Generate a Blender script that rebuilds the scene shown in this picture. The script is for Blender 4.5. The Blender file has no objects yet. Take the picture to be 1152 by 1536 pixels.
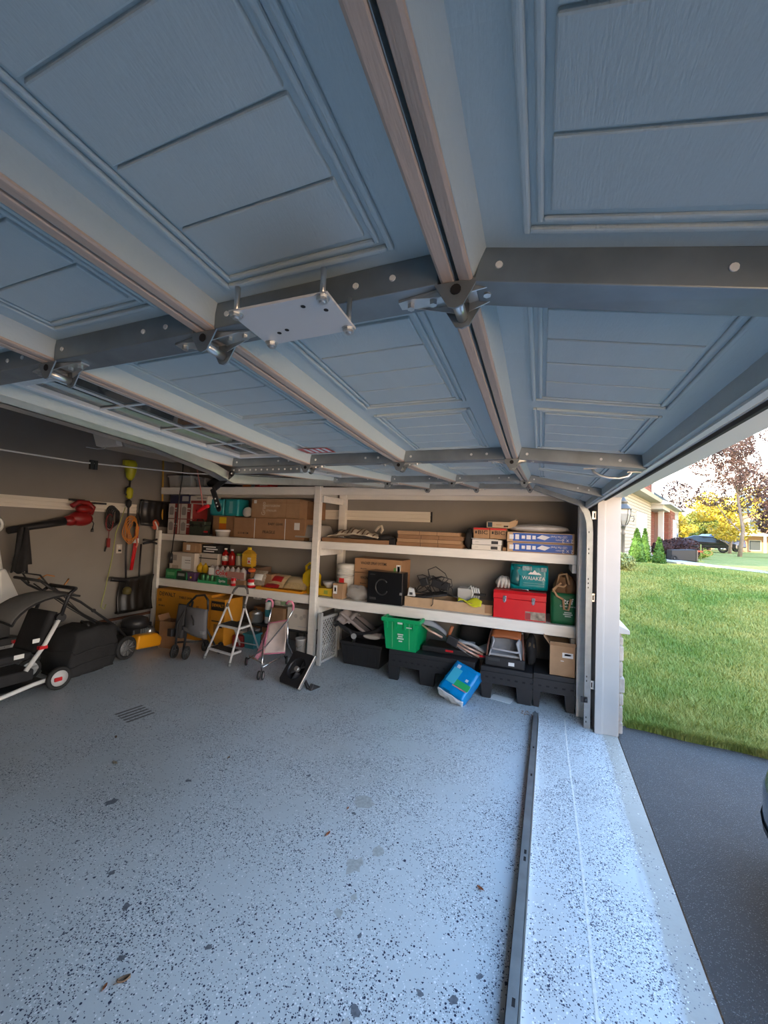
import bpy, bmesh, math, random
import numpy as np
from mathutils import Vector, Matrix
random.seed(7)
rng = np.random.default_rng(7)
R = math.radians
scene = bpy.context.scene
COL = scene.collection

# ------------------------------------------------------------------ camera
cam_d = bpy.data.cameras.new('camera')
cam_d.lens = 595.0 / 1536.0 * 36.0
cam_d.sensor_width = 36.0
cam_d.sensor_fit = 'AUTO'
cam_d.clip_start = 0.02
cam_d.clip_end = 500
cam = bpy.data.objects.new('camera', cam_d)
COL.objects.link(cam)
_yaw, _pit, _rol = R(22.0), R(2.6), R(2.3)
_f = Vector((-math.sin(_yaw) * math.cos(_pit), math.cos(_yaw) * math.cos(_pit), math.sin(_pit)))
_r = Vector((math.cos(_yaw), math.sin(_yaw), 0))
_u = _r.cross(_f)
_r2 = _r * math.cos(_rol) + _u * math.sin(_rol)
_u2 = -_r * math.sin(_rol) + _u * math.cos(_rol)
_m = Matrix((_r2, _u2, -_f)).transposed().to_4x4()
_m.translation = (0, 0, 1.75)
cam.matrix_world = _m
scene.camera = cam

# ------------------------------------------------------------------ world: clear evening sky, warm at the horizon
world = bpy.data.worlds.new('world')
scene.world = world
world.use_nodes = True
wt = world.node_tree
wt.nodes.clear()
tc = wt.nodes.new('ShaderNodeTexCoord')
sp = wt.nodes.new('ShaderNodeSeparateXYZ')
ramp = wt.nodes.new('ShaderNodeValToRGB')
bg = wt.nodes.new('ShaderNodeBackground')
wo = wt.nodes.new('ShaderNodeOutputWorld')
wt.links.new(tc.outputs['Generated'], sp.inputs[0])
wt.links.new(sp.outputs['Z'], ramp.inputs[0])
wt.links.new(ramp.outputs[0], bg.inputs[0])
wt.links.new(bg.outputs[0], wo.inputs[0])
cr = ramp.color_ramp
cr.elements[0].position = 0.0
cr.elements[0].color = (2.15, 1.50, 0.98, 1)
cr.elements[1].position = 1.0
cr.elements[1].color = (0.19, 0.38, 0.76, 1)
e = cr.elements.new(0.14); e.color = (1.52, 1.36, 1.17, 1)
e = cr.elements.new(0.32); e.color = (0.45, 0.63, 0.86, 1)
bg.inputs[1].default_value = 2.4

# low sun behind the house: lights the far lawn and the trees, the garage front stays in shade
sun_d = bpy.data.lights.new('sun', 'SUN')
sun_d.energy = 4.0
sun_d.angle = R(1.0)
sun_d.color = (1.0, 0.80, 0.52)
sun = bpy.data.objects.new('sun', sun_d)
COL.objects.link(sun)
sun.rotation_euler = Vector((0.80, 0.60, -0.36)).to_track_quat('-Z', 'Y').to_euler()

scene.view_settings.view_transform = 'Standard'
scene.view_settings.look = 'None'
scene.view_settings.gamma = 1.0
scene.view_settings.use_curve_mapping = False
scene.view_settings.exposure = 1.4

# ------------------------------------------------------------------ materials
MATS = {}
def mat(name, col, rough=0.6, metal=0.0, var=0.0, vscale=8.0, bump=0.0, bscale=60.0, spec=0.5, trans=0.0, alpha=1.0, coat=0.0, stretch=None, emit=None):
    """procedural material: base colour with noise variation and fine bump"""
    if name in MATS:
        return MATS[name]
    m = bpy.data.materials.new(name)
    m.use_nodes = True
    nt = m.node_tree
    b = nt.nodes['Principled BSDF']
    b.inputs['Base Color'].default_value = (*col, 1)
    b.inputs['Roughness'].default_value = rough
    b.inputs['Metallic'].default_value = metal
    b.inputs['Specular IOR Level'].default_value = spec
    b.inputs['Transmission Weight'].default_value = trans
    b.inputs['Alpha'].default_value = alpha
    b.inputs['Coat Weight'].default_value = coat
    if emit:
        b.inputs['Emission Color'].default_value = (*emit[0], 1)
        b.inputs['Emission Strength'].default_value = emit[1]
    if var or bump:
        t = nt.nodes.new('ShaderNodeTexCoord')
        src = t.outputs['Object']
        if stretch:
            mp = nt.nodes.new('ShaderNodeMapping')
            mp.inputs['Scale'].default_value = stretch
            nt.links.new(src, mp.inputs[0])
            src = mp.outputs[0]
    if var:
        n = nt.nodes.new('ShaderNodeTexNoise')
        n.inputs['Scale'].default_value = vscale
        n.inputs['Detail'].default_value = 4
        nt.links.new(src, n.inputs['Vector'])
        r = nt.nodes.new('ShaderNodeMapRange')
        r.inputs[1].default_value = 0.3
        r.inputs[2].default_value = 0.7
        r.inputs[3].default_value = 1 - var
        r.inputs[4].default_value = 1 + var
        nt.links.new(n.outputs[0], r.inputs[0])
        mx = nt.nodes.new('ShaderNodeMix')
        mx.data_type = 'RGBA'
        mx.blend_type = 'MULTIPLY'
        mx.inputs[0].default_value = 1
        mx.inputs[6].default_value = (*col, 1)
        nt.links.new(r.outputs[0], mx.inputs[7])
        nt.links.new(mx.outputs[2], b.inputs['Base Color'])
    if bump:
        n2 = nt.nodes.new('ShaderNodeTexNoise')
        n2.inputs['Scale'].default_value = bscale
        n2.inputs['Detail'].default_value = 3
        nt.links.new(src, n2.inputs['Vector'])
        bp = nt.nodes.new('ShaderNodeBump')
        bp.inputs['Strength'].default_value = bump
        bp.inputs['Distance'].default_value = 0.01
        nt.links.new(n2.outputs[0], bp.inputs['Height'])
        nt.links.new(bp.outputs[0], b.inputs['Normal'])
    MATS[name] = m
    return m

# ------------------------------------------------------------------ mesh builder
class MB:
    def __init__(s):
        s.v = []; s.f = []; s.sm = []
    def add(s, vs, fs, smooth=False):
        o = len(s.v)
        s.v += [tuple(p) for p in vs]
        s.f += [tuple(i + o for i in f) for f in fs]
        s.sm += [smooth] * len(fs)
        return s
    def box(s, x0, x1, y0, y1, z0, z1, M=None):
        vs = [(x0,y0,z0),(x1,y0,z0),(x1,y1,z0),(x0,y1,z0),(x0,y0,z1),(x1,y0,z1),(x1,y1,z1),(x0,y1,z1)]
        if M is not None:
            vs = [M @ Vector(p) for p in vs]
        return s.add(vs, [(0,3,2,1),(4,5,6,7),(0,1,5,4),(1,2,6,5),(2,3,7,6),(3,0,4,7)])
    def cbox(s, c, sz, M=None):
        x, y, z = c; a, b, h = (q / 2 for q in sz)
        return s.box(x-a, x+a, y-b, y+b, z-h, z+h, M)
    def frust(s, w0, d0, w1, d1, z0, z1, cx=0, cy=0):
        """box with different bottom and top sizes"""
        vs = [(cx-w0/2,cy-d0/2,z0),(cx+w0/2,cy-d0/2,z0),(cx+w0/2,cy+d0/2,z0),(cx-w0/2,cy+d0/2,z0),
              (cx-w1/2,cy-d1/2,z1),(cx+w1/2,cy-d1/2,z1),(cx+w1/2,cy+d1/2,z1),(cx-w1/2,cy+d1/2,z1)]
        return s.add(vs, [(0,3,2,1),(4,5,6,7),(0,1,5,4),(1,2,6,5),(2,3,7,6),(3,0,4,7)])
    def prism(s, poly, axis, a, b):
        """extrude a 2d polygon along an axis: 'x' poly=(y,z), 'y' poly=(x,z), 'z' poly=(x,y)"""
        def P(p, t):
            return {'x': (t, p[0], p[1]), 'y': (p[0], t, p[1]), 'z': (p[0], p[1], t)}[axis]
        n = len(poly)
        vs = [P(p, a) for p in poly] + [P(p, b) for p in poly]
        fs = [tuple(range(n))[::-1], tuple(range(n, 2*n))] + [(i, (i+1) % n, n + (i+1) % n, n + i) for i in range(n)]
        return s.add(vs, fs)
    def cyl(s, p0, p1, r0, r1=None, n=12, smooth=True):
        r1 = r0 if r1 is None else r1
        p0 = Vector(p0); p1 = Vector(p1); d = (p1 - p0).normalized()
        a = d.orthogonal().normalized(); b = d.cross(a)
        vs = []
        for p, r in ((p0, r0), (p1, r1)):
            for k in range(n):
                t = 2 * math.pi * k / n
                vs.append(p + (a * math.cos(t) + b * math.sin(t)) * r)
        s.add(vs, [(i, (i+1) % n, n + (i+1) % n, n + i) for i in range(n)], smooth)
        o = len(s.v) - 2 * n
        s.f += [tuple(o + i for i in range(n))[::-1], tuple(o + n + i for i in range(n))]
        s.sm += [False, False]
        return s
    def tube(s, pts, r, n=8, closed=False):
        pts = [Vector(p) for p in pts]
        m = len(pts)
        rr = r if isinstance(r, (list, tuple)) else [r] * m
        vs = []
        up = None
        for i, p in enumerate(pts):
            if closed:
                d = pts[(i+1) % m] - pts[i-1]
            else:
                d = pts[min(i+1, m-1)] - pts[max(i-1, 0)]
            d = d.normalized() if d.length > 1e-9 else Vector((0, 0, 1))
            if up is None:
                up = d.orthogonal().normalized()
            up = (up - d * up.dot(d))
            up = up.normalized() if up.length > 1e-6 else d.orthogonal().normalized()
            b = d.cross(up)
            for k in range(n):
                t = 2 * math.pi * k / n
                vs.append(p + (up * math.cos(t) + b * math.sin(t)) * rr[i])
        fs = []
        for i in range(m if closed else m - 1):
            j = (i + 1) % m
            fs += [(i*n + k, i*n + (k+1) % n, j*n + (k+1) % n, j*n + k) for k in range(n)]
        s.add(vs, fs, True)
        if not closed:
            o = len(s.v) - m * n
            s.f += [tuple(o + i for i in range(n))[::-1], tuple(o + (m-1)*n + i for i in range(n))]
            s.sm += [False, False]
        return s
    def lathe(s, prof, n=20, c=(0, 0, 0), smooth=True, M=None):
        vs = []
        for r, z in prof:
            for k in range(n):
                t = 2 * math.pi * k / n
                p = Vector((c[0] + r * math.cos(t), c[1] + r * math.sin(t), c[2] + z))
                vs.append(M @ p if M is not None else p)
        m = len(prof)
        fs = []
        for i in range(m - 1):
            fs += [(i*n + k, i*n + (k+1) % n, (i+1)*n + (k+1) % n, (i+1)*n + k) for k in range(n)]
        s.add(vs, fs, smooth)
        o = len(s.v) - m * n
        if prof[0][0] > 1e-5:
            s.f.append(tuple(o + i for i in range(n))[::-1]); s.sm.append(False)
        if prof[-1][0] > 1e-5:
            s.f.append(tuple(o + (m-1)*n + i for i in range(n))); s.sm.append(False)
        return s
    def ell(s, c, r, nu=16, nv=10, jit=0.0, seed=1, flat=None):
        """ellipsoid, optionally lumpy (jit) and flattened below z=flat"""
        g = random.Random(seed)
        ph = [g.uniform(0, 6.28) for _ in range(6)]
        vs = []
        for j in range(nv + 1):
            la = -math.pi/2 + math.pi * j / nv
            for i in range(nu):
                lo = 2 * math.pi * i / nu
                k = 1.0
                if jit and 0 < j < nv:
                    k += jit * (math.sin(3*lo + ph[0] + 2*la) + math.sin(5*lo + ph[1] - 3*la) + math.sin(2*lo + ph[2] + 5*la)) / 2.0
                z = c[2] + r[2] * math.sin(la) * k
                if flat is not None:
                    z = max(z, flat)
                vs.append((c[0] + r[0]*math.cos(la)*math.cos(lo)*k, c[1] + r[1]*math.cos(la)*math.sin(lo)*k, z))
        fs = []
        for j in range(nv):
            fs += [(j*nu + i, j*nu + (i+1) % nu, (j+1)*nu + (i+1) % nu, (j+1)*nu + i) for i in range(nu)]
        return s.add(vs, fs, True)
    def grid(s, fn, nu, nv, smooth=True):
        vs = [fn(i / nu, j / nv) for j in range(nv + 1) for i in range(nu + 1)]
        w = nu + 1
        fs = [(j*w + i, j*w + i + 1, (j+1)*w + i + 1, (j+1)*w + i) for j in range(nv) for i in range(nu)]
        return s.add(vs, fs, smooth)
    def map(s, fn):
        s.v = [tuple(fn(p)) for p in s.v]
        return s
    def mesh(s, name):
        me = bpy.data.meshes.new(name)
        me.from_pydata(s.v, [], s.f)
        me.polygons.foreach_set('use_smooth', s.sm)
        bm = bmesh.new(); bm.from_mesh(me)
        bmesh.ops.recalc_face_normals(bm, faces=bm.faces)
        bm.to_mesh(me); bm.free()
        return me
    def build(s, name, m, parent=None, bevel=0.0, solid=0.0, sub=0, loc=None, rot=None):
        me = s.mesh(name)
        if m is not None:
            me.materials.append(m)
        o = bpy.data.objects.new(name, me)
        COL.objects.link(o)
        if parent is not None:
            o.parent = parent
        if loc is not None: o.location = loc
        if rot is not None: o.rotation_euler = rot
        if sub:
            q = o.modifiers.new('subdivision', 'SUBSURF'); q.levels = sub; q.render_levels = sub
        if solid:
            q = o.modifiers.new('thickness', 'SOLIDIFY'); q.thickness = solid; q.offset = 0
        if bevel:
            q = o.modifiers.new('edge', 'BEVEL'); q.width = bevel; q.segments = 2; q.limit_method = 'ANGLE'; q.angle_limit = R(40)
        return o

def tag(o, label, cat=None, group=None, kind=None):
    o['label'] = label
    if cat: o['category'] = cat
    if group: o['group'] = group
    if kind: o['kind'] = kind
    return o
def thing(name, label, cat, loc=(0, 0, 0), rz=0.0, group=None, rot=None):
    o = bpy.data.objects.new(name, None)
    o.empty_display_size = 0.05
    COL.objects.link(o)
    o.location = loc
    o.rotation_euler = rot if rot is not None else (0, 0, rz)
    return tag(o, label, cat, group)
def struct(o, label=None):
    o['kind'] = 'structure'
    if label: o['label'] = label
    return o
def copy_tree(o, parent=None):
    c = o.copy(); COL.objects.link(c); c.parent = parent
    for ch in list(o.children):
        copy_tree(ch, c)
    return c
_TC = {}
def text(s, size, parent, loc, m, rot=(R(90), 0, 0), name='lettering', sx=1.0, bold=0.0, shear=0.0):
    key = (s, size, sx, bold, shear)
    if key not in _TC:
        cu = bpy.data.curves.new('lettering', 'FONT')
        cu.body = s; cu.size = size; cu.align_x = 'CENTER'; cu.align_y = 'CENTER'
        cu.extrude = 0.0006; cu.offset = bold * size; cu.shear = shear; cu.resolution_u = 2
        t = bpy.data.objects.new('lettering_source', cu)
        COL.objects.link(t)
        bpy.context.view_layer.update()
        me = bpy.data.meshes.new_from_object(t.evaluated_get(bpy.context.evaluated_depsgraph_get()))
        me.name = 'lettering'
        me.transform(Matrix.Diagonal((sx, 1, 1, 1)))
        bpy.data.objects.remove(t); bpy.data.curves.remove(cu)
        _TC[key] = me
    me = _TC[key].copy()
    me.materials.clear(); me.materials.append(m)
    o = bpy.data.objects.new(name, me)
    COL.objects.link(o)
    o.parent = parent; o.location = loc; o.rotation_euler = rot
    return o

# common materials
M_white = mat('white_paint', (0.80, 0.78, 0.74), 0.55, var=0.05, vscale=6, bump=0.08, bscale=40)
M_card = mat('cardboard', (0.40, 0.245, 0.135), 0.8, var=0.08, vscale=10, bump=0.05, bscale=90)
M_card2 = mat('cardboard_dark', (0.30, 0.165, 0.085), 0.8, var=0.1, vscale=10, bump=0.05)
M_card3 = mat('cardboard_pale', (0.52, 0.36, 0.22), 0.8, var=0.08, vscale=10)
M_tape = mat('packing_tape', (0.52, 0.37, 0.22), 0.25, var=0.05)
M_ink = mat('dark_ink', (0.03, 0.025, 0.02), 0.7)
M_black = mat('black_plastic', (0.018, 0.018, 0.02), 0.45, bump=0.05, bscale=120)
M_rubber = mat('black_rubber', (0.02, 0.02, 0.02), 0.75)
M_bfab = mat('black_fabric', (0.02, 0.02, 0.022), 0.9, var=0.2, bump=0.3, bscale=200)
M_gfab = mat('grey_fabric', (0.13, 0.13, 0.14), 0.9, var=0.1, bump=0.3, bscale=200)
M_steel = mat('galvanised_steel', (0.27, 0.30, 0.315), 0.45, 0.75, var=0.12, vscale=14, bump=0.03)
M_zinc = mat('bright_zinc', (0.62, 0.63, 0.62), 0.32, 0.9, var=0.06, vscale=20)
M_chrome = mat('chrome', (0.75, 0.75, 0.76), 0.18, 1.0)
M_alu = mat('white_aluminium', (0.72, 0.72, 0.72), 0.35, 0.1)
M_paper = mat('white_paper', (0.80, 0.80, 0.78), 0.7)
M_wplas = mat('white_plastic', (0.75, 0.75, 0.73), 0.4)
M_red = mat('red_paint', (0.60, 0.012, 0.018), 0.3, var=0.04)
M_redp = mat('red_print', (0.55, 0.02, 0.02), 0.5)
M_green = mat('green_plastic', (0.01, 0.27, 0.10), 0.4, bump=0.04)
M_yel = mat('yellow_plastic', (0.85, 0.60, 0.02), 0.4)
M_org = mat('orange_print', (0.72, 0.27, 0.015), 0.55, var=0.05)
M_blue = mat('blue_print', (0.01, 0.09, 0.42), 0.45)
M_teal = mat('teal_film', (0.0, 0.24, 0.28), 0.3, var=0.08, bump=0.1, bscale=25)
M_glass = mat('clear_plastic', (0.85, 0.88, 0.9), 0.08, trans=0.85, spec=0.6)
M_silver = mat('silver_print', (0.55, 0.55, 0.55), 0.4, 0.4)
# ------------------------------------------------------------------ structure: garage shell
XB, YF, YN, ZC = -5.9, 5.25, -1.75, 3.1      # back wall, far side wall, near side wall, ceiling
XI, XO = 0.465, 0.645                          # front wall inside / outside face
JY0, JY1, HZ = -0.70, 4.145, 2.135             # door opening
def N(nt, t, **kw):
    n = nt.nodes.new(t)
    for k, v in kw.items():
        setattr(n, k, v)
    return n
def math_n(nt, op, a, b=None, clamp=False):
    n = nt.nodes.new('ShaderNodeMath'); n.operation = op; n.use_clamp = clamp
    for i, q in enumerate((a, b)):
        if q is None: continue
        if isinstance(q, (int, float)): n.inputs[i].default_value = q
        else: nt.links.new(q, n.inputs[i])
    return n.outputs[0]
def mix_n(nt, fac, a, b, mode='MIX'):
    n = nt.nodes.new('ShaderNodeMix'); n.data_type = 'RGBA'; n.blend_type = mode
    for i, q in ((0, fac), (6, a), (7, b)):
        if isinstance(q, (int, float)): n.inputs[i].default_value = q
        elif isinstance(q, tuple): n.inputs[i].default_value = (*q, 1)
        else: nt.links.new(q, n.inputs[i])
    return n.outputs[2]
def mapr(nt, v, a, b, c, d):
    n = nt.nodes.new('ShaderNodeMapRange'); nt.links.new(v, n.inputs[0])
    for i, q in enumerate((a, b, c, d)): n.inputs[i+1].default_value = q
    return n.outputs[0]
def noise_n(nt, vec, scale, detail=3, rough=0.5):
    n = nt.nodes.new('ShaderNodeTexNoise'); nt.links.new(vec, n.inputs['Vector'])
    n.inputs['Scale'].default_value = scale; n.inputs['Detail'].default_value = detail; n.inputs['Roughness'].default_value = rough
    return n.outputs[0]

def floor_material():
    m = bpy.data.materials.new('epoxy_floor'); m.use_nodes = True
    nt = m.node_tree; b = nt.nodes['Principled BSDF']
    t = nt.nodes.new('ShaderNodeTexCoord'); P = t.outputs['Object']
    s = nt.nodes.new('ShaderNodeSeparateXYZ'); nt.links.new(P, s.inputs[0])
    X = s.outputs['X']
    base = mix_n(nt, noise_n(nt, P, 1.3, 5, 0.6), (0.49, 0.53, 0.55), (0.59, 0.635, 0.66))
    dust = mapr(nt, noise_n(nt, P, 0.9, 4), 0.45, 0.7, 0, 0.5)
    base = mix_n(nt, dust, base, (0.40, 0.40, 0.38))
    dens_n = noise_n(nt, P, 2.6, 5, 0.65)
    fade = math_n(nt, 'ADD', mapr(nt, X, -4.5, -1.5, 0.35, 1.0), mapr(nt, X, -0.05, 0.25, 0.0, 0.55))
    edge = mapr(nt, X, 0.50, 0.57, 1.0, 0.18)
    dens = math_n(nt, 'MULTIPLY', math_n(nt, 'MULTIPLY', mapr(nt, dens_n, 0.38, 0.64, 0.03, 0.62), fade), edge)
    col = base
    apron = mapr(nt, math_n(nt, 'ADD', X, math_n(nt, 'MULTIPLY', noise_n(nt, P, 6), 0.05)), 0.53, 0.56, 0, 1)
    col = mix_n(nt, apron, col, mix_n(nt, noise_n(nt, P, 12, 5), (0.31, 0.295, 0.26), (0.40, 0.385, 0.34)))
    # dirty water line where the door seal sits
    ln = math_n(nt, 'ABSOLUTE', math_n(nt, 'SUBTRACT', math_n(nt, 'ADD', X, math_n(nt, 'MULTIPLY', noise_n(nt, P, 5), 0.03)), 0.515))
    col = mix_n(nt, math_n(nt, 'MULTIPLY', mapr(nt, ln, 0.0, 0.022, 0.6, 0.0), noise_n(nt, P, 9, 4)), col, (0.27, 0.24, 0.20))
    for sc, k, rad in ((165.0, 1.15, 0.60), (95.0, 0.8, 0.50), (40.0, 0.06, 0.32)):
        v = nt.nodes.new('ShaderNodeTexVoronoi'); v.inputs['Scale'].default_value = sc
        nt.links.new(P, v.inputs['Vector'])
        c = nt.nodes.new('ShaderNodeSeparateColor'); nt.links.new(v.outputs['Color'], c.inputs[0])
        m1 = math_n(nt, 'LESS_THAN', c.outputs[0], math_n(nt, 'MULTIPLY', dens, k))
        m2 = math_n(nt, 'LESS_THAN', v.outputs['Distance'], mapr(nt, c.outputs[1], 0, 1, rad * 0.4, rad))
        msk = math_n(nt, 'MULTIPLY', m1, m2)
        white = math_n(nt, 'GREATER_THAN', c.outputs[2], 0.78)
        fc = mix_n(nt, white, mix_n(nt, c.outputs[2], (0.012, 0.02, 0.05), (0.07, 0.09, 0.14)), (0.75, 0.76, 0.78))
        col = mix_n(nt, msk, col, fc)
    nt.links.new(col, b.inputs['Base Color'])
    nt.links.new(mapr(nt, noise_n(nt, P, 3, 4), 0.3, 0.7, 0.30, 0.52), b.inputs['Roughness'])
    bp = nt.nodes.new('ShaderNodeBump'); bp.inputs['Strength'].default_value = 0.12; bp.inputs['Distance'].default_value = 0.01
    nt.links.new(noise_n(nt, P, 45, 3), bp.inputs['Height']); nt.links.new(bp.outputs[0], b.inputs['Normal'])
    return m
M_floor = floor_material()
mb = MB(); mb.box(XB, XO, YN, YF, -0.12, 0.0)
floor = struct(mb.build('floor', M_floor), 'grey epoxy garage floor with dark and white paint flakes')
# caulked joint across the slab
mb = MB()
pts = [(0.222 + 0.004 * math.sin(3 * y) + random.uniform(-0.0015, 0.0015), y) for y in np.linspace(-1.5, 4.30, 60)]
for (xa, ya), (xb, yb) in zip(pts, pts[1:]):
    wa = 0.006
    mb.add([(xa-wa, ya, 0.0012), (xa+wa, ya, 0.0012), (xb+wa, yb, 0.0012), (xb-wa, yb, 0.0012)], [(0, 1, 2, 3)])
mb.build('joint_line', mat('chalky_caulk', (0.66, 0.66, 0.63), 0.9, var=0.15, vscale=40), floor)
M_stain = mat('floor_stain_dark', (0.13, 0.14, 0.16), 0.55, var=0.3, vscale=60)
M_stain2 = mat('floor_stain_pale', (0.41, 0.42, 0.41), 0.6, var=0.2, vscale=60)
def stain(x, y, r, m, k=1.4, seed=0):
    g = random.Random(seed); n = 14; a0 = g.uniform(0, 3)
    mb = MB(); vs = [(x, y, 0.0008)]
    for i in range(n):
        t = 2 * math.pi * i / n; q = r * g.uniform(0.6, 1.15)
        vs.append((x + q * k * math.cos(t) * math.cos(a0) - q * math.sin(t) * math.sin(a0), y + q * k * math.cos(t) * math.sin(a0) + q * math.sin(t) * math.cos(a0), 0.0008))
    mb.add(vs, [(0, i + 1, (i + 1) % n + 1) for i in range(n)])
    mb.build('stain', m, floor)
for i, (x, y, r) in enumerate([(-0.60, 1.40, .018), (-0.46, 1.22, .016), (-0.40, 1.55, .012), (-0.28, 1.58, .016), (-0.66, 1.15, .016), (-0.38, 1.10, .018),
                              (-1.72, 1.33, .016), (-1.25, 1.35, .014), (-1.53, 1.18, .014), (-2.45, 1.75, .03), (-1.95, 1.42, .014), (-1.30, 1.02, .012),
                              (-0.70, 1.65, .010), (-0.20, 1.70, .012), (-2.2, 2.1, .016), (-1.05, 2.3, .012), (-1.5, 2.5, .012)]):
    stain(x, y, r, M_stain, seed=i)
for i, (x, y, r) in enumerate([(-0.88, 1.96, .045), (-0.80, 2.10, .032), (-0.80, 1.80, .018), (-1.04, 2.42, .06), (-0.62, 1.30, .05), (-0.50, 1.22, .05), (-0.83, 1.70, .02)]):
    stain(x, y, r, M_stain2, seed=40 + i)
for k in range(5):                                # dark scuffed stripes of an old grate print
    x, y = -3.53 + 0.055 * k, 2.60 - 0.012 * k
    mb = MB(); mb.add([(x-.016, y-.10, .0008), (x+.014, y-.10, .0008), (x+.055, y+.13, .0008), (x+.028, y+.13, .0008)], [(0, 1, 2, 3)])
    mb.build('scuff_mark', mat('scuff', (0.17, 0.17, 0.17), 0.6, var=0.4, vscale=50), floor)

M_wall = mat('grey_beige_wall_paint', (0.265, 0.243, 0.218), 0.85, var=0.05, vscale=2.5, bump=0.03, bscale=150)
M_conc = None
def speckled_concrete():
    m = bpy.data.materials.new('flaked_foundation'); m.use_nodes = True
    nt = m.node_tree; b = nt.nodes['Principled BSDF']; b.inputs['Roughness'].default_value = 0.55
    t = nt.nodes.new('ShaderNodeTexCoord'); P = t.outputs['Object']
    v = nt.nodes.new('ShaderNodeTexVoronoi'); v.inputs['Scale'].default_value = 60; nt.links.new(P, v.inputs['Vector'])
    c = nt.nodes.new('ShaderNodeSeparateColor'); nt.links.new(v.outputs['Color'], c.inputs[0])
    msk = math_n(nt, 'MULTIPLY', math_n(nt, 'LESS_THAN', c.outputs[0], 0.14), math_n(nt, 'LESS_THAN', v.outputs['Distance'], 0.3))
    nt.links.new(mix_n(nt, msk, mix_n(nt, noise_n(nt, P, 3), (0.40, 0.41, 0.40), (0.52, 0.52, 0.50)), (0.04, 0.05, 0.07)), b.inputs['Base Color'])
    return m
M_found = speckled_concrete()
o = MB().box(XB - 0.12, XB, YN - 0.12, YF + 0.12, 0.27, ZC).build('wall_back', M_wall); struct(o, 'dark grey painted back wall of the garage')
o = MB().box(XB - 0.12, XB + 0.05, YN - 0.12, YF + 0.12, 0.0, 0.255).build('wall_foundation', M_found); struct(o, 'speckled concrete foundation ledge below the back wall')
o = MB().box(XB - 0.12, XB + 0.055, YN - 0.12, YF + 0.12, 0.255, 0.285).build('trim_sill', mat('reddish_wood', (0.19, 0.075, 0.04), 0.7, var=0.2, vscale=6, stretch=(8, 1, 8))); struct(o)
o = MB().box(XB, XI, YF, YF + 0.12, 0.0, ZC).build('wall_far', M_wall); struct(o, 'grey beige side wall behind the shelves')
o = MB().box(XB, XI, YN - 0.12, YN, 0.0, ZC).build('wall_near', M_wall); struct(o)
o = MB().box(XB - 0.12, XO, YN - 0.12, YF + 0.12, ZC, ZC + 0.1).build('ceiling', mat('ceiling_paint', (0.22, 0.22, 0.22), 0.9, bump=0.04)); struct(o)
M_clad = mat('cream_siding', (0.62, 0.58, 0.50), 0.7, var=0.04)
mb = MB()
mb.box(XI, XO, JY1 + 0.02, YF + 0.12, 0, ZC)
mb.box(XI, XO, YN - 0.12, JY0, 0, ZC)
mb.box(XI, XO, JY0, JY1 + 0.02, HZ + 0.02, ZC)
o = mb.build('wall_front', M_wall); struct(o, 'front wall of the garage around the door opening')
# white jamb and header boards lining the opening, with stepped stop moulding
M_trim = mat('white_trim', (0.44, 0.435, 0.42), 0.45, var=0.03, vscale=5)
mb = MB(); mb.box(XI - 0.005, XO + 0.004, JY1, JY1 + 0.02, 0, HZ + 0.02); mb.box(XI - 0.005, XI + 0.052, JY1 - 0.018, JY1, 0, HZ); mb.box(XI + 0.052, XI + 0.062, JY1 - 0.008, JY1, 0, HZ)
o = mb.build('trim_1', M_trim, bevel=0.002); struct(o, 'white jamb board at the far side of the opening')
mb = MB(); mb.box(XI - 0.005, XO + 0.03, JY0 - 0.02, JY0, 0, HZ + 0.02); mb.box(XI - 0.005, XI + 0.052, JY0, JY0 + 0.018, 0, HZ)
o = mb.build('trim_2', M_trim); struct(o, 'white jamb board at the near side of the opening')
mb = MB(); mb.box(XI - 0.005, XO + 0.03, JY0, JY1, HZ, HZ + 0.02); mb.box(XI - 0.005, XI + 0.05, JY0, JY1, HZ - 0.02, HZ)
o = mb.build('trim_3', mat('white_header_brightened', (0.72, 0.71, 0.69), 0.45)); struct(o, 'white header board over the opening')  # lighter copy of the trim white: bounce light on the underside put into colour
mb = MB(); mb.box(XO, XO + 0.03, JY0 - 0.1, JY1 + 0.12, HZ + 0.02, HZ + 0.30); mb.box(XO + 0.03, XO + 0.09, JY0 - 0.1, JY1 + 0.12, HZ + 0.22, HZ + 0.30)
o = mb.build('trim_4', mat('white_header_brightened', (0.72, 0.71, 0.69), 0.45)); struct(o, 'white fascia over the garage opening')  # fascia shares the header's brightened white
o = MB().box(XI + 0.05, XI + 0.062, JY0, JY1, HZ - 0.035, HZ).build('trim_5', M_rubber); struct(o, 'black weather seal along the header')
# unseen house above: upper wall and roof, added to cast shade on the drive
o = MB().box(XB - 2.2, XO, YN - 9.0, YF + 0.12, ZC + 0.1, 6.0).build('wall_upper', M_clad); struct(o, 'unseen cream upper storey added over the garage to shade the drive')
mb = MB(); mb.prism([(XB - 2.6, 5.95), (XO + 0.35, 5.95), ((XB + XO - 2) / 2, 8.0)], 'y', YN - 9.3, YF + 0.5)
o = mb.build('roof', mat('grey_shingle', (0.12, 0.13, 0.14), 0.9, var=0.2, vscale=20, bump=0.3)); struct(o, 'unseen grey gable roof added to shade the drive')
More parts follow.
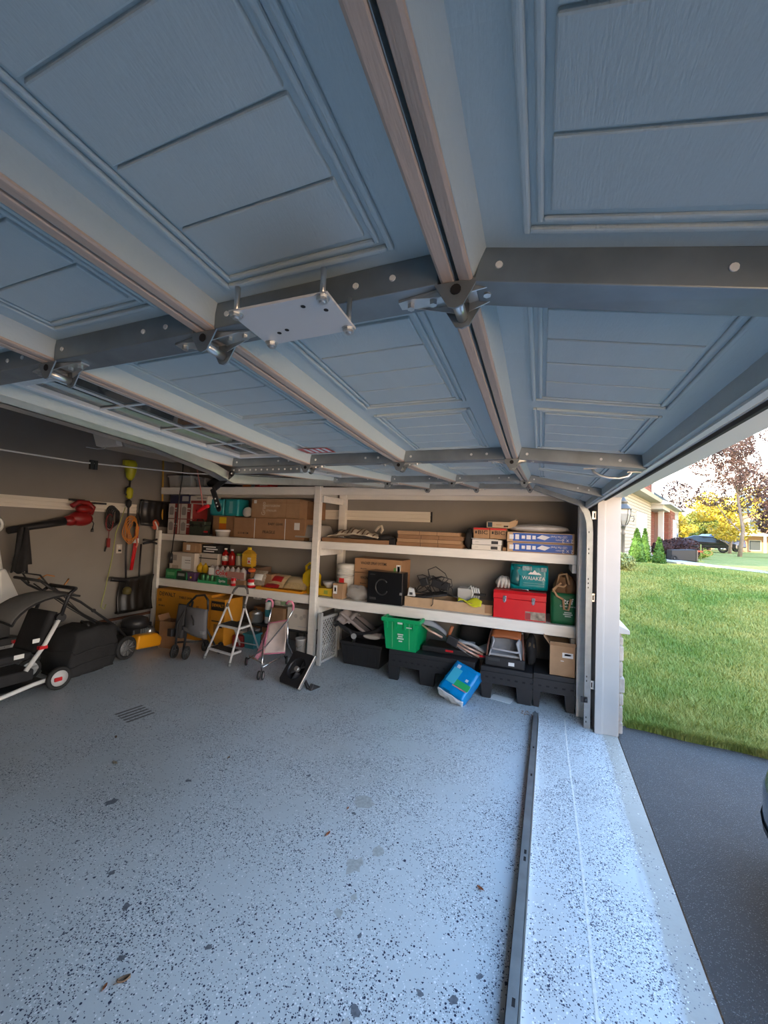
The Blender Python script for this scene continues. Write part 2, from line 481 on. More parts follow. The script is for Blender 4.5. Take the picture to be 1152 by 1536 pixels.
# stone veneer on the outside of the pier, with a cap ledge
M_stone = mat('pale_stone', (0.42, 0.37, 0.32), 0.85, var=0.25, vscale=7, bump=0.5, bscale=25)
pier = MB().box(XO, XO + 0.012, JY1 + 0.022, YF + 0.1, 0, 0.90).build('wall_veneer', mat('mortar', (0.35, 0.33, 0.30), 0.9, bump=0.2)); struct(pier, 'stone veneer pier beside the opening')
z = 0.02
while z < 0.86:
    h = random.choice((0.08, 0.11, 0.14)); h = min(h, 0.89 - z)
    y = JY1 + 0.024
    while y < YF + 0.05:
        w = random.uniform(0.14, 0.34); y1 = min(y + w, YF + 0.1)
        MB().box(XO + 0.008, XO + random.uniform(0.035, 0.055), y, y1 - 0.012, z, z + h - 0.012).build('stone', M_stone, pier, bevel=0.008)
        y = y1
    z += h
mb = MB(); mb.prism([(XO, 0.90), (XO + 0.09, 0.90), (XO + 0.09, 0.935), (XO + 0.0, 0.975)], 'y', JY1 + 0.03, YF + 0.1)
mb.build('cap_stone', M_trim, pier, bevel=0.004)
# brown return board at the door jamb inside: shelf end post is built with the shelves

# ------------------------------------------------------------------ outdoors: drive, lawn
def ground_z(x, y):
    t = min(max((y - 4.5) / 7.6, 0.0), 1.0)
    z = 1.08 * (t * 0.75 + 0.25 * t * t * (3 - 2 * t))
    far = min(max((y - 12.5) / 8.0, 0.0), 1.0)
    z -= 0.12 * far * far * (3 - 2 * far)
    z -= 0.035 * max(0.0, min(x, 12.0) - 2.0) * (1 - far) * t
    return z
def asphalt_material():
    m = bpy.data.materials.new('asphalt'); m.use_nodes = True
    nt = m.node_tree; b = nt.nodes['Principled BSDF']; b.inputs['Roughness'].default_value = 0.8
    t = nt.nodes.new('ShaderNodeTexCoord'); P = t.outputs['Object']
    col = mix_n(nt, noise_n(nt, P, 3, 4), (0.055, 0.055, 0.056), (0.088, 0.088, 0.088))
    v = nt.nodes.new('ShaderNodeTexVoronoi'); v.inputs['Scale'].default_value = 210; nt.links.new(P, v.inputs['Vector'])
    c = nt.nodes.new('ShaderNodeSeparateColor'); nt.links.new(v.outputs['Color'], c.inputs[0])
    msk = math_n(nt, 'MULTIPLY', math_n(nt, 'LESS_THAN', c.outputs[0], 0.20), math_n(nt, 'LESS_THAN', v.outputs['Distance'], 0.45))
    col = mix_n(nt, msk, col, mix_n(nt, c.outputs[1], (0.10, 0.10, 0.11), (0.27, 0.27, 0.28)))
    nt.links.new(col, b.inputs['Base Color'])
    bp = nt.nodes.new('ShaderNodeBump'); bp.inputs['Strength'].default_value = 0.9; bp.inputs['Distance'].default_value = 0.006
    nt.links.new(v.outputs['Distance'], bp.inputs['Height']); nt.links.new(bp.outputs[0], b.inputs['Normal'])
    return m
mb = MB(); mb.box(XO + 0.012, 13.0, -3.5, 4.62, -0.12, -0.012)
o = mb.build('driveway', asphalt_material()); struct(o, 'dark grey asphalt driveway outside the opening')

def lawn_material():
    m = bpy.data.materials.new('lawn_ground'); m.use_nodes = True
    nt = m.node_tree; b = nt.nodes['Principled BSDF']; b.inputs['Roughness'].default_value = 0.95
    t = nt.nodes.new('ShaderNodeTexCoord'); P = t.outputs['Object']
    col = mix_n(nt, mapr(nt, noise_n(nt, P, 0.8, 5, 0.6), 0.35, 0.65, 0, 1), (0.24, 0.30, 0.06), (0.40, 0.38, 0.12))
    col = mix_n(nt, mapr(nt, noise_n(nt, P, 9, 5, 0.7), 0.35, 0.7, 0, 0.8), col, (0.15, 0.21, 0.04))
    nt.links.new(col, b.inputs['Base Color'])
    bp = nt.nodes.new('ShaderNodeBump'); bp.inputs['Strength'].default_value = 0.8; bp.inputs['Distance'].default_value = 0.03
    nt.links.new(noise_n(nt, P, 30, 5, 0.7), bp.inputs['Height']); nt.links.new(bp.outputs[0], b.inputs['Normal'])
    return m
def lawn_edge(x):
    return 4.36 + 0.05 * math.sin(2.2 * x) + 0.015 * math.sin(9 * x)
xs = np.concatenate([np.linspace(-30, XO - 0.05, 18), np.linspace(XO, 8, 50), np.linspace(9, 80, 24)])
ts = np.concatenate([np.linspace(0, 1, 46) ** 1.6 * 22, np.linspace(24, 90, 14)])
mb = MB(); vs = []
for t in ts:
    for x in xs:
        y = lawn_edge(x) + t if x > XO - 0.01 else max(YF + 0.14, lawn_edge(x)) + t
        z = ground_z(x, y) + 0.012 * math.sin(3 * x + y) * math.sin(2.3 * y) * min(t, 1)
        if t == 0: z = -0.03
        vs.append((x, y, z))
w = len(xs)
mb.add(vs, [(j*w + i, j*w + i + 1, (j+1)*w + i + 1, (j+1)*w + i) for j in range(len(ts) - 1) for i in range(w - 1)], True)
lawn = mb.build('lawn_ground', lawn_material()); struct(lawn, 'grassy slope rising beside the driveway')
# grass blades, denser near the drive
n = 190000
gx = rng.uniform(0.76, 8.0, n * 2); gt = rng.random(n * 2) ** 2.0 * 10.5
gy = 4.36 + 0.05 * np.sin(2.2 * gx) + 0.015 * np.sin(9 * gx) + gt
keep = gx < gy * 0.55 + 0.6
gx, gy, gt = gx[keep][:n], gy[keep][:n], gt[keep][:n]
n = len(gx)
t_ = np.clip((gy - 4.5) / 7.6, 0, 1); gz = 1.08 * (t_ * 0.75 + 0.25 * t_ * t_ * (3 - 2 * t_))
fa_ = np.clip((gy - 12.5) / 8.0, 0, 1); gz -= 0.12 * fa_ * fa_ * (3 - 2 * fa_); gz -= 0.035 * np.maximum(0, np.minimum(gx, 12) - 2.0) * (1 - fa_) * t_
gz += 0.012 * np.sin(3 * gx + gy) * np.sin(2.3 * gy) * np.minimum(gt, 1) - 0.006
gz = np.where(gt < 0.15, gz * gt / 0.15 - 0.02 * (1 - gt / 0.15), gz)
h = (rng.uniform(0.04, 0.085, n)) * np.where(gt < 0.9, 1.9 - 0.9 * gt, 0.85) * np.where(gt < 0.12, 0.8, 1)
wd = rng.uniform(0.0022, 0.0045, n) * (1 + gt * 0.28)
an = rng.uniform(0, 6.283, n); le = rng.uniform(0.1, 0.75, n) * h; la = rng.uniform(0, 6.283, n)
V = np.zeros((n, 5, 3), np.float32)
cx, sx_ = np.cos(an) * wd, np.sin(an) * wd
lx, ly = np.cos(la) * le, np.sin(la) * le
V[:, 0] = np.stack([gx - cx, gy - sx_, gz], 1); V[:, 1] = np.stack([gx + cx, gy + sx_, gz], 1)
V[:, 2] = np.stack([gx + cx * .8 + lx * .35, gy + sx_ * .8 + ly * .35, gz + h * .6], 1)
V[:, 3] = np.stack([gx - cx * .8 + lx * .35, gy - sx_ * .8 + ly * .35, gz + h * .6], 1)
V[:, 4] = np.stack([gx + lx, gy + ly, gz + h], 1)
me = bpy.data.meshes.new('grass')
me.vertices.add(n * 5); me.vertices.foreach_set('co', V.ravel())
base = (np.arange(n) * 5)[:, None]
loops = np.concatenate([base + np.array([[0, 1, 2, 3]]), base + np.array([[3, 2, 4]])], 1).astype(np.int32)
me.loops.add(n * 7); me.loops.foreach_set('vertex_index', loops.ravel())
me.polygons.add(n * 2)
st = np.stack([np.arange(n) * 7, np.arange(n) * 7 + 4], 1).astype(np.int32)
me.polygons.foreach_set('loop_start', st.ravel())
me.update(); me.validate()
def blade_material():
    m = bpy.data.materials.new('grass_blade'); m.use_nodes = True
    nt = m.node_tree; b = nt.nodes['Principled BSDF']; b.inputs['Roughness'].default_value = 0.7
    t = nt.nodes.new('ShaderNodeTexCoord'); P = t.outputs['Object']
    c = mix_n(nt, mapr(nt, noise_n(nt, P, 0.9, 6, 0.65), 0.36, 0.64, 0, 1), (0.17, 0.29, 0.05), (0.50, 0.46, 0.14))
    c = mix_n(nt, mapr(nt, noise_n(nt, P, 40, 2), 0.4, 0.75, 0, 0.7), c, (0.16, 0.26, 0.05))
    nt.links.new(c, b.inputs['Base Color'])
    return m
me.materials.append(blade_material())
o = bpy.data.objects.new('grass', me); COL.objects.link(o)
tag(o, 'long green grass blades along the driveway edge and up the bank', 'grass', kind='stuff')
# ------------------------------------------------------------------ the open sectional garage door, sagging overhead
YC, HW = 1.86, 2.44                    # centre and half width along Y
def sag(y):
    t = abs((y - YC) / HW)
    return 2.092 + 0.142 * (math.sqrt(t * t + 0.02) - 0.1414) / 0.8686
HX = [0.385, -0.138, -0.672, -1.212, -1.750]
def hinge(i, y):
    if i == 0: return Vector((HX[0], y, 2.035))
    return Vector((HX[i], y, sag(y)))
def dmap(i, s, y, d):
    """section i (0 = bottom), s metres from its right edge, y, d metres below the hinge plane"""
    a, b = hinge(i, y), hinge(i + 1, y)
    L = (b - a); t = L.normalized()
    nrm = Vector((t.z, 0, -t.x)); 
    if nrm.z > 0: nrm = -nrm
    return a + L * (s / SH) + nrm * d
SH = 0.538
def dm(i):
    return lambda p: dmap(i, p[0], p[1], p[2])
def dbox(mb, s0, s1, y0, y1, d0, d1, ny=1):
    for k in range(ny):
        mb.box(s0, s1, y0 + (y1-y0)*k/ny, y0 + (y1-y0)*(k+1)/ny, d0, d1)
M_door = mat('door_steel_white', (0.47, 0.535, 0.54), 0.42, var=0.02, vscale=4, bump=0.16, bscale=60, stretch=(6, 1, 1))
M_lip = mat('almond_edge', (0.50, 0.375, 0.295), 0.5, var=0.06, vscale=30, bump=0.15, bscale=80, stretch=(4, 0.3, 4))
M_groove = mat('groove_paint', (0.36, 0.39, 0.41), 0.5)
M_wfr = mat('window_frame_white', (0.72, 0.72, 0.70), 0.4)
M_pane = mat('window_glass', (0.26, 0.29, 0.28), 0.03, trans=0.8, spec=0.9)
door = thing('garage_door', 'white sectional overhead garage door, half open and sagging on steel stiles', 'garage door', (0, 0, 0))
Y0, Y1 = YC - HW, YC + HW
STY = [Y0 + 0.03, 0.64, 1.86, 3.08, Y1 - 0.03]
SK = -0.050
for i in range(4):
    # pressed steel pan: skin, with folded edges along both hinge lines
    mb = MB()
    ny = 32
    dbox(mb, 0.003, SH - 0.003, Y0, Y1, SK - 0.004, SK, ny)
    if i == 3:                                  # window openings cut the skin of the top section
        mb = MB()
        dbox(mb, 0.003, 0.115, Y0, Y1, SK - 0.004, SK, ny)
        dbox(mb, SH - 0.115, SH - 0.003, Y0, Y1, SK - 0.004, SK, ny)
        wins = [(STY[k] + 0.10, STY[k+1] - 0.07) for k in range(4)]
        ys = [Y0] + [q for wn in wins for q in wn] + [Y1]
        for q in range(0, len(ys), 2):
            dbox(mb, 0.115, SH - 0.115, ys[q], ys[q+1], SK - 0.004, SK, 2)
    mb.map(dm(i))
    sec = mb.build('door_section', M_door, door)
    for side in (0, 1):
        def S(q): return q if side == 0 else SH - q
        mb = MB()
        for k in range(ny):
            ya, yb = Y0 + (Y1-Y0)*k/ny, Y0 + (Y1-Y0)*(k+1)/ny
            mb.prism([(S(0.003), SK), (S(0.036), SK), (S(0.028), -0.012), (S(0.027), -0.004), (S(0.003), -0.004)], 'y', ya, yb)
        mb.map(dm(i)); mb.build('edge_rail', M_door, sec)
        mb = MB()
        for k in range(ny):
            ya, yb = Y0 + (Y1-Y0)*k/ny, Y0 + (Y1-Y0)*(k+1)/ny
            if i == 0 and side == 0: continue
            mb.prism([(S(0.004), -0.006), (S(0.026), -0.006), (S(0.026), 0.0), (S(0.022), 0.002), (S(0.006), 0.002), (S(0.004), 0.0)], 'y', ya, yb)
        if mb.v:
            mb.map(dm(i)); mb.build('edge_lip', M_lip, sec)
    # two pressed panels per bay: moulding frame and four planks each
    if i < 3:
        for k in range(4):
            ya, yb = STY[k] + 0.045, STY[k+1] - 0.03
            half = (yb - ya) / 2
            for h in range(2):
                p0 = ya + h * half + 0.035; p1 = p0 + half - 0.07
                s0, s1 = 0.095, SH - 0.095
                for (off, wd_, dd) in ((0.0, 0.010, 0.008), (0.018, 0.009, 0.006)):
                    mb = MB()
                    a, b, c, d = s0 + off, s1 - off, p0 + off, p1 - off
                    def bev(sa, sb, ya_, yb_):
                        mb.box(sa, sb, ya_, yb_, SK - 0.001, SK + dd)
                    bev(a, a + wd_, c, d); bev(b - wd_, b, c, d); bev(a + wd_, b - wd_, c, c + wd_); bev(a + wd_, b - wd_, d - wd_, d)
                    mb.map(dm(i)); mb.build('panel_moulding', M_door, sec, bevel=0.003)
                a, b, c, d = s0 + 0.036, s1 - 0.036, p0 + 0.036, p1 - 0.036
                wq = (d - c) / 4
                for q in range(4):
                    mb = MB(); mb.box(a, b, c + q*wq + 0.0022, c + (q+1)*wq - 0.0022, SK - 0.002, SK + 0.0065)
                    mb.map(dm(i)); mb.build('pressed_plank', M_door, sec, bevel=0.0025)
    else:
        for (wa, wb) in wins:
            fr = MB()
            for (a, b, c, d) in ((0.105, 0.135, wa - .01, wb + .01), (SH - .135, SH - .105, wa - .01, wb + .01), (.135, SH - .135, wa - .01, wa + .02), (.135, SH - .135, wb - .02, wb + .01)):
                dbox(fr, a, b, c, d, SK - 0.012, SK + 0.014, 4)
            fr.map(dm(i)); f = fr.build('window_frame', M_wfr, sec, bevel=0.003)
            g = MB(); dbox(g, .13, SH - .13, wa + .015, wb - .015, SK - 0.006, SK - 0.002, 4); g.map(dm(i)); g.build('window_pane', M_pane, sec)
            g = MB()                                      # thin grille bars inside the glazing
            for q in (1, 2, 3):
                yy = wa + (wb - wa) * q / 4; g.box(.135, SH - .135, yy - .005, yy + .005, SK - .001, SK + .004)
            dbox(g, SH/2 - .005, SH/2 + .005, wa + .02, wb - .02, SK - .001, SK + .004, 4)
            g.map(dm(i)); g.build('window_grille', M_wfr, sec)
    # galvanised stiles with white rivets
    for k, y in enumerate(STY):
        mb = MB()
        sw = 0.032
        e0 = 0.03 if not (i == 0) else 0.012
        mb.box(e0, SH - 0.03, y - sw, y + sw, SK, 0.004)
        mb.map(dm(i)); stl = mb.build('stile', M_steel, sec, bevel=0.002)
        if k in (1, 2, 3):
            for q in (0.11, 0.18, 0.475):
                c = dmap(i, q, y - sw, -0.022); d = dmap(i, q, y - sw - 0.0025, -0.022)
                MB().cyl(c, d, 0.0060, 0.0052, 10).build('rivet', M_wplas, sec)
# hinges at the three joints
M_hole = mat('dark_hole', (0.01, 0.01, 0.012), 0.9)
def hinge_part(i, y):
    """hinge between section i-1 and i at stile y; local x along the door, z down"""
    P = lambda p: hinge(i, y + p[1]) + Vector((p[0], 0, -p[2]))
    mb = MB()
    for sg in (1, -1):
        mb.add([(sg*.012, -.024, .0045), (sg*.105, -.010, .0045), (sg*.105, .010, .0045), (sg*.012, .024, .0045),
                (sg*.012, -.024, .0085), (sg*.105, -.010, .0085), (sg*.105, .010, .0085), (sg*.012, .024, .0085)],
               [(0,1,2,3),(4,5,6,7),(0,1,5,4),(1,2,6,5),(2,3,7,6),(3,0,4,7)])
        for yy in (-.024, .024):        # upturned gussets
            mb.add([(sg*.012, yy - .001*sg, .006), (sg*.090, yy*.5, .006), (sg*.012, yy, .022), (sg*.012, yy + .002, .006), (sg*.090, yy*.5 + .002, .006), (sg*.012, yy + .002, .022)],
                   [(0,1,2),(3,4,5),(0,1,4,3),(1,2,5,4),(2,0,3,5)])
    mb.map(P); h = mb.build('hinge', M_zinc, door)
    mb = MB()
    for yy in (-.031, .028):
        mb.prism([(-.036, .004), (.036, .004), (.012, .044), (0, .048), (-.012, .044)], 'y', yy, yy + .003)
    mb.map(P); mb.build('hinge_ear', M_steel, h)
    mb = MB(); mb.cyl((0, -.026, .030), (0, .026, .030), .0095, n=12); mb.map(P); mb.build('roller_sleeve', M_zinc, h)
    mb = MB(); mb.cyl((0, -.033, .018), (0, -.0305, .018), .0085, n=12); mb.map(P); mb.build('pin_hole', M_hole, h)
    for sx in (-.085, -.045, .045, .085):
        mb = MB(); mb.cyl((sx, 0, .008), (sx, 0, .017), .0065, n=6, smooth=False); mb.map(P); mb.build('bolt', M_zinc, h)
for i in (1, 2, 3):
    for y in STY:
        hinge_part(i, y)
# thin bottom seal, retainer and lift handle on the bottom section
mb = MB()
for k in range(24):
    ya, yb = Y0 + (Y1-Y0)*k/24, Y0 + (Y1-Y0)*(k+1)/24
    mb.prism([(-.004, -.055), (.012, -.055), (.012, .004), (-.004, .004)], 'y', ya, yb)
mb.map(dm(0)); mb.build('bottom_retainer', M_wplas, door)
mb = MB()
mb.tube([dmap(0, -0.012, y, -0.025) for y in np.linspace(Y0, Y1, 20)], 0.016, 8)
mb.build('bottom_seal', M_rubber, door)
hb = MB()
ys = 1.86 + 0.06
pts = [dmap(0, s, ys, d) for s, d in ((.20, .004), (.19, .02), (.165, .033), (.13, .038), (.09, .036), (.06, .025), (.05, .004))]
hb.tube(pts, .006, 8)
for s in (.21, .04):
    c = dmap(0, s, ys, .006); hb.cbox(c, (.05, .02, .004))
hb.build('lift_handle', M_zinc, door)
# fixing plate standing off stile A on four long bolts
pl = MB()
cs = [(-.490, .492), (-.306, .496), (-.312, .606), (-.500, .610)]
zp = 2.098
pl.add([(x, y, zp) for x, y in cs] + [(x, y, zp + .004) for x, y in cs], [(0,1,2,3),(4,5,6,7),(0,1,5,4),(1,2,6,5),(2,3,7,6),(3,0,4,7)])
plate = pl.build('mounting_plate', mat('plate_white', (0.62, 0.62, 0.62), 0.4, 0.2), door)
for x, y in cs:
    bt = MB()
    cxm, cym = sum(c[0] for c in cs)/4, sum(c[1] for c in cs)/4
    x, y = x + (cxm - x)*.12, y + (cym - y)*.12
    bt.cyl((x, y, zp - .010), (x, y, sag(y) + (-.02 if y < .55 else -.004)), .0045, n=8)
    bt.cyl((x, y, zp - .007), (x, y, zp), .009, n=6, smooth=False)
    bt.cyl((x, y, zp - .0015), (x, y, zp), .012, n=12)
    bt.build('long_bolt', M_zinc, plate)
for x, y in ((-.36, .515), (-.33, .535), (-.45, .575), (-.43, .57)):
    MB().cyl((x, y, zp - .0008), (x, y, zp), .004, n=8).build('screw_hole', M_hole, plate)
# strut along the top edge, buckled at the middle
xs_ = -1.765
sp_ = [(-.58, 2.20), (0.74, 2.182), (1.31, 2.147), (1.70, 2.085), (1.845, 2.043), (2.00, 2.055), (2.37, 2.096), (3.2, 2.185), (4.30, 2.285)]
mb = MB()
for (ya, za), (yb, zb) in zip(sp_, sp_[1:]):
    for (dx0, dx1, dz0, dz1) in ((0.040, 0.043, -.052, 0), (-0.022, 0.043, -.052, -.049), (-.022, -.019, -.052, 0), (-.040, -.022, -.003, 0)):
        mb.add([(xs_+dx0, ya, za+dz0), (xs_+dx1, ya, za+dz0), (xs_+dx1, ya, za+dz1), (xs_+dx0, ya, za+dz1),
                (xs_+dx0, yb, zb+dz0), (xs_+dx1, yb, zb+dz0), (xs_+dx1, yb, zb+dz1), (xs_+dx0, yb, zb+dz1)],
               [(0,1,2,3),(4,5,6,7),(0,1,5,4),(1,2,6,5),(2,3,7,6),(3,0,4,7)])
mb.build('top_strut', M_zinc, door)
# punched operator bracket and bent black arm at the centre stile
mb = MB(); zb = sag(1.86) - .012
mb.box(-1.72, -1.24, 1.822, 1.826, zb - .030, zb + .002); mb.box(-1.72, -1.24, 1.822, 1.858, zb - .0325, zb - .030)
br = mb.build('operator_bracket', M_steel, door)
mb = MB()
for k in range(12):
    mb.cyl((-1.70 + .04*k, 1.8205, zb - .014), (-1.70 + .04*k, 1.822, zb - .014), .0055, n=8)
mb.build('punched_holes', M_wplas, br)
def bar(mb, a, b, w, y0, y1):
    a, b = Vector(a), Vector(b); d = (b - a).normalized(); n_ = Vector((-d.y, d.x)) * w / 2
    poly = [tuple(a - n_), tuple(b - n_), tuple(b + n_), tuple(a + n_)]
    mb.prism(poly, 'y', y0, y1)
mb = MB()
bar(mb, (-1.70, 2.045), (-1.835, 1.950), .034, 1.805, 1.811); mb.cyl((-1.70, 1.805, 2.045), (-1.70, 1.811, 2.045), .017, n=14)
bar(mb, (-1.835, 1.955), (-1.775, 1.835), .034, 1.798, 1.804); mb.cyl((-1.775, 1.798, 1.835), (-1.775, 1.804, 1.835), .017, n=14)
arm = mb.build('operator_arm', M_black, door)
mb = MB()
for x, z in ((-1.805, 1.895), (-1.795, 1.870), (-1.785, 1.850), (-1.70, 2.045)):
    mb.cyl((x, 1.7965 if z < 1.95 else 1.8035, z), (x, 1.799 if z < 1.95 else 1.806, z), .005, n=8)
mb.build('arm_holes', M_wplas, arm)
# red warning sticker on section three
mb = MB()
mb.grid(lambda u, v: dmap(2, .31 + .17*u, 1.655 + .10*v, SK + .0095), 2, 2, False)
stk = mb.build('warning_sticker', mat('sticker_red', (0.50, 0.03, 0.03), 0.4, var=0.35, vscale=40), door)
mb = MB()
for k in range(4):
    mb.grid(lambda u, v: dmap(2, .325 + .035*k + .02*u, 1.665 + .075*v, SK + .0100), 1, 1, False)
mb.build('sticker_print', M_paper, stk)

# ------------------------------------------------------------------ door tracks
def c_track(mb, pts, w=0.052, dep=0.024, t=0.0022):
    """pts: path in (x,z); the track opens toward -y from y=yb"""
    pass
tr = thing('door_track', 'galvanised vertical door track with curved top beside the far jamb', 'door track', (0.405, 4.20, 0.0))
path = [(0.0, 0.0), (0.0, 1.80), (-0.006, 1.90), (-0.03, 1.99), (-0.075, 2.07), (-0.14, 2.13), (-0.22, 2.165), (-0.30, 2.175)]
mb = MB()
prof = [(-.026, 0), (.026, 0), (.026, .022), (.014, .030)]      # offset across the path, along y
def off(k, q):
    a = Vector(path[max(k-1, 0)]); b = Vector(path[min(k+1, len(path)-1)]); d = (b - a).normalized(); n_ = Vector((d.y, -d.x))
    p = Vector(path[k]) + n_ * q
    return p
vs = []; M_ = len(prof)
for k in range(len(path)):
    for q, yy in prof:
        p = off(k, q); vs.append((p.x, yy, p.y))
fs = [(k*M_ + j, k*M_ + j + 1, (k+1)*M_ + j + 1, (k+1)*M_ + j) for k in range(len(path)-1) for j in range(M_-1)]
mb.add(vs, fs)
mb.build('rail_profile', M_steel, tr, solid=0.003)
for z in (0.05, 0.09, 0.42, 0.46, 1.28, 1.32, 1.36, 1.60, 1.64, 1.80):
    MB().box(-.012, -.004, -.0022, 0, z, z + .016).build('slot', M_hole, tr)
for z in (0.36, 1.16, 1.93):
    mb = MB(); mb.box(.018, .062, .004, .010, z, z + .075); mb.box(.054, .060, .004, .045, z, z + .075)
    mb.build('jamb_bracket', M_zinc, tr)
    mb = MB(); mb.box(.030, .040, .0015, .004, z + .015, z + .06); mb.build('bracket_slot', M_hole, tr)
mb = MB(); mb.cyl((-.03, -.02, 0.26), (.0, -.02, 0.26), .02, n=14); mb.box(-.055, .0, -.022, -.012, .235, .285); mb.build('safety_sensor', M_black, tr)
# the loose horizontal track lying on the slab
tr = thing('loose_track', 'long galvanised door track lying on the epoxy floor by the opening', 'door track', (-0.055, 2.5, 0.0), rz=R(-0.8))
mb = MB()
mb.box(-.026, -.023, -1.75, 1.70, 0.0, .052); mb.box(-.026, .020, -1.75, 1.70, .049, .052); mb.box(.017, .020, -1.75, 1.70, .022, .052); mb.box(.006, .020, -1.75, 1.70, .020, .022)
mb.build('rail_profile', M_steel, tr)
mb = MB(); mb.box(-.023, .026, -1.72, 1.72, 0.0, .003); mb.box(.023, .026, -1.72, 1.72, 0.0, .020); mb.build('angle_iron', M_zinc, tr)
mb = MB(); mb.box(-.020, -.004, 1.70, 1.75, .002, .045); mb.build('end_tab', M_steel, tr)
for y in (-1.2, -.9, -.2, -.15, .6, 1.0):
    MB().box(-.006, .006, y, y + .03, .0515, .0526).build('slot', M_hole, tr)
# ------------------------------------------------------------------ wooden shelving along the far wall
YS = 4.62                                        # front face of the shelves
M_shelf = mat('shelf_white', (0.82, 0.79, 0.73), 0.55, var=0.05, vscale=4, bump=0.12, bscale=30, stretch=(1, 6, 6))
def shelf_bay(label, x0, x1, levels, posts, cross):
    t = thing('wooden_shelving', label, 'shelving', ((x0 + x1) / 2, YS, 0)); cx = (x0 + x1) / 2
    for z, h in levels:
        MB().box(x0 - cx, x1 - cx, 0, .038, z - h, z).build('front_beam', M_shelf, t, bevel=.003)
        MB().box(x0 - cx, x1 - cx, .040, YF - YS - .006, z - .019, z).build('shelf_board', M_shelf, t)
        MB().box(x0 - cx, x1 - cx, YF - YS - .044, YF - YS - .006, z - .110, z - .0195).build('back_beam', M_shelf, t)
    for (xa, xb, ya, yb, z1) in posts:
        MB().box(xa - cx, xb - cx, ya - YS, yb - YS, 0, z1).build('post', M_shelf, t, bevel=.003)
    for (xa, xb, z0, z1) in cross:
        MB().box(xa - cx, xb - cx, .0, YF - YS - .05, z0, z1).build('cross_brace', M_shelf, t, bevel=.003)
    return t
ZL, ZM, ZT = 0.835, 1.55, 2.30                    # left bay levels
shelf_bay('left bay of white wooden shelving, from the corner to the middle post', -5.80, -2.875,
          [(ZL, .115), (ZM, .10), (ZT, .11)],
          [(-5.80, -5.715, 4.57, 4.619, 1.60), (-5.80, -5.72, 5.17, 5.24, 2.55), (-2.873, -2.785, 4.585, 4.66, 2.31), (-2.80, -2.70, 5.16, 5.24, 2.31)], [])
ZLr, ZMr = 0.823, 1.567                           # right bay levels
shelf_bay('right bay of white wooden shelving, from the middle post to the door track', -2.783, 0.328,
          [(ZLr, .117), (ZMr, .10), (2.29, .10)],
          [(0.330, 0.396, 4.42, 4.62, 2.10)],
          [(-2.78, -2.742, .615, .705), (-2.78, -2.742, 1.375, 1.465), (-2.78, -2.742, 2.09, 2.18), (.285, .325, .60, .70), (.285, .325, 1.375, 1.465)])
# slat rails on the walls
M_slat = mat('slat_white', (0.78, 0.72, 0.62), 0.45)
def slat_profile(depth=.018):
    return [(0, 0), (depth, 0), (depth, .032), (depth - .006, .036), (depth - .006, .046), (depth, .050), (depth, .088), (depth - .006, .092), (depth - .006, .102), (depth, .106), (depth, .140), (0, .140)]
t = thing('slat_rail', 'white slat wall rail on the wall behind the upper shelf', 'slat rail', (-1.43, YF, 1.88))
mb = MB(); mb.prism([(-d, z) for d, z in slat_profile()], 'x', -2.9, 0); mb.build('slat_strip', M_slat, t)
mb = MB(); mb.prism([(-d * 1.1, z * 1.0) for d, z in slat_profile(.019)], 'x', 0.0, 0.022); mb.build('end_cap', M_black, t)
t = thing('slat_rail', 'white slat wall rail across the dark back wall, carrying the hanging garden tools', 'slat rail', (XB, 0, 1.85))
mb = MB(); mb.prism([(d, z) for d, z in slat_profile(.02)], 'y', -0.2, 4.28)
mb.build('slat_strip', M_slat, t)

# ------------------------------------------------------------------ tools hanging on the back wall
XW = XB + 0.022
M_blow = mat('blower_red', (0.26, 0.012, 0.012), 0.4)
t = thing('leaf_blower', 'red electric leaf blower with long black tube hanging on the back wall', 'leaf blower', (XW + .11, 3.40, 1.80))
mb = MB(); mb.ell((0, .02, -.06), (.09, .15, .10), 16, 10); mb.ell((0, -.10, -.09), (.07, .10, .07), 14, 8); mb.build('fan_housing', M_blow, t)
mb = MB(); mb.tube([(0, -.10, .10), (0, -.02, .16), (0, .10, .155), (0, .17, .10), (0, .14, .0)], [.03, .032, .035, .032, .03], 10); mb.build('handle', M_blow, t)
mb = MB(); mb.ell((0, .06, .07), (.07, .11, .06), 14, 8); mb.build('motor_cover', M_blow, t)
mb = MB(); mb.tube([(0, -.17, -.10), (0, -.35, -.145), (0, -.52, -.18), (0, -.75, -.235)], [.055, .045, .040, .038], 12); mb.build('blower_tube', M_black, t)
MB().box(-.11, -.02, -.08, .07, .175, .20).build('wall_hook', M_black, t); MB().box(-.11, -.02, .20, .36, .15, .175).build('wall_hook', M_black, t)
mb = MB(); mb.tube([(.02, .14, -.06), (.02, .18, -.12), (.02, .165, -.20)], .006, 6); mb.cyl((.02, .165, -.19), (.02, .165, -.235), .012, .018, 8); mb.build('plug_lead', M_black, t)

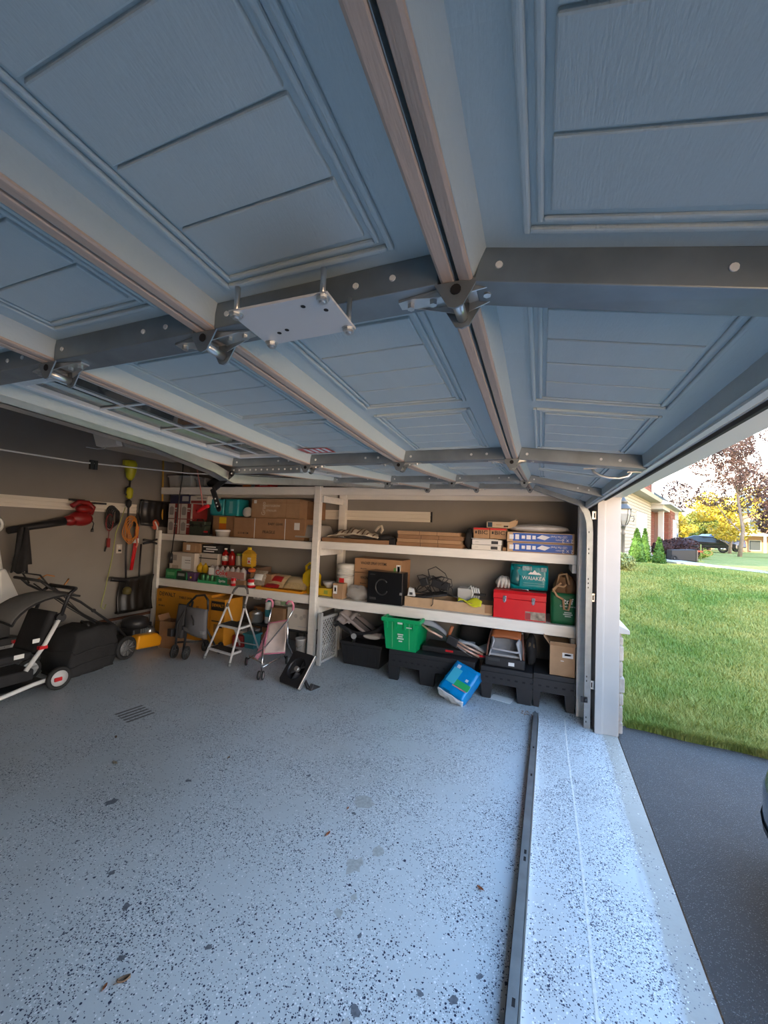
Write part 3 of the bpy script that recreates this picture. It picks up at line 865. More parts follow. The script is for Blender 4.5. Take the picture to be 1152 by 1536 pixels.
M_lime = mat('lime_plastic', (0.50, 0.48, 0.02), 0.4)
t = thing('string_trimmer', 'lime and black string trimmer hanging upside down on the back wall', 'string trimmer', (XW + .10, 4.09, 1.5))
mb = MB(); mb.tube([(0, -.02, .84), (0, -.01, .3), (0, 0, -.3), (0, .03, -.74)], .014, 10); mb.build('shaft', M_black, t)
mb = MB(); mb.lathe([(.02, 0), (.055, .05), (.075, .14), (.085, .25), (.06, .30), (0.0, .31)], 12, (0, -.02, .84)); mb.box(-.03, .03, -.13, .02, 1.06, 1.13); mb.build('battery_head', M_lime, t)
mb = MB(); mb.lathe([(.015, 0), (.045, .03), (.05, .12), (.042, .16), (.015, .18)], 12, (0, -.015, .56)); mb.build('grip', M_lime, t)
mb = MB(); mb.tube([(0, -.015, .58), (0, -.08, .64), (0, -.07, .72), (0, -.015, .76)], .011, 8); mb.lathe([(.02, 0), (.04, .04), (.04, .10), (.02, .12)], 10, (0, -.015, .43)); mb.build('loop_handle', M_black, t)
mb = MB(); mb.lathe([(0, -.06), (.05, -.055), (.06, -.01), (.05, .03), (.02, .05)], 14, (.03, .03, -.80)); mb.build('spool', mat('olive_plastic', (.12, .10, .03), .5), t)
mb = MB(); mb.grid(lambda u, v: (.05 * math.sin(v*3), -.22 + .26*u, -.58 - .05*u - .06 * v), 6, 3); mb.build('guard', M_black, t, solid=.006)

t = thing('cable_bundle', 'coiled black extension cable hanging from the slat rail', 'cable', (XW + .06, 3.87, 1.80))
for k in range(5):
    rr = .13 - .012*k
    mb = MB(); mb.tube([(.012*k - .02 + .01*math.sin(a*3), rr*.62*math.sin(a) + .01*k, -.02 + rr*1.25*math.cos(a)) for a in np.linspace(0, 6.28, 20)[:-1]], .010, 6, True); mb.build('cable_loop', M_black, t)
mb = MB(); mb.tube([(.03, -.05 + .10*math.sin(a)*.5, -.10 + .12*math.cos(a)) for a in np.linspace(0, 6.28, 16)[:-1]], .007, 6, True); mb.build('red_lead', mat('dull_red', (.25, .02, .02), .5), t)
t = thing('hand_clamp', 'small red tool hanging below the black cable coil', 'tool', (XW + .03, 3.86, 1.42))
mb = MB(); mb.box(-.015, .015, -.02, .02, -.08, .05); mb.tube([(0, 0, .05), (0, .0, .16), (0, .01, .30)], .004, 5); mb.build('clamp_body', mat('dull_red', (.25, .02, .02), .5), t)
mb = MB(); mb.tube([(0, -.02, -.06), (0, -.04, -.14)], .010, 6); mb.build('clamp_jaw', M_black, t)
t = thing('extension_cord', 'orange extension cord coiled on the back wall beside the trimmer', 'cord', (XW + .19, 4.09, 1.60))
for k in range(6):
    ry, rz_ = .12 - .014*k, .20 - .014*k
    mb = MB(); mb.tube([(.012*k - .03, ry*math.sin(a) + .012*math.sin(4*a + k), rz_*math.cos(a) + .01*math.cos(3*a + k)) for a in np.linspace(0, 6.28, 24)[:-1]], .006, 6, True)
    mb.build('cord_loop', mat('cord_orange', (.62, .22, .03), .5), t)
mb = MB(); mb.tube([(0, .08, -.12), (.0, .10, -.22), (0, .085, -.26)], .012, 6); mb.build('cord_plug', mat('cord_pink', (.6, .2, .14), .5), t)
t = thing('lopper', 'red long-handled pruning lopper hanging on the back wall', 'lopper', (XW + .08, 4.22, 1.35))
mb = MB(); mb.tube([(0, .02, .32), (0, .0, -.05), (0, -.03, -.36)], .016, 8); mb.build('handle', M_red, t)
mb = MB(); mb.tube([(0, .05, .30), (0, .035, 0), (0, -.01, -.36)], .013, 8); mb.build('handle', M_red, t)
mb = MB(); mb.prism([(-.02, .30), (.05, .30), (.06, .42), (.02, .52), (-.01, .44)], 'x', -.006, .006); mb.build('blade', M_black, t)
mb = MB(); mb.box(-.02, .03, -.02, .05, .05, .12); mb.build('pivot_collar', M_wplas, t)
M_sack = mat('glossy_black', (0.012, 0.011, 0.010), 0.36)
def shovel(label, y, z, w, h, stick, bend):
    t = thing('snow_shovel', label, 'shovel', (XW + .05, y, z))
    def f(u, v):
        rib = .004 * math.cos(u * math.pi * 10)
        return (.10 - .22 * (u - .5) ** 2 + rib - .05 * math.sin(v * 3), (u - .5) * w + .02 * bend * v, (v - .5) * h + .03 * bend * (u - .5))
    mb = MB(); mb.grid(f, 40, 8); mb.build('scoop', M_sack, t, solid=.008)
    mb = MB(); mb.box(.0, .07, -w/2 - .005, w/2 + .005, h/2 * stick - .012, h/2 * stick + .012); mb.build('blade_edge', M_black, t)
    if stick < 0:
        mb = MB(); mb.tube([(.06, 0, h*.2), (.05, 0, .30), (.02, .02, .75)], .013, 8); mb.build('shaft', M_black, t)
    return t
shovel('black ribbed snow shovel blade low on the back wall behind the trimmer', 4.32, .63, .60, .52, -1, 1)
shovel('black ribbed snow shovel blade high on the back wall beside the corner', 4.56, 1.86, .52, .40, 1, -1)
t = thing('wall_outlet', 'white duplex wall outlet on the back wall', 'outlet', (XB + .001, 4.06, 1.31))
mb = MB(); mb.box(0, .006, -.042, .042, -.066, .066); mb.build('cover_plate', mat('outlet_white', (.68, .62, .54), .4), t, bevel=.003)
for zz in (-.028, .028):
    mb = MB(); mb.cyl((.006, 0, zz), (.009, 0, zz), .017, n=12); mb.build('socket', M_wplas, t)
mb = MB(); mb.box(.006, .03, -.015, .015, -.04, -.012); mb.build('plug', M_black, t)
tag(MB().tube([(XW + .14, 4.00, 1.93), (XW + .14, 3.95, 1.75), (XW + .12, 3.90, 1.55), (XW + .08, 3.90, 1.2), (XW + .06, 3.87, .9), (XW + .06, 3.83, .65), (XW + .06, 3.80, .50), (XW + .08, 3.84, .46), (XW + .06, 3.87, .52)], .0055, 6).build('trimmer_cord', mat('yellow_green_cord', (.42, .45, .12), .6)), 'thin yellow green cord dangling down the back wall', 'cord')
tag(MB().cyl((XW + .09, 4.66, 1.76), (XW + .07, 4.62, 2.95), .014, n=10).build('wooden_pole', mat('yellow_wood', (.62, .34, .05), .5, var=.1)), 'tall yellow wooden pole standing up in the back corner', 'pole')
t = thing('hose_nozzle', 'orange and white garden gadget hanging in the back corner below the pole', 'tool', (XW + .12, 4.52, 1.66))
mb = MB(); mb.ell((0, 0, .03), (.05, .06, .08), 12, 8, .1); mb.build('gadget_body', mat('coral', (.55, .10, .05), .5), t)
mb = MB(); mb.tube([(.03, -.03, .08), (.05, 0, .0), (.02, .03, -.06)], .012, 6); mb.build('white_trigger', M_wplas, t)
t = thing('hedge_shears', 'black handled shears hanging in the back corner beside the shelf post', 'shears', (XW + .12, 4.48, 1.42))
for s_ in (-1, 1):
    mb = MB(); mb.tube([(0, -.14, .03*s_), (0, 0, .01*s_), (0, .14, .045*s_)], .016, 8); mb.build('handle', M_black, t)
t = thing('pruning_saw', 'long pruning saw with red handle hanging low on the back wall', 'saw', (XW + .05, 4.44, .44))
mb = MB(); mb.prism([(-.26, -.07), (-.06, -.01), (.02, .02), (.0, .05), (-.10, .02), (-.27, -.02)], 'x', -.003, .003); mb.build('blade', M_black, t)
mb = MB(); mb.tube([(0, -.02, .02), (0, .10, .045), (0, .24, .06)], [.016, .02, .014], 8); mb.build('handle', M_red, t)
mb = MB(); mb.tube([(0, .06, .035), (0, .10, .045)], .022, 8); mb.build('grip_band', M_black, t)

# white upright steam cleaner leaning at the left edge
t = thing('upright_vacuum', 'white upright vacuum cleaner leaning on the back wall at the left edge', 'vacuum cleaner', (XW + .22, 2.55, .28), rot=(0, R(-4), 0))
mb = MB(); mb.prism([(.02, .30), (.19, .30), (.20, .52), (.12, .72), (.06, .86), (.0, .84)], 'x', -.07, .07); mb.build('body', M_wplas, t, bevel=.02)
mb = MB(); mb.tube([(0, .05, .80), (0, .01, 1.05), (0, -.06, 1.34)], .02, 10); mb.build('pole', M_wplas, t)
mb = MB(); mb.tube([(0, -.06 + .10*math.sin(a), 1.36 + .09*math.cos(a)) for a in np.linspace(0, 6.28, 18)[:-1]], .018, 8, True); mb.build('loop_handle', M_wplas, t)
mb = MB(); mb.tube([(.05, -.10, 1.28), (.06, -.10, .95), (.05, -.03, .55), (.06, -.02, .3)], .018, 8); mb.tube([(.05, -.06, 1.28), (.06, -.05, .95), (.05, -.00, .60)], .014, 8); mb.build('hose', mat('hose_grey', (.22, .20, .17), .6), t)
mb = MB(); mb.box(-.10, .10, -.06, .22, .0, .08); mb.box(-.05, .05, .03, .13, .08, .32); mb.build('floor_head', M_black, t, bevel=.01)
mb = MB(); mb.box(.070, .073, .10, .16, .40, .52); mb.build('blue_window', mat('dark_slot', (.05, .06, .08), .3), t)
t = thing('hanging_jacket', 'black cloth jacket hanging beside the white vacuum handle', 'jacket', (XW + .30, 2.70, 1.36))
MB().grid(lambda u, v: (.03*math.sin(9*u + 2*v) + .03*math.sin(math.pi*u), (u - .5)*(.08 + .10*v), .24 - .50*v + .02*math.sin(11*u)), 16, 10).build('front_fold', M_bfab, t, solid=.02)
MB().grid(lambda u, v: (-.04 + .02*math.sin(8*u + 1), (u - .5)*(.07 + .12*v) + .03, .24 - .42*v), 12, 8).build('back_fold', M_bfab, t, solid=.02)

# ------------------------------------------------------------------ opener unit and overhead cords
t = thing('garage_opener', 'beige ceiling mounted garage door opener unit in the dark back corner', 'opener', (-4.45, 3.32, 2.60))
mb = MB(); mb.prism([(-.46, .04), (-.40, -.06), (.52, -.06), (.58, .02), (.58, .14), (-.46, .14)], 'x', -.2, .2); mb.build('housing', mat('opener_beige', (.42, .38, .33), .5), t, bevel=.012)
mb = MB(); mb.prism([(-.53, .10), (-.48, -.05), (-.41, -.055), (-.46, .12)], 'x', -.17, .17); mb.build('light_lens', mat('lens_white', (.72, .70, .66), .35), t, bevel=.008)
for y in (-.3, .4):
    MB().box(-.015, .015, y - .015, y + .015, .14, ZC - 2.60).build('hanger_strap', M_steel, t)
mb = MB(); mb.tube([(.0, -.43, -.02), (.0, -.50, -.09), (.02, -.58, -.11), (.0, -.68, -.11)], .004, 5); mb.build('antenna_wire', M_wplas, t)
t = thing('clothes_rope', 'thin white rope stretched across the back of the garage', 'rope', (-3.4, 2.0, 2.19))
mb = MB(); mb.tube([(0, -3.6, .02), (0, -1.0, -.005), (0, 0.0, .0), (0.02, 1.0, .06), (0.1, 2.2, .20), (.2, 3.1, .34)], .006, 6); mb.build('rope_strand', mat('rope_white', (.62, .61, .58), .8), t)
mb = MB()
mb.box(-.012, .012, .055, .080, -.045, .03); mb.box(-.012, .012, .085, .110, -.045, .03); mb.build('rope_clip', M_black, t)
t = thing('release_cord', 'pink pull cord with red handle hanging in front of the shelves', 'pull cord', (-3.38, 3.20, 1.90))
mb = MB(); mb.tube([(0, 0, .02), (-.03, 0, .15), (-.12, 0, .44), (-.14, 0, ZC - 1.90)], .0055, 6); mb.build('cord', mat('pink_cord', (.50, .17, .14), .7), t)
mb = MB(); mb.tube([(-.075, 0, -.03), (-.03, 0, -.012), (.03, 0, .018), (.075, 0, .03)], .020, 8); mb.build('pull_handle', M_red, t)
t = thing('power_cord', 'black power cord hanging down in front of the left shelf post', 'cord', (-5.12, 4.30, 1.20))
mb = MB(); mb.tube([(.14, 0, 1.75), (.14, 0, 1.2), (.08, 0, .7), (.02, 0, .05)], .008, 6); mb.build('cord', M_black, t)
mb = MB(); mb.cyl((.02, 0, .08), (.01, 0, -.06), .018, .032, 10); mb.build('plug', M_black, t)
# ------------------------------------------------------------------ things on the shelves
def carton(name, label, x0, x1, y0, d, z, h, m=None, rz=0.0, cat='box', group=None, tape=None, plates=(), texts=(), bevel=.004, flaps=False, tilt=None):
    """a box standing at z; front face at y0; plates (x,z,w,h,mat) and texts (s,size,x,z,mat[,sx,rotz]) on its front face, x from its centre"""
    w = x1 - x0
    t = thing(name, label, cat, ((x0 + x1)/2, y0 + d/2, z), rz, group, rot=tilt)
    if not flaps:
        MB().box(-w/2, w/2, -d/2, d/2, 0, h).build('box_body', m or M_card, t, bevel=bevel)
    else:
        k = .004
        mb = MB(); mb.box(-w/2, w/2, -d/2, d/2, 0, k); mb.box(-w/2, w/2, -d/2, -d/2 + k, k, h); mb.box(-w/2, w/2, d/2 - k, d/2, k, h); mb.box(-w/2, -w/2 + k, -d/2 + k, d/2 - k, k, h); mb.box(w/2 - k, w/2, -d/2 + k, d/2 - k, k, h)
        mb.build('box_body', m or M_card, t)
        for (ax, sg) in (('x', -1), ('x', 1), ('y', -1)):
            ang = R(random.uniform(20, 60)); L = min(w, d) * .42
            mb = MB()
            if ax == 'x':
                e = sg * w/2
                mb.add([(e, -d/2, h), (e, d/2, h), (e + sg*L*math.sin(ang), d/2, h + L*math.cos(ang)), (e + sg*L*math.sin(ang), -d/2, h + L*math.cos(ang))], [(0, 1, 2, 3)])
            else:
                mb.add([(-w/2, -d/2, h), (w/2, -d/2, h), (w/2, -d/2 - L*math.sin(ang), h + L*math.cos(ang)*.5), (-w/2, -d/2 - L*math.sin(ang), h + L*math.cos(ang)*.5)], [(0, 1, 2, 3)])
            mb.build('flap', m or M_card, t, solid=.004)
    if tape == 'top':
        MB().box(-w/2, w/2, -.025, .025, h, h + .0012).build('tape', M_tape, t)
    elif tape == 'front':
        MB().box(-.022, .022, -d/2 - .0012, -d/2, 0, h).build('tape', M_tape, t)
    elif tape == 'seam':
        MB().box(-w/2, w/2, -d/2 - .0012, -d/2, h*.78, h*.80).build('seam', M_card2, t)
    for (x, zz, a, b, pm) in plates:
        MB().box(x - a/2, x + a/2, -d/2 - .0016, -d/2 + .001, zz - b/2, zz + b/2).build('printed_label', pm, t)
    for q in texts:
        s, size, x, zz, tm = q[:5]
        sx = q[5] if len(q) > 5 else 1.0
        ro = q[6] if len(q) > 6 else 0.0
        text(s, size, t, (x, -d/2 - .0024, zz), tm, rot=(R(90), R(ro), 0), sx=sx, bold=.01)
    return t

# --- left bay, top shelf
def tubm(name, label, x, y, z, w0, w1, d0, d1, h, m, lidm=None, rz=0, cat='tub', group=None):
    t = thing(name, label, cat, (x, y, z), rz, group)
    mb = MB(); mb.frust(w0, d0, w1, d1, 0, h); mb.build('tub_body', m, t, bevel=.008)
    mb = MB(); mb.box(-w1/2 - .012, w1/2 + .012, -d1/2 - .012, d1/2 + .012, h - .02, h + .008); mb.build('lid' if lidm else 'rim', lidm or m, t, bevel=.004)
    return t
tubm('storage_tub', 'white tub at the left end of the top shelf', -5.66, 4.86, ZT, .17, .20, .26, .30, .20, mat('tub_grey', (.50, .49, .47), .5))
tubm('storage_tub', 'pale translucent tub second from the left on the top shelf', -5.38, 4.86, ZT, .19, .23, .26, .30, .19, mat('tub_pale', (.42, .46, .48), .35))
tubm('storage_tub', 'small grey tub beside the black bag on the top shelf', -5.12, 4.88, ZT, .15, .19, .2, .24, .16, mat('tub_dull', (.27, .28, .29), .5))
def lump(name, label, cat, c, r, m, jit=.12, seed=1, flat=True, group=None, extra=None, rz=0):
    t = thing(name, label, cat, c, rz, group)
    MB().ell((0, 0, r[2]*.82), r, 20, 12, jit, seed, flat=0.0 if flat else None).build('body', m, t)
    if extra: extra(t)
    return t
def knot(t, z=.16, m=None):
    MB().ell((0, 0, z), (.03, .03, .035), 10, 6, .2, 5).build('knot', m or M_bfab, t)
lump('duffel_bag', 'slumped black bag on the top shelf', 'bag', (-4.78, 4.87, ZT), (.28, .14, .10), M_bfab, .08, 2, extra=lambda t: knot(t, .17))
def snack(label, x, y, z, w, h, m, m2, rz=0, lean=12, group=None, name='snack_bag', d=.07):
    t = thing(name, label, 'bag', (x, y, z), rz, group, rot=(R(-lean), 0, rz))
    def f(sgn):
        def g(u, v):
            k = (math.sin(math.pi * u) * math.sin(math.pi * min(max(v, 0), 1))) ** .6 if 0 < u < 1 and 0 < v < 1 else 0
            wr = .004 * math.sin(17*u + 5*v) * math.sin(11*v)
            return ((u - .5)*w*(1 - .08*math.sin(math.pi*v)), sgn*d/2*k + wr*k, v*h)
        return g
    mb = MB(); mb.grid(f(-1), 12, 12); mb.grid(f(1), 12, 12); mb.build('pouch', m, t)
    mb = MB(); mb.grid(lambda u, v: ((u - .5)*w*.62, -d/2*(math.sin(math.pi*(.2 + .6*u))*math.sin(math.pi*(.3 + .4*v)))**.6 - .003, h*(.3 + .4*v)), 8, 6); mb.build('printed_panel', m2, t)
    return t
M_snackr = mat('snack_red', (.45, .02, .02), .3); M_snacko = mat('snack_orange', (.55, .14, .03), .3); M_snackb = mat('snack_tan', (.50, .36, .20), .35, var=.15, vscale=30)
snack('orange snack bag on the top shelf behind the bent door arm', -4.20, 4.78, ZT, .17, .16, M_snacko, M_snackr)
snack('dark red snack bag on the top shelf right of the orange one', -4.00, 4.80, ZT, .15, .15, M_snackr, M_snackb)
carton('snack_box', 'flat red and white packet on the top shelf beside the red snack bag', -3.93, -3.70, 4.70, .18, ZT, .075, M_redp, plates=[(0, .04, .14, .02, M_paper)], cat='packet')

# --- left bay, upper shelf
M_fryr = mat('fryer_box_red', (.26, .03, .03), .5); M_fryw = mat('fryer_box_white', (.60, .57, .52), .5)
def fryer_box(label, x0, x1, z, h, y0=4.70):
    w = x1 - x0
    t = carton('appliance_box', label, x0, x1, y0, .30, z, h, M_fryr, cat='box', group='boxed pots at the left end of the upper shelf',
               plates=[(-w*.22, h*.5, w*.52, h*.96, M_fryw), (w*.42, h*.5, w*.14, h*.96, M_fryw)])
    mb = MB(); mb.lathe([(.055, 0), (.075, .02), (.078, .10), (.07, .12), (.02, .135), (0.0, .14)], 14, smooth=True)
    mb.map(lambda p: (p[0]*w/.37*.9 - w*.22, -.152 + p[1]*.03, h*.25 + p[2]))
    mb.build('pot_picture', mat('pot_print', (.30, .27, .25), .5), t)
    mb = MB(); mb.box(w*.06, w*.30, -.1525, -.1515, h*.62, h*.72); mb.box(w*.06, w*.26, -.1525, -.1515, h*.48, h*.54); mb.build('print_lines', M_fryw, t)
    return t
fryer_box('red and white boxed pot, upper left of the stack in the corner', -5.70, -5.44, ZM + .25, .245)
fryer_box('red and white boxed pot, lower left of the stack in the corner', -5.70, -5.44, ZM, .245)
fryer_box('red and white boxed pot, upper right of the stack in the corner', -5.43, -5.17, ZM + .25, .245)
fryer_box('red and white boxed pot, lower right of the stack behind the green case', -5.43, -5.17, ZM, .245)
carton('flat_box', 'dark blue box on top of the boxed pots', -5.70, -5.27, 4.72, .28, ZM + .496, .14, mat('navy_box', (.03, .035, .09), .5), plates=[(.12, .08, .14, .08, mat('dull_white', (.4, .4, .4), .6))])
carton('flat_box', 'white and maroon box on top of the boxed pots', -5.26, -4.90, 4.72, .28, ZM + .496, .125, M_fryw, plates=[(0, .03, .32, .04, M_fryr), (.06, .09, .2, .02, mat('grey_print', (.3, .3, .3), .6))])
t = thing('tool_case', 'dark green hard case standing before the boxed pots', 'case', (-5.02, 4.72, ZM))
M_case = mat('dark_green_case', (.035, .05, .035), .5)
MB().box(-.16, .16, -.06, .06, 0, .16).build('case_body', M_case, t, bevel=.012); MB().box(-.165, .165, -.065, .065, .163, .22).build('case_lid', M_case, t, bevel=.012)
mb = MB(); mb.tube([(-.07, 0, .215), (-.06, 0, .25), (.06, 0, .25), (.07, 0, .215)], .009, 8); mb.build('handle', M_black, t)
for x in (-.09, .09): MB().box(x - .018, x + .018, -.075, -.062, .13, .19).build('latch', M_black, t)
carton('carton', 'brown carton with yellow and orange label beside the green case', -4.84, -4.40, 4.80, .34, ZM, .32, M_card2, plates=[(-.02, .25, .14, .10, M_yel), (-.02, .13, .14, .15, mat('label_orange', (.6, .16, .02), .5))])
M_diap = mat('teal_pack', (.02, .30, .33), .35, var=.1, bump=.15, bscale=20)
def soft_pack(name, label, x, y, z, w, d, h, m, m2=None, group=None, cat='pack', rz=0, puff=.05, panel=(0, .5, .6, .5)):
    t = thing(name, label, cat, (x, y, z), rz, group)
    def g(p):
        px, py, pz = p[0]/(w/2), p[1]/(d/2), (p[2] - h/2)/(h/2)
        k = 1 + puff*(1 - .5*(px*px + py*py + pz*pz))
        wr = .004*math.sin(40*p[0] + 30*p[2])*math.sin(37*p[1] + 21*p[2])
        return (p[0]*k + wr, p[1]*k + wr, max(h/2 + (p[2] - h/2)*k + wr*(p[2] > .01), 0))
    bm = bmesh.new(); bmesh.ops.create_cube(bm, size=1)
    bmesh.ops.subdivide_edges(bm, edges=bm.edges, cuts=7, use_grid_fill=True)
    mb = MB(); mb.add([(v.co.x*w, v.co.y*d, v.co.z*h + h/2) for v in bm.verts], [[v.index for v in f.verts] for f in bm.faces], True); bm.free()
    mb.map(g); mb.build('wrapper', m, t)
    if m2:
        x_, z_, a, b = panel
        mb = MB(); mb.grid(lambda u, v: (lambda q: (q[0], q[1] - .0025, q[2]))(g((w*(x_ + a*(u - .5)), -d/2, h*(z_ + b*(v - .5))))), 6, 6); mb.build('printed_panel', m2, t)
    return t
soft_pack('diaper_pack', 'teal wrapped pack on the brown carton, left of two', -4.79, 4.93, ZM + .325, .28, .24, .26, M_diap, mat('teal_light', (.15, .42, .45), .4), 'teal wrapped packs on the upper shelf', panel=(.1, .6, .5, .25))
soft_pack('diaper_pack', 'teal wrapped pack on the brown carton, right of two', -4.50, 4.93, ZM + .325, .27, .24, .26, M_diap, mat('teal_light', (.15, .42, .45), .4), 'teal wrapped packs on the upper shelf', panel=(.0, .5, .25, .7))
t = thing('food_tub', 'low round white-lidded tub in front of the brown carton', 'tub', (-4.53, 4.70, ZM))
MB().lathe([(.09, 0), (.105, .07), (.106, .08)], 20).build('tub_body', mat('cloudy', (.40, .38, .35), .3), t); MB().lathe([(.112, .08), (.112, .10), (.10, .108), (0, .11)], 20).build('lid', M_wplas, t)
t = thing('toy_car', 'small red and black trinket on the shelf before the green case', 'trinket', (-4.86, 4.665, ZM))
MB().box(-.05, .05, -.015, .03, .012, .05).build('trinket_body', M_black, t, bevel=.01); MB().box(-.01, .05, -.018, .02, .05, .075).build('trinket_top', M_red, t, bevel=.01)
carton('long_carton', 'long brown carton with white straps under the boxed car seat', -4.36, -3.10, 4.74, .42, ZM, .305, mat('carton_brown', (.34, .19, .10), .8, var=.08, vscale=8), plates=[(-.24, .15, .012, .30, M_paper), (.30, .15, .012, .30, M_paper), (.50, .20, .09, .10, M_paper)],
       texts=[('BABY GEAR', .05, .13, .22, M_ink), ('52 X 40 CM', .04, -.45, .07, M_ink), ('FRAGILE', .06, .02, .10, M_ink)])
carton('carton', 'brown carton printed with a large white oval brand mark, on the long carton', -4.10, -3.24, 4.80, .36, ZM + .308, .285, M_card, tape='seam', plates=[(-.36, .24, .05, .05, M_paper), (.20, .14, .006, .28, M_card2)],
       texts=[('Graco', .10, -.20, .14, mat('pale_ink', (.62, .52, .40), .8), .8, -90), ('READY2GROW', .045, -.06, .18, mat('pale_ink', (.62, .52, .40), .8)), ('STROLLER', .04, -.06, .11, mat('pale_ink', (.62, .52, .40), .8))])
carton('carton', 'dark brown carton standing behind the right end of the long carton', -3.50, -3.06, 5.00, .22, ZM + .31, .26, M_card2)
tag(MB().lathe([(0, -.02), (.075, -.018), (.08, 0), (.075, .018), (0, .02)], 20).build('pot_cover', M_wplas, loc=(-4.22, 4.86, ZM + .308 + .082), rot=(R(78), 0, R(10))), 'round white lid leaning against the brand-mark carton', 'lid')
t = thing('storage_basin', 'grey plastic basin upside down behind the middle post', 'basin', (-3.02, 4.92, ZM + .06))
mb = MB(); mb.frust(.44, .34, .34, .26, 0, .17); mb.build('basin_shell', mat('basin_grey', (.36, .34, .31), .5), t, bevel=.03); MB().box(-.235, .235, -.185, .185, -.012, .012).build('basin_rim', mat('basin_grey', (.36, .34, .31), .5), t, bevel=.006)
MB().box(-.05, .05, -.10, .05, -.059, -.012).build('white_foot', M_wplas, t)

# --- left bay, lower shelf
M_wcard = mat('white_carton', (.56, .50, .43), .7, var=.05)
carton('appliance_carton', 'white appliance carton with a dome picture at the left end of the lower shelf', -5.70, -5.16, 4.78, .40, ZL, .42, M_wcard, plates=[(.10, .26, .20, .20, M_paper), (-.14, .16, .14, .10, mat('print_shadow', (.40, .33, .27), .7)), (-.16, .33, .09, .09, mat('print_grey', (.33, .29, .26), .7)), (.13, .30, .12, .012, M_ink), (.13, .26, .12, .008, M_ink)])
carton('appliance_carton', 'white carton with a black band behind the sauce bottles', -5.15, -4.76, 4.86, .34, ZL, .43, M_wcard, plates=[(0, .35, .38, .016, M_ink), (-.155, .22, .012, .36, M_ink), (.06, .22, .18, .02, M_ink)])
carton('carton', 'small brown carton with a white label on the appliance carton', -5.50, -5.12, 4.84, .28, ZL + .424, .16, M_card, plates=[(-.06, .08, .08, .09, M_paper), (.10, .07, .03, .09, M_tape)])
carton('book_box', 'black box with rows of white print beside the small brown carton', -5.10, -4.74, 4.86, .24, ZL + .434, .135, mat('black_box', (.02, .02, .022), .5), plates=[(-.02, .10, .26, .018, M_paper), (.03, .065, .24, .018, M_paper), (-.03, .03, .22, .016, M_paper)])
def bottle(name, label, x, y, z, r, h, m, cap, capm, lab=None, neck=.35, group=None):
    t = thing(name, label, 'bottle', (x, y, z), 0, group)
    MB().lathe([(r*.9, 0), (r, h*.03), (r, h*.62), (r*.85, h*.72), (r*neck, h*.84), (r*neck, h*.90)], 16).build('bottle_body', m, t)
    MB().lathe([(r*neck*1.25, h*.90), (r*neck*1.25, h), (0, h)], 12).build('cap', capm, t)
    if lab:
        MB().lathe([(r*1.015, h*.25), (r*1.015, h*.55)], 16).build('bottle_label', lab, t)
    return t
M_ket = mat('ketchup', (.30, .012, .01), .25)
# the bottles stand on a carton at the back of the shelf
carton('carton', 'low dark carton at the back of the lower shelf carrying the bottles', -4.72, -3.98, 4.84, .36, ZL, .265, mat('dim_carton', (.20, .12, .08), .8), plates=[(.2, .2, .2, .06, mat('purple_print', (.10, .04, .14), .5))])
bottle('sauce_bottle', 'red sauce bottle with white cap, left of two', -4.66, 4.92, ZL + .267, .052, .26, M_ket, 1, M_wplas, mat('white_label', (.62, .58, .52), .5), group='red sauce bottles')
bottle('sauce_bottle', 'red sauce bottle with white cap, right of two', -4.54, 4.93, ZL + .267, .052, .25, M_ket, 1, M_wplas, group='red sauce bottles')
t = thing('relish_jar', 'pale jar with a green lid beside the red sauce bottles', 'jar', (-4.42, 4.96, ZL + .267)); MB().lathe([(.045, 0), (.05, .02), (.05, .14), (.042, .155)], 16).build('jar_body', mat('jar_cream', (.45, .42, .32), .3), t); MB().lathe([(.046, .155), (.046, .19), (0, .192)], 16).build('lid', mat('lid_green', (.12, .22, .05), .4), t)
t = thing('spice_jar', 'dark spice jar between the relish jar and the oil bottle', 'jar', (-4.33, 5.0, ZL + .267)); MB().lathe([(.036, 0), (.036, .14)], 14).build('jar_body', mat('jar_dark', (.05, .03, .02), .3), t); MB().lathe([(.037, .14), (.037, .17), (0, .171)], 14).build('lid', M_black, t)
t = thing('oil_bottle', 'large clear bottle of golden cooking oil', 'bottle', (-4.20, 4.93, ZL + .267))
M_oil = mat('cooking_oil', (.62, .36, .03), .12, spec=.7)
MB().box(-.095, .095, -.06, .06, 0, .215).build('bottle_body', M_oil, t, bevel=.02)
mb = MB()
for k in range(5): mb.box(-.098, .098, -.063, .063, .03 + .038*k, .042 + .038*k)
mb.build('ribs', M_oil, t, bevel=.004)
mb = MB(); mb.frust(.18, .11, .06, .06, .215, .26); mb.build('shoulder', M_oil, t, bevel=.006)
MB().lathe([(.032, .26), (.032, .30), (0, .30)], 14).build('cap', M_yel, t); MB().box(.02, .085, -.0625, -.06, .05, .15).build('bottle_label', mat('oil_label', (.65, .60, .50), .5), t)
MB().box(.035, .07, -.0635, -.0625, .07, .10).build('label_heart', M_redp, t)
M_grnbox = mat('green_carton', (.02, .22, .07), .5, var=.25, vscale=30)
carton('soda_box', 'green soda carton at the left end of the lower shelf', -5.65, -5.42, 4.68, .10, ZL, .155, M_grnbox, plates=[(0, .08, .16, .05, mat('green_lite', (.12, .38, .16), .5))])
carton('soda_box', 'black and green soda carton beside the purple pot', -5.41, -5.17, 4.68, .10, ZL, .135, mat('green_black', (.02, .05, .03), .5), plates=[(-.02, .08, .14, .04, mat('grey_lite', (.3, .32, .3), .5)), (.10, .068, .03, .12, mat('green_mid', (.05, .42, .16), .5))])
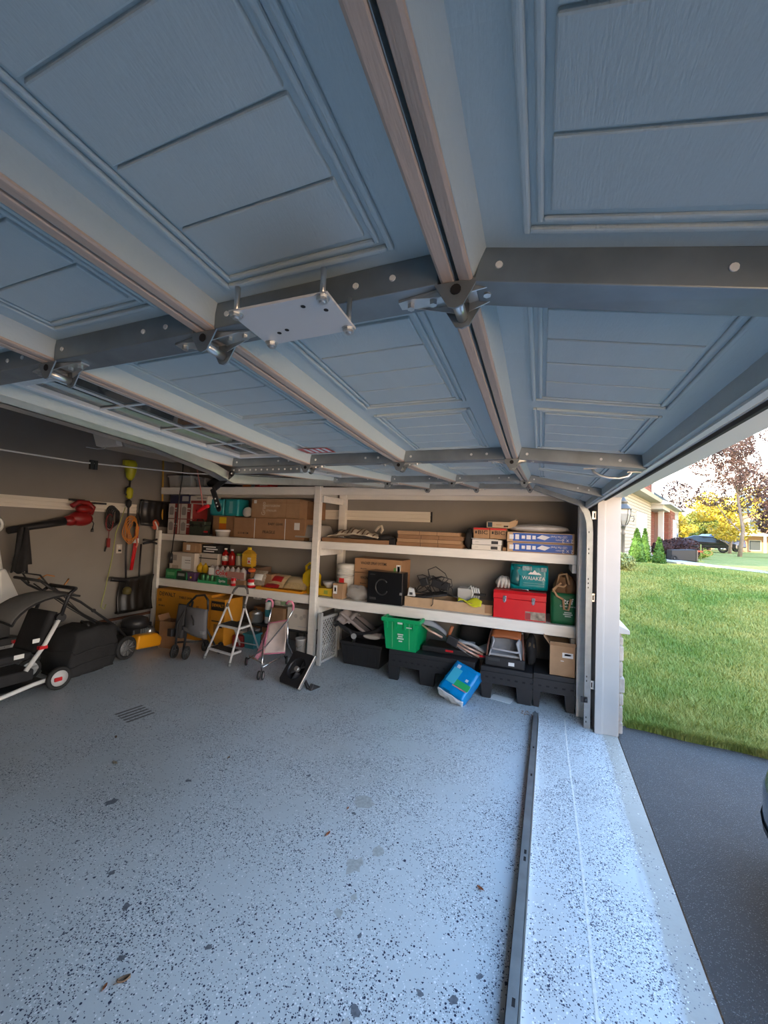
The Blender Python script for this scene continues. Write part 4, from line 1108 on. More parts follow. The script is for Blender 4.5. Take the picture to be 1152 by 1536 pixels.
t = thing('purple_pot', 'small purple tub with a yellow dot on the lower shelf', 'tub', (-5.07, 4.69, ZL)); mb = MB(); mb.frust(.13, .07, .16, .09, 0, .12); mb.build('tub_body', mat('purple', (.10, .05, .13), .5), t, bevel=.008); MB().cyl((0, -.046, .06), (0, -.040, .06), .016, n=12).build('tub_mark', M_yel, t); MB().box(-.085, .085, -.05, .05, .12, .135).build('lid', mat('purple', (.10, .05, .13), .5), t, bevel=.004)
t = thing('lemon_bottles', 'pair of yellow lemon juice squeeze bottles with green neck band', 'bottle', (-5.05, 4.86, ZL + .06))
for x in (-.055, .055):
    MB().ell((x, 0, .12), (.058, .055, .075), 14, 10).build('lemon_body', mat('lemon', (.72, .45, .01), .35), t); MB().cyl((x, 0, .185), (x, 0, .215), .018, .014, 10).build('cap', mat('lemon', (.72, .45, .01), .35), t)
MB().box(-.10, .10, -.045, .045, -.059, .055).build('carrier', mat('green_mid2', (.10, .16, .04), .6), t, bevel=.004)
# shrink-wrapped pack of bottles
t = thing('cola_pack', 'shrink wrapped pack of clear bottles lettered Coke, on the lower shelf', 'drink pack', (-4.42, 4.76, ZL + .085))
MB().box(-.34, .36, -.085, .02, -.084, -.002).build('carton_base', M_card2, t)
for k in range(7):
    x = -.30 + .10*k
    MB().lathe([(.044, 0), (.046, .015), (.046, .13), (.034, .155), (.015, .175), (.015, .185)], 12).build('drink_bottle', mat('bottle_clear', (.42, .38, .36), .15, spec=.7), t, loc=(x, -.035, 0))
mb = MB(); mb.box(.02, .36, -.083, -.081, .02, .12); mb.build('red_wrap', mat('cola_wrap', (.42, .20, .17), .3), t); mb = MB(); mb.box(-.30, .02, -.083, -.081, .04, .13); mb.build('clear_wrap', mat('wrap', (.45, .43, .42), .2), t)
MB().box(-.32, -.22, -.0845, -.083, .03, .15).build('printed_label', M_paper, t); MB().box(-.31, -.23, -.0855, -.0845, .03, .045).build('label_stripe', M_redp, t)
text('Coke', .105, t, (-.07, -.0845, .085), M_redp, bold=.02)
t = thing('soda_tray', 'green cardboard tray of lemon-lime soda at the shelf edge', 'drink tray', (-4.62, 4.69, ZL))
MB().box(-.28, .30, -.06, .05, 0, .015).build('tray_base', M_grnbox, t)
mb = MB(); mb.prism([(-.28, 0), (.12, 0), (.12, .04), (-.24, .04), (-.28, .06)], 'y', -.064, -.060); mb.build('tray_lip', mat('green_mid', (.05, .42, .16), .5), t)
MB().box(.10, .30, -.066, -.0645, 0, .115).build('tray_panel', mat('green_deep', (.01, .22, .09), .4), t); text('Sprite', .055, t, (.20, -.068, .06), M_paper, sx=1.0, bold=.02)
for k in range(4):
    MB().lathe([(.026, 0), (.032, .008), (.032, .10), (.026, .112), (0, .112)], 12).build('drink_can', mat('can_green', (.05, .20, .08), .3, .3), t, loc=(-.22 + .09*k, -.015, .015))
def can(name, label, x, y, z, r, h, m, top, group=None, mark=None):
    t = thing(name, label, 'can', (x, y, z), 0, group)
    MB().lathe([(r*.85, 0), (r, h*.06), (r, h*.9), (r*.85, h*.97)], 14).build('can_body', m, t); MB().lathe([(r*.85, h*.97), (r*.8, h), (0, h)], 14).build('can_top', top, t)
    if mark: MB().lathe([(r*1.01, h*.3), (r*1.01, h*.62)], 14).build('can_band', mark, t)
    return t
can('cola_can', 'red drink cup right of the green soda tray', -4.25, 4.68, ZL, .042, .12, M_red, M_paper, mark=mat('pink_print', (.65, .30, .28), .5))
can('cola_can', 'red drink can with white band beside the snack bags', -3.93, 4.70, ZL, .062, .13, M_red, M_zinc, mark=M_paper)
can('cola_can', 'dark drink can in front of the clear bottle pack', -4.42, 4.655, ZL, .028, .10, mat('can_dark', (.03, .05, .03), .3), M_zinc)
carton('carton', 'small open brown carton between the two red drink cans', -4.18, -4.01, 4.68, .09, ZL, .09, M_card)
lump('orange_ball', 'orange ball on top of the clear bottle pack', 'ball', (-3.99, 4.76, ZL + .213), (.06, .055, .035), mat('orange_ball', (.68, .13, .03), .5), .05, 3, extra=lambda t: MB().cyl((0, 0, .055), (.0, 0, .075), .012, .008, 8).build('stem', M_yel, t))
carton('carton', 'low brown carton under the snack bags, behind the orange tray', -4.00, -3.62, 4.74, .2, ZL, .21, M_card2)
snack('silver and brown snack bag leaning on the bottle pack', -3.82, 4.68, ZL + .05, .24, .22, mat('snack_silver', (.34, .28, .22), .3, var=.3, vscale=25), M_paper, lean=25)
snack('tan snack bag with a red panel, lying back on the lower shelf', -3.56, 4.72, ZL + .04, .34, .24, M_snackb, M_snackr, lean=48, d=.1)
snack('large tan bag of grain lying on the orange tray', -3.24, 4.73, ZL + .04, .42, .24, mat('grain_bag', (.55, .42, .22), .4, var=.15, vscale=50), mat('grain_print', (.62, .50, .30), .4), lean=52, d=.12)
snack('dark red snack packet at the front of the orange tray', -3.58, 4.68, ZL + .035, .26, .09, M_snackr, mat('maroon', (.28, .02, .03), .4), lean=55, d=.04)
t = thing('serving_tray', 'orange plastic tray along the shelf edge under the snack bags', 'tray', (-3.40, 4.72, ZL))
M_tray = mat('tray_orange', (.72, .30, .02), .4)
MB().box(-.39, .37, -.085, .12, 0, .012).build('tray_floor', M_tray, t); mb = MB(); mb.box(-.39, .37, -.095, -.085, 0, .035); mb.box(-.39, .37, .12, .13, 0, .035); mb.box(-.40, -.39, -.095, .13, 0, .035); mb.box(.37, .38, -.095, .13, 0, .035); mb.build('tray_rim', M_tray, t, bevel=.004)
t = thing('yellow_jug', 'yellow plastic jug with moulded handle beside the middle post', 'jug', (-3.02, 4.86, ZL))
M_jug = mat('jug_yellow', (.78, .52, .01), .35)
mb = MB(); mb.prism([(-.115, 0), (.115, 0), (.115, .24), (.03, .33), (-.03, .33), (-.115, .25)], 'y', -.075, .075); mb.build('jug_body', M_jug, t, bevel=.02)
mb = MB(); mb.tube([(-.09, 0, .26), (-.10, 0, .36), (-.04, 0, .405), (.03, 0, .395), (.06, 0, .33)], .02, 8); mb.build('handle', M_jug, t); MB().cyl((.0, 0, .32), (.0, 0, .37), .03, n=14).build('cap', M_jug, t)
MB().box(.06, .10, -.078, -.075, .16, .24).build('jug_label', M_redp, t)
carton('tea_box', 'low yellow box with green dots under the white bowl', -2.99, -2.60, 4.70, .18, ZL, .10, mat('yellow_box', (.60, .40, .02), .5), plates=[(-.12, .055, .06, .05, mat('dot_green', (.25, .30, .04), .5)), (.10, .05, .06, .05, mat('dot_green', (.25, .30, .04), .5))])
t = thing('bowl', 'white bowl on the yellow box beside the middle post', 'bowl', (-2.70, 4.79, ZL + .101))
MB().lathe([(.035, 0), (.04, .008), (.075, .05), (.085, .085), (.08, .085), (.07, .052), (.0, .015)], 20).build('bowl_shell', mat('bowl_grey', (.55, .53, .50), .3), t); MB().lathe([(.0855, .075), (.088, .08), (.0855, .087)], 20).build('rim', mat('bowl_rim', (.30, .28, .27), .4), t)

# --- right bay, lower shelf
t = thing('bucket', 'white pail with stacked lid rings behind the small labelled carton', 'bucket', (-2.50, 4.90, ZLr))
MB().lathe([(.105, 0), (.118, .26), (.118, .30)], 24).build('pail_body', mat('pail_white', (.62, .60, .54), .4), t)
for z in (.255, .305, .36): MB().lathe([(.119, z), (.128, z + .006), (.128, z + .022), (.119, z + .028)], 24).build('ring', mat('pail_white', (.62, .60, .54), .4), t)
MB().lathe([(.118, .30), (.122, .40), (.128, .42), (.126, .44), (0, .445)], 24).build('lid', mat('pail_white', (.62, .60, .54), .4), t)
mb = MB(); mb.tube([(-.13, 0, .34), (-.135, -.03, .20), (-.12, -.06, .10)], .004, 6); mb.build('wire_handle', M_zinc, t)
MB().box(-.04, .03, -.124, -.118, .15, .26).build('red_label', M_redp, t)
carton('small_carton', 'small upright brown carton with a white label in front of the pail', -2.57, -2.42, 4.66, .13, ZLr, .20, M_card, plates=[(-.035, .12, .055, .11, M_paper), (-.035, .12, .03, .05, mat('grey_code', (.45, .45, .45), .6))])
M_film = mat('plastic_film', (.55, .53, .50), .22, alpha=.55, bump=.6, bscale=35)
lump('plastic_wrap', 'crumpled clear plastic bag beside the black box', 'plastic bag', (-2.25, 4.78, ZLr), (.17, .10, .10), M_film, .16, 4, extra=lambda t: MB().tube([(-.05, -.03, .14), (0, -.05, .17), (.04, -.03, .13)], .012, 6).build('twisted_end', M_film, t))
M_wag = mat('wagner_carton', (.38, .205, .10), .8, var=.06)
for z, lab in ((0.0, 'lower of two brown cartons behind the black box'), (.195, 'upper of two brown cartons behind the black box')):
    carton('spray_carton', lab, -2.36, -1.68, 4.86, .34, ZLr + .155 + z, .19, M_wag, group='brown cartons behind the black box', plates=[(.24, .06, .03, .06, mat('label_green', (.10, .30, .08), .5)), (.29, .075, .06, .11, M_paper), (.29, .075, .035, .07, mat('grey_code', (.45, .45, .45), .6))],
           texts=[('WAGNER SPRAY SYSTEMS', .052, -.06, .125, M_ink, .62), ('Model No.', .022, -.20, .05, M_ink), ('0529018', .022, .0, .05, M_ink)])
carton('carton', 'plain brown carton under the two printed cartons', -2.38, -1.70, 4.87, .32, ZLr, .152, M_card2)
t = carton('speaker_box', 'glossy black product box with a grey ring emblem at the shelf front', -2.07, -1.60, 4.665, .20, ZLr, .40, mat('gloss_black_box', (.006, .006, .007), .3), cat='box', plates=[(-.16, .06, .09, .03, mat('faint_grey', (.05, .05, .05), .4)), (-.17, .36, .07, .012, mat('faint_grey', (.05, .05, .05), .4))])
mb = MB(); mb.tube([(-.04 + .085*math.cos(a), -.1005, .21 + .095*math.sin(a)) for a in np.linspace(R(40), R(330), 20)], .009, 6); mb.build('ring_emblem', mat('emblem_grey', (.035, .035, .035), .4), t)
MB().box(.20, .232, -.1015, -.0995, .13, .16).build('clear_seal', mat('seal', (.2, .2, .2), .3), t)
# cardboard tray with cables and a white gadget
t = thing('cardboard_tray', 'long shallow cardboard tray holding cables on the lower shelf', 'tray', (-1.05, 4.86, ZLr))
mb = MB(); mb.box(-.53, .52, -.13, .20, 0, .006); mb.box(-.53, .52, -.136, -.13, 0, .115); mb.box(-.53, .52, .20, .206, 0, .115); mb.box(-.536, -.53, -.136, .206, 0, .115); mb.box(.52, .526, -.136, .206, 0, .115); mb.build('tray_shell', M_card3, t)
mb = MB(); mb.box(.44, .526, -.14, -.136, .02, .115); mb.build('dark_end', M_card2, t)
t = thing('keyboard', 'dark grey keyboard lying on the cardboard tray', 'keyboard', (-1.32, 4.86, ZLr + .122), rot=(R(8), R(-10), R(4)))
MB().box(-.24, .24, -.07, .07, 0, .022).build('keyboard_case', mat('kbd', (.05, .05, .055), .5), t, bevel=.006)
for r_ in range(3):
    for c_ in range(9): MB().box(-.215 + .048*c_, -.178 + .048*c_, -.055 + .037*r_, -.025 + .037*r_, .022, .028).build('key', M_black, t)
t = thing('white_charger', 'white plastic charger stand at the left end of the cable tray', 'charger', (-1.52, 4.80, ZLr + .115), 0)
mb = MB(); mb.prism([(-.05, 0), (.05, 0), (.02, .09), (-.03, .11)], 'y', -.03, .03); mb.build('stand', M_wplas, t, bevel=.006); MB().box(-.02, .02, -.032, -.030, .02, .05).build('recess', mat('kbd', (.05, .05, .055), .5), t)
t = thing('cable_tangle', 'tangle of black cables and adapters on the cable tray', 'cables', (-1.22, 4.93, ZLr + .15))
MB().box(-.10, .12, -.05, .05, .08, .17, Matrix.Rotation(R(12), 4, 'Y')).build('adapter', M_black, t, bevel=.008)
MB().box(-.16, -.06, -.06, .04, .14, .24, Matrix.Rotation(R(-20), 4, 'Y')).build('adapter', M_black, t, bevel=.008)
g = random.Random(3)
for k in range(7):
    p0 = Vector((g.uniform(-.15, .15), g.uniform(-.06, .05), g.uniform(.05, .15)))
    pts = [p0]
    for q in range(7):
        a = q*.9 + k; pts.append(Vector((p0.x + (.10 + .02*k)*math.sin(a)*(1 if k % 2 else .6) + .03*q*(k % 3 - 1), p0.y + .03*math.cos(a*1.3), max(.0, .10 + .12*math.cos(a*.8 + k)))))
    MB().tube(pts, .006, 6).build('cable', M_black, t)
MB().tube([(-.10, -.05, .22), (-.12, -.06, .30), (-.02, -.06, .345), (.10, -.06, .27), (.14, -.06, .20), (.06, -.06, .12)], .006, 6).build('cable', M_black, t)
MB().tube([(.0, -.20, .05), (.0, -.225, -.02), (.0, -.226, -.09), (-.02, -.232, -.115)], .005, 6).build('cable', M_black, t)
MB().tube([(.04, -.06, .05), (.18, -.10, .02), (.30, -.10, -.01)], .009, 6).build('cable', M_black, t)
t = thing('small_printer', 'small white box with wires, right end of the cable tray', 'device', (-.82, 4.95, ZLr + .008))
MB().box(-.14, .10, -.08, .08, 0, .25).build('device_body', mat('device_grey', (.50, .50, .49), .5), t, bevel=.008)
for k in range(4): MB().tube([(-.02 + .03*k, -.06, .24), (.02 + .03*k, -.09, .29 - .01*k), (.05 + .025*k, -.09, .20), (.02 + .03*k, -.085, .12)], .009, 6).build('white_wire', M_wplas, t)
MB().box(.06, .20, -.10, -.06, .18, .21).build('connector', M_black, t, bevel=.005)
mb = MB()
t = thing('work_gloves', 'bright yellow rag draped over the tray edge', 'rag', (-.79, 4.725, ZLr + .100))
mb.grid(lambda u, v: (-.13 + .27*u, -.03 + .08*v, .028 + .025*math.sin(7*u + 3*v) + .02*v - .05*(u*u) * (1 - v)), 14, 6); mb.build('rag_cloth', mat('hi_vis_yellow', (.62, .62, .02), .7), t, solid=.010)
# red steel toolbox
t = thing('toolbox', 'red steel toolbox with chrome latches at the right of the lower shelf', 'toolbox', (-.235, 4.79, ZLr))
MB().box(-.275, .275, -.12, .12, 0, .215).build('box_body', M_red, t, bevel=.006)
mb = MB(); mb.prism([(-.122, .218), (.122, .218), (.122, .275), (.09, .305), (-.09, .305), (-.122, .275)], 'x', -.278, .278); mb.build('toolbox_lid', M_red, t, bevel=.004)
for x in (-.155, .145):
    la = MB().box(x - .018, x + .018, -.130, -.121, .185, .250).build('latch', M_chrome, t, bevel=.004)
    MB().box(x - .010, x + .010, -.138, -.130, .175, .215).build('latch_tongue', M_chrome, la, bevel=.003)
mb = MB(); mb.tube([(-.09, 0, .303), (-.085, 0, .318), (.085, 0, .318), (.09, 0, .303)], .008, 8); mb.build('carry_handle', M_chrome, t)
MB().box(.065, .272, -.1225, -.1195, .012, .10).build('makers_label', mat('label_photo', (.30, .25, .20), .4, var=.6, vscale=18), t); MB().box(.067, .12, -.1232, -.1222, .015, .085).build('label_corner', mat('label_maroon', (.30, .03, .04), .4), t)
# water multipack and cloth on the toolbox
t = soft_pack('water_pack', 'teal shrink wrapped water bottle pack on the red toolbox', -.145, 4.96, ZLr + .31, .40, .26, .28, M_teal, None, cat='drink pack')
t.location.z = ZLr + .318
mb = MB(); mb.grid(lambda u, v: (-.20 + .10*u + .02*v, -.135 - .012*math.sin(6*v) - .03*u*(1-u), .06 + .22*v - .03*u), 5, 8); mb.build('torn_flap', mat('teal_dark', (.0, .09, .10), .3), t, solid=.004)
text('WAIAKEA', .058, t, (.05, -.1500, .13), M_paper, bold=.0, sx=.95)
mb = MB(); mb.prism([(-.01, .175), (.02, .205), (.035, .195), (.06, .225), (.085, .195), (.10, .2), (.13, .175)], 'y', -.1500, -.1440); mb.build('mountain_mark', M_paper, t)
for x, z, a, b in ((-.02, .24, .10, .05), (.155, .235, .06, .045)): MB().box(x - a/2, x + a/2, -.1480, -.140, z - b/2, z + b/2).build('printed_label', mat('film_print', (.20, .30, .33), .4, var=.5, vscale=40), t)
for z in (.075, .05): MB().box(-.06, .16, -.149, -.1435, z - .004, z + .004).build('print_line', mat('film_print2', (.10, .36, .40), .4), t)
t = lump('towel', 'crumpled white towel beside the teal water pack', 'towel', (-.425, 4.92, ZLr + .312), (.085, .08, .07), mat('towel_white', (.55, .54, .53), .95, bump=.5, bscale=90), .12, 6, extra=lambda t: [MB().tube([(-.06 + .04*k, -.07, .0), (-.05 + .04*k, -.075, .07), (-.04 + .03*k, -.02, .115)], .014, 6).build('towel_fold', mat('towel_white', (.55, .54, .53), .95), t) for k in range(4)])
# green reusable bag with brown handles
t = thing('shopping_bag', 'dark green reusable shopping bag at the right end of the lower shelf', 'bag', (.195, 4.80, ZLr))
M_gbag = mat('green_bag', (.005, .13, .045), .55, bump=.2, bscale=30)
mb = MB()
mb.grid(lambda u, v: (-.105 + .24*u - .02*(1 - v)*(u - .5), -.11 - .012*math.sin(3.1*u)*math.sin(3*v), .33*v), 8, 8); mb.grid(lambda u, v: (-.105 + .23*u, .11, .33*v), 4, 4); mb.grid(lambda u, v: (-.105 - .01*math.sin(3*v)*math.sin(3*u), -.11 + .22*u, .33*v), 6, 6); mb.grid(lambda u, v: (.125, -.11 + .22*u, .33*v), 4, 4); mb.grid(lambda u, v: (-.105 + .23*u, -.11 + .22*v, .002), 3, 3)
mb.build('bag_shell', M_gbag, t, solid=.004)
text('tdf', .085, t, (.06, -.126, .245), M_paper, bold=.02); text('Green Store', .030, t, (.055, -.126, .195), M_paper)
for z, w_ in ((.13, .07), (.11, .09), (.09, .06)): MB().box(.06 - w_/2, .06 + w_/2, -.126, -.1245, z - .006, z + .006).build('small_print', mat('print_pale', (.45, .55, .48), .6), t)
M_kraft = mat('kraft_paper', (.36, .20, .10), .8, var=.12)
t = thing('paper_bags', 'crumpled brown fabric bags stuffed in the green shopping bag', 'bag', (.205, 4.78, ZLr + .24))
MB().ell((.02, .03, .12), (.115, .07, .16), 18, 12, .15, 8).build('stuffed_cloth', mat('brown_cloth', (.26, .14, .07), .9, var=.2), t)
MB().ell((.08, .0, .12), (.05, .06, .13), 14, 10, .14, 9).build('stuffed_cloth', mat('brown_cloth', (.26, .14, .07), .9, var=.2), t)
for pts in ([(-.10, -.12, .10), (-.06, -.14, .17), (0, -.14, .16), (.03, -.135, .19)], [(-.02, -.13, .20), (-.10, -.13, .13), (-.06, -.14, .06), (.0, -.14, .03)], [(.0, -.135, .03), (.01, -.145, -.07), (.05, -.145, -.08), (.075, -.14, .04)], [(-.06, -.06, .15), (-.04, -.09, .28), (.03, -.09, .30), (.06, -.06, .18)]):
    MB().tube(pts, .012, 6).build('handle_strap', mat('strap_tan', (.48, .29, .15), .8), t)

# --- right bay, middle shelf
carton('flat_carton', 'flat brown carton under the striped blanket on the upper shelf', -2.76, -1.80, 4.64, .42, ZMr, .052, M_card2)
carton('flat_carton', 'thin dark panel between the flat carton and the stacked cardboard', -1.80, -1.72, 4.66, .40, ZMr, .075, M_black, cat='panel')
t = thing('blanket', 'crumpled cream and brown striped blanket on the flat carton', 'blanket', (-2.33, 4.82, ZMr + .054))
mb = MB()
def blk(u, v):
    x = -.37 + .74*u
    return (x, -.15 + .26*v + .015*math.sin(22*u), .012 + .115*math.sin(math.pi*u)**.7*math.sin(math.pi*(.12 + .8*v))*(1 + .12*math.sin(26*u + 6*v)) + .06*max(0, u - .75)*math.sin(9*v))
mb.grid(blk, 48, 14); mb.build('blanket_cloth', mat('blanket_cream', (.56, .48, .37), .95), t, solid=.012)
for k in range(9):
    u0 = .08 + .10*k
    mb = MB(); mb.grid(lambda u, v: (lambda q: (q[0], q[1] - .004, q[2] + .0085))(blk(min(u0 + .028*u + .06*v, 1), .02 + .78*v)), 2, 14); mb.build('stripe', mat('blanket_brown', (.13, .07, .04), .95), t)
MB().tube([(.28, -.02, .11), (.33, -.03, .165), (.37, -.03, .18), (.385, -.03, .13), (.36, -.03, .09)], .017, 8).build('cloth_fold', mat('blanket_cream', (.56, .48, .37), .95), t)
t = thing('cap', 'black cap at the right end of the striped blanket', 'cap', (-1.88, 4.74, ZMr + .055))
MB().ell((0, .03, .02), (.13, .09, .055), 16, 8, flat=0).build('cap_crown', M_bfab, t); mb = MB(); mb.grid(lambda u, v: (-.15 + .22*u, -.05 - .03*math.sin(3.14*u) + .08*v, .012 + .02*v), 8, 3); mb.build('cap_peak', M_bfab, t, solid=.005)
for k in range(4):
    carton('flattened_carton', ['bottom', 'second lowest', 'second highest', 'topmost'][k] + ' sheet pile of the flattened brown cardboard stack on the upper shelf', -1.70 + [0, .005, .01, .0][k], -.88 - [0, .02, .0, .05][k], 4.66 + .008*k, .44, ZMr + .0465*k, .045, [M_card2, M_card, M_card2, M_card][k], rz=R([0, .5, -.6, .8][k]), group='flattened cardboard on the upper shelf', tape='seam',
           plates=[(-.1, .022, .004, .044, M_ink), (.12, .022, .004, .044, M_ink)])
lump('black_pouch', 'black crumpled pouch between the cardboard stack and the white boxes', 'pouch', (-.82, 4.80, ZMr), (.055, .09, .12), M_bfab, .12, 4, extra=lambda t: knot(t, .215))
M_wbox = mat('slim_white_box', (.70, .68, .65), .5)
for k in range(2):
    carton('slim_box', ('lower' if k == 0 else 'upper') + ' slim white box on the upper shelf', -.775 + .005*k, -.445 + .005*k, 4.68, .22, ZMr + .061*k, .058, M_wbox, group='slim white boxes', plates=[(.09, .028, .075, .034, mat('house_icon', (.03, .03, .035), .5)), (-.11, .03, .04, .006, mat('grey_code', (.45, .45, .45), .6))])
tag(MB().box(-.17, .13, -.09, .09, 0, .006).build('loose_paper', M_paper, loc=(-.62, 4.79, ZMr + .121), rot=(0, R(1.5), R(6))), 'white paper sheet lying on the slim white boxes', 'paper')
for k in range(2):
    x0 = -.765 + .19*k
    t = carton('lighter_box', ('left' if k == 0 else 'right') + ' of the two brown boxes with red top band lettered BIC', x0, x0 + .185, 4.72, .16, ZMr + .132, .125, M_card, group='boxes lettered BIC', plates=[(0, .112, .183, .022, M_redp), (-.062, .07, .02, .03, M_ink)], texts=[('BIC', .062, .015, .068, M_ink, 1.25)])
t = carton('filter_box', 'small beige box with open end lying on the two brown boxes', -.62, -.36, 4.76, .13, ZMr + .260, .070, mat('beige_box', (.55, .44, .31), .6), rz=R(-3), plates=[(-.09, .036, .055, .056, mat('navy_print', (.02, .05, .08), .5)), (.09, .02, .05, .018, M_ink), (.01, .036, .06, .008, M_card)])
mb = MB(); mb.add([(.13, -.065, .005), (.13, .065, .005), (.20, .065, .03), (.20, -.065, .03), (.13, -.065, .07), (.13, .065, .07), (.205, .065, .10), (.205, -.065, .10)], [(0,1,2,3), (4,5,6,7), (0,3,7,4), (1,2,6,5)]); mb.build('open_flap', M_card3, t, solid=.004)
M_sil = mat('print_white', (.72, .74, .78), .5)
for k in range(2):
    z = ZMr + .112*k
    t = carton('panel_box', ('lower' if k == 0 else 'upper') + ' blue and white flat panel box with white picture icons', -.375 - .004*k, .305, 4.655, .50, z, .108, M_card3, group='blue panel boxes', plates=[(.02, .054, .60, .088, M_blue)])
    for x, w_, h_ in ((-.295, .045, .05), (-.235, .040, .055), (-.17, .035, .035), (-.115, .045, .045), (-.06, .035, .04)):
        MB().box(x - w_/2, x + w_/2, -.254, -.2525, .055 - h_/2, .055 + h_/2).build('icon', M_sil, t)
    mb = MB(); mb.add([(-.035, -.2535, .05), (.05, -.2535, .03), (.105, -.2535, .065), (.02, -.2535, .085), ], [(0, 1, 2, 3)]); mb.build('panel_picture', M_sil, t)
    text('2 x 2', .055, t, (.275, -.2535, .03), M_sil, rot=(R(90), R(180), 0)); text('LED Flat Panel', .034, t, (.19, -.2535, .07), M_sil, rot=(R(90), R(180), 0), sx=.8); text('Luminaire', .026, t, (.20, -.2535, .035), M_sil, rot=(R(90), R(180), 0), sx=.8)
lump('padded_mailer', 'puffy translucent packing film lying on the blue panel boxes', 'packaging', (-.06, 4.86, ZMr + .224), (.33, .19, .052), mat('foam_film', (.58, .58, .60), .35, var=.1, bump=.3, bscale=18), .03, 5, extra=lambda t: MB().tube([(-.33, -.05, .03), (-.15, -.17, .035), (.1, -.185, .035), (.32, -.06, .03)], .006, 6).build('folded_edge', mat('foam_film', (.58, .58, .60), .35), t))
carton('tiny_carton', 'tiny brown carton between the slim white boxes and the blue panel boxes', -.43, -.385, 4.70, .10, ZMr, .04, M_card)
# ------------------------------------------------------------------ things on the floor
def wheel(parent, c, axis, r, w, rim=M_steel, tyre=M_rubber, spokes=0, name='wheel'):
    """tyre ring as the part, hub disc as its sub-part"""
    c = Vector(c); ax = Vector(axis).normalized(); q = Vector((0, 0, 1)).rotation_difference(ax).to_matrix().to_4x4(); q.translation = c
    mb = MB(); mb.lathe([(r*.68, -w*.35), (r*.86, -w/2), (r*.97, -w*.36), (r, 0), (r*.97, w*.36), (r*.86, w/2), (r*.68, w*.35), (r*.68, -w*.35)], 20, M=q)
    o = mb.build(name, tyre, parent)
    mb = MB()
    if spokes:
        for k in range(spokes):
            a = 2*math.pi*k/spokes
            mb.tube([q @ Vector((r*.1*math.cos(a), r*.1*math.sin(a), 0)), q @ Vector((r*.70*math.cos(a), r*.70*math.sin(a), 0))], w*.18, 5)
        mb.lathe([(0, -w*.4), (r*.18, -w*.4), (r*.18, w*.4), (0, w*.4)], 12, M=q)
    else:
        mb.lathe([(0, -w*.42), (r*.2, -w*.42), (r*.25, -w*.28), (r*.69, -w*.3), (r*.69, w*.3), (r*.25, w*.28), (r*.2, w*.42), (0, w*.42)], 16, M=q)
    mb.build('hub', rim, o)
    return o

# --- under the right bay
t = thing('storage_tote', 'black plastic storage tote on the floor under the infant car seat', 'tote', (-2.13, 4.86, 0))
mb = MB(); mb.frust(.50, .34, .57, .40, 0, .26); mb.build('tote_body', M_black, t, bevel=.012); MB().box(-.295, .295, -.21, .21, .262, .30).build('tote_lid', M_black, t, bevel=.008)
mb = MB()
for k in range(5): MB().box(-.20 + .10*k - .012, -.20 + .10*k + .012, -.196 + .0, -.186, .05, .24).build('rib', M_black, t)
t = thing('car_seat', 'grey and black infant car seat on the black tote under the shelf', 'car seat', (-2.16, 4.86, .302))
def shell(u, v):
    a = -.34 + .68*u; k = math.sin(math.pi*v)
    return (a, -.17 + .34*v, .02 + .13*(2*abs(u - .45))**2.2 + .10*(1 - k))
mb = MB(); mb.grid(shell, 16, 10); mb.build('seat_shell', M_black, t, solid=.03)
M_pad = mat('seat_pad', (.34, .29, .275), .9, var=.1, bump=.3, bscale=120)
def padf(u, v):
    x = -.31 + .60*u; side = abs(2*v - 1)
    return (x, -.15 + .30*v, .05 + .24*max(0, 1 - u*1.5) + .07*max(0, u - .7) + .06*side**3)
MB().grid(padf, 18, 10).build('seat_pad', M_pad, t, solid=.035)
MB().grid(lambda u, v: (-.36 + .20*v + .05*math.sin(math.pi*u), -.17 + .34*u, .17 + .20*math.sin(math.pi*(.08 + .84*u))*(1 - .35*v) + .02*math.sin(9*v)), 12, 8).build('canopy', M_pad, t, solid=.015)
for k_ in (0.25, .75): MB().tube([(lambda q: (q[0], q[1], q[2] + .02))(padf(u, k_)) for u in np.linspace(.15, .7, 8)], .012, 6).build('harness_strap', M_bfab, t)
mb = MB(); mb.tube([(-.36, -.18, .17), (-.30, -.19, .20), (-.15, -.19, .14), (-.06, -.185, .05), (-.08, -.185, .0)], .022, 8); mb.build('carry_handle', M_black, t)
MB().cyl((-.07, -.215, .075), (-.07, -.19, .075), .035, n=14).build('pivot_cap', mat('grey_plastic', (.35, .35, .35), .4), t)
MB().ell((.16, -.16, .085), (.12, .03, .03), 14, 8).build('cup_trim', mat('pale_trim', (.55, .50, .44), .5), t)
t = thing('baby_gate', 'grey plastic baby gate with diamond lattice standing by the middle post', 'gate', (-2.62, 4.47, 0), rz=R(-3))
M_gate = mat('gate_grey', (.42, .42, .41), .5)
MB().box(-.028, .028, -.02, .02, 0, .66).build('gate_post', M_gate, t, bevel=.006); MB().box(-.02, .02, .38, .42, 0, .60).build('gate_post', M_gate, t, bevel=.006)
MB().box(-.018, .018, .02, .38, .02, .05).build('gate_rail', M_gate, t); MB().box(-.018, .018, .02, .38, .57, .60).build('gate_rail', M_gate, t); MB().box(-.026, -.018, .05, .30, .17, .22).build('gate_latch', M_wplas, t)
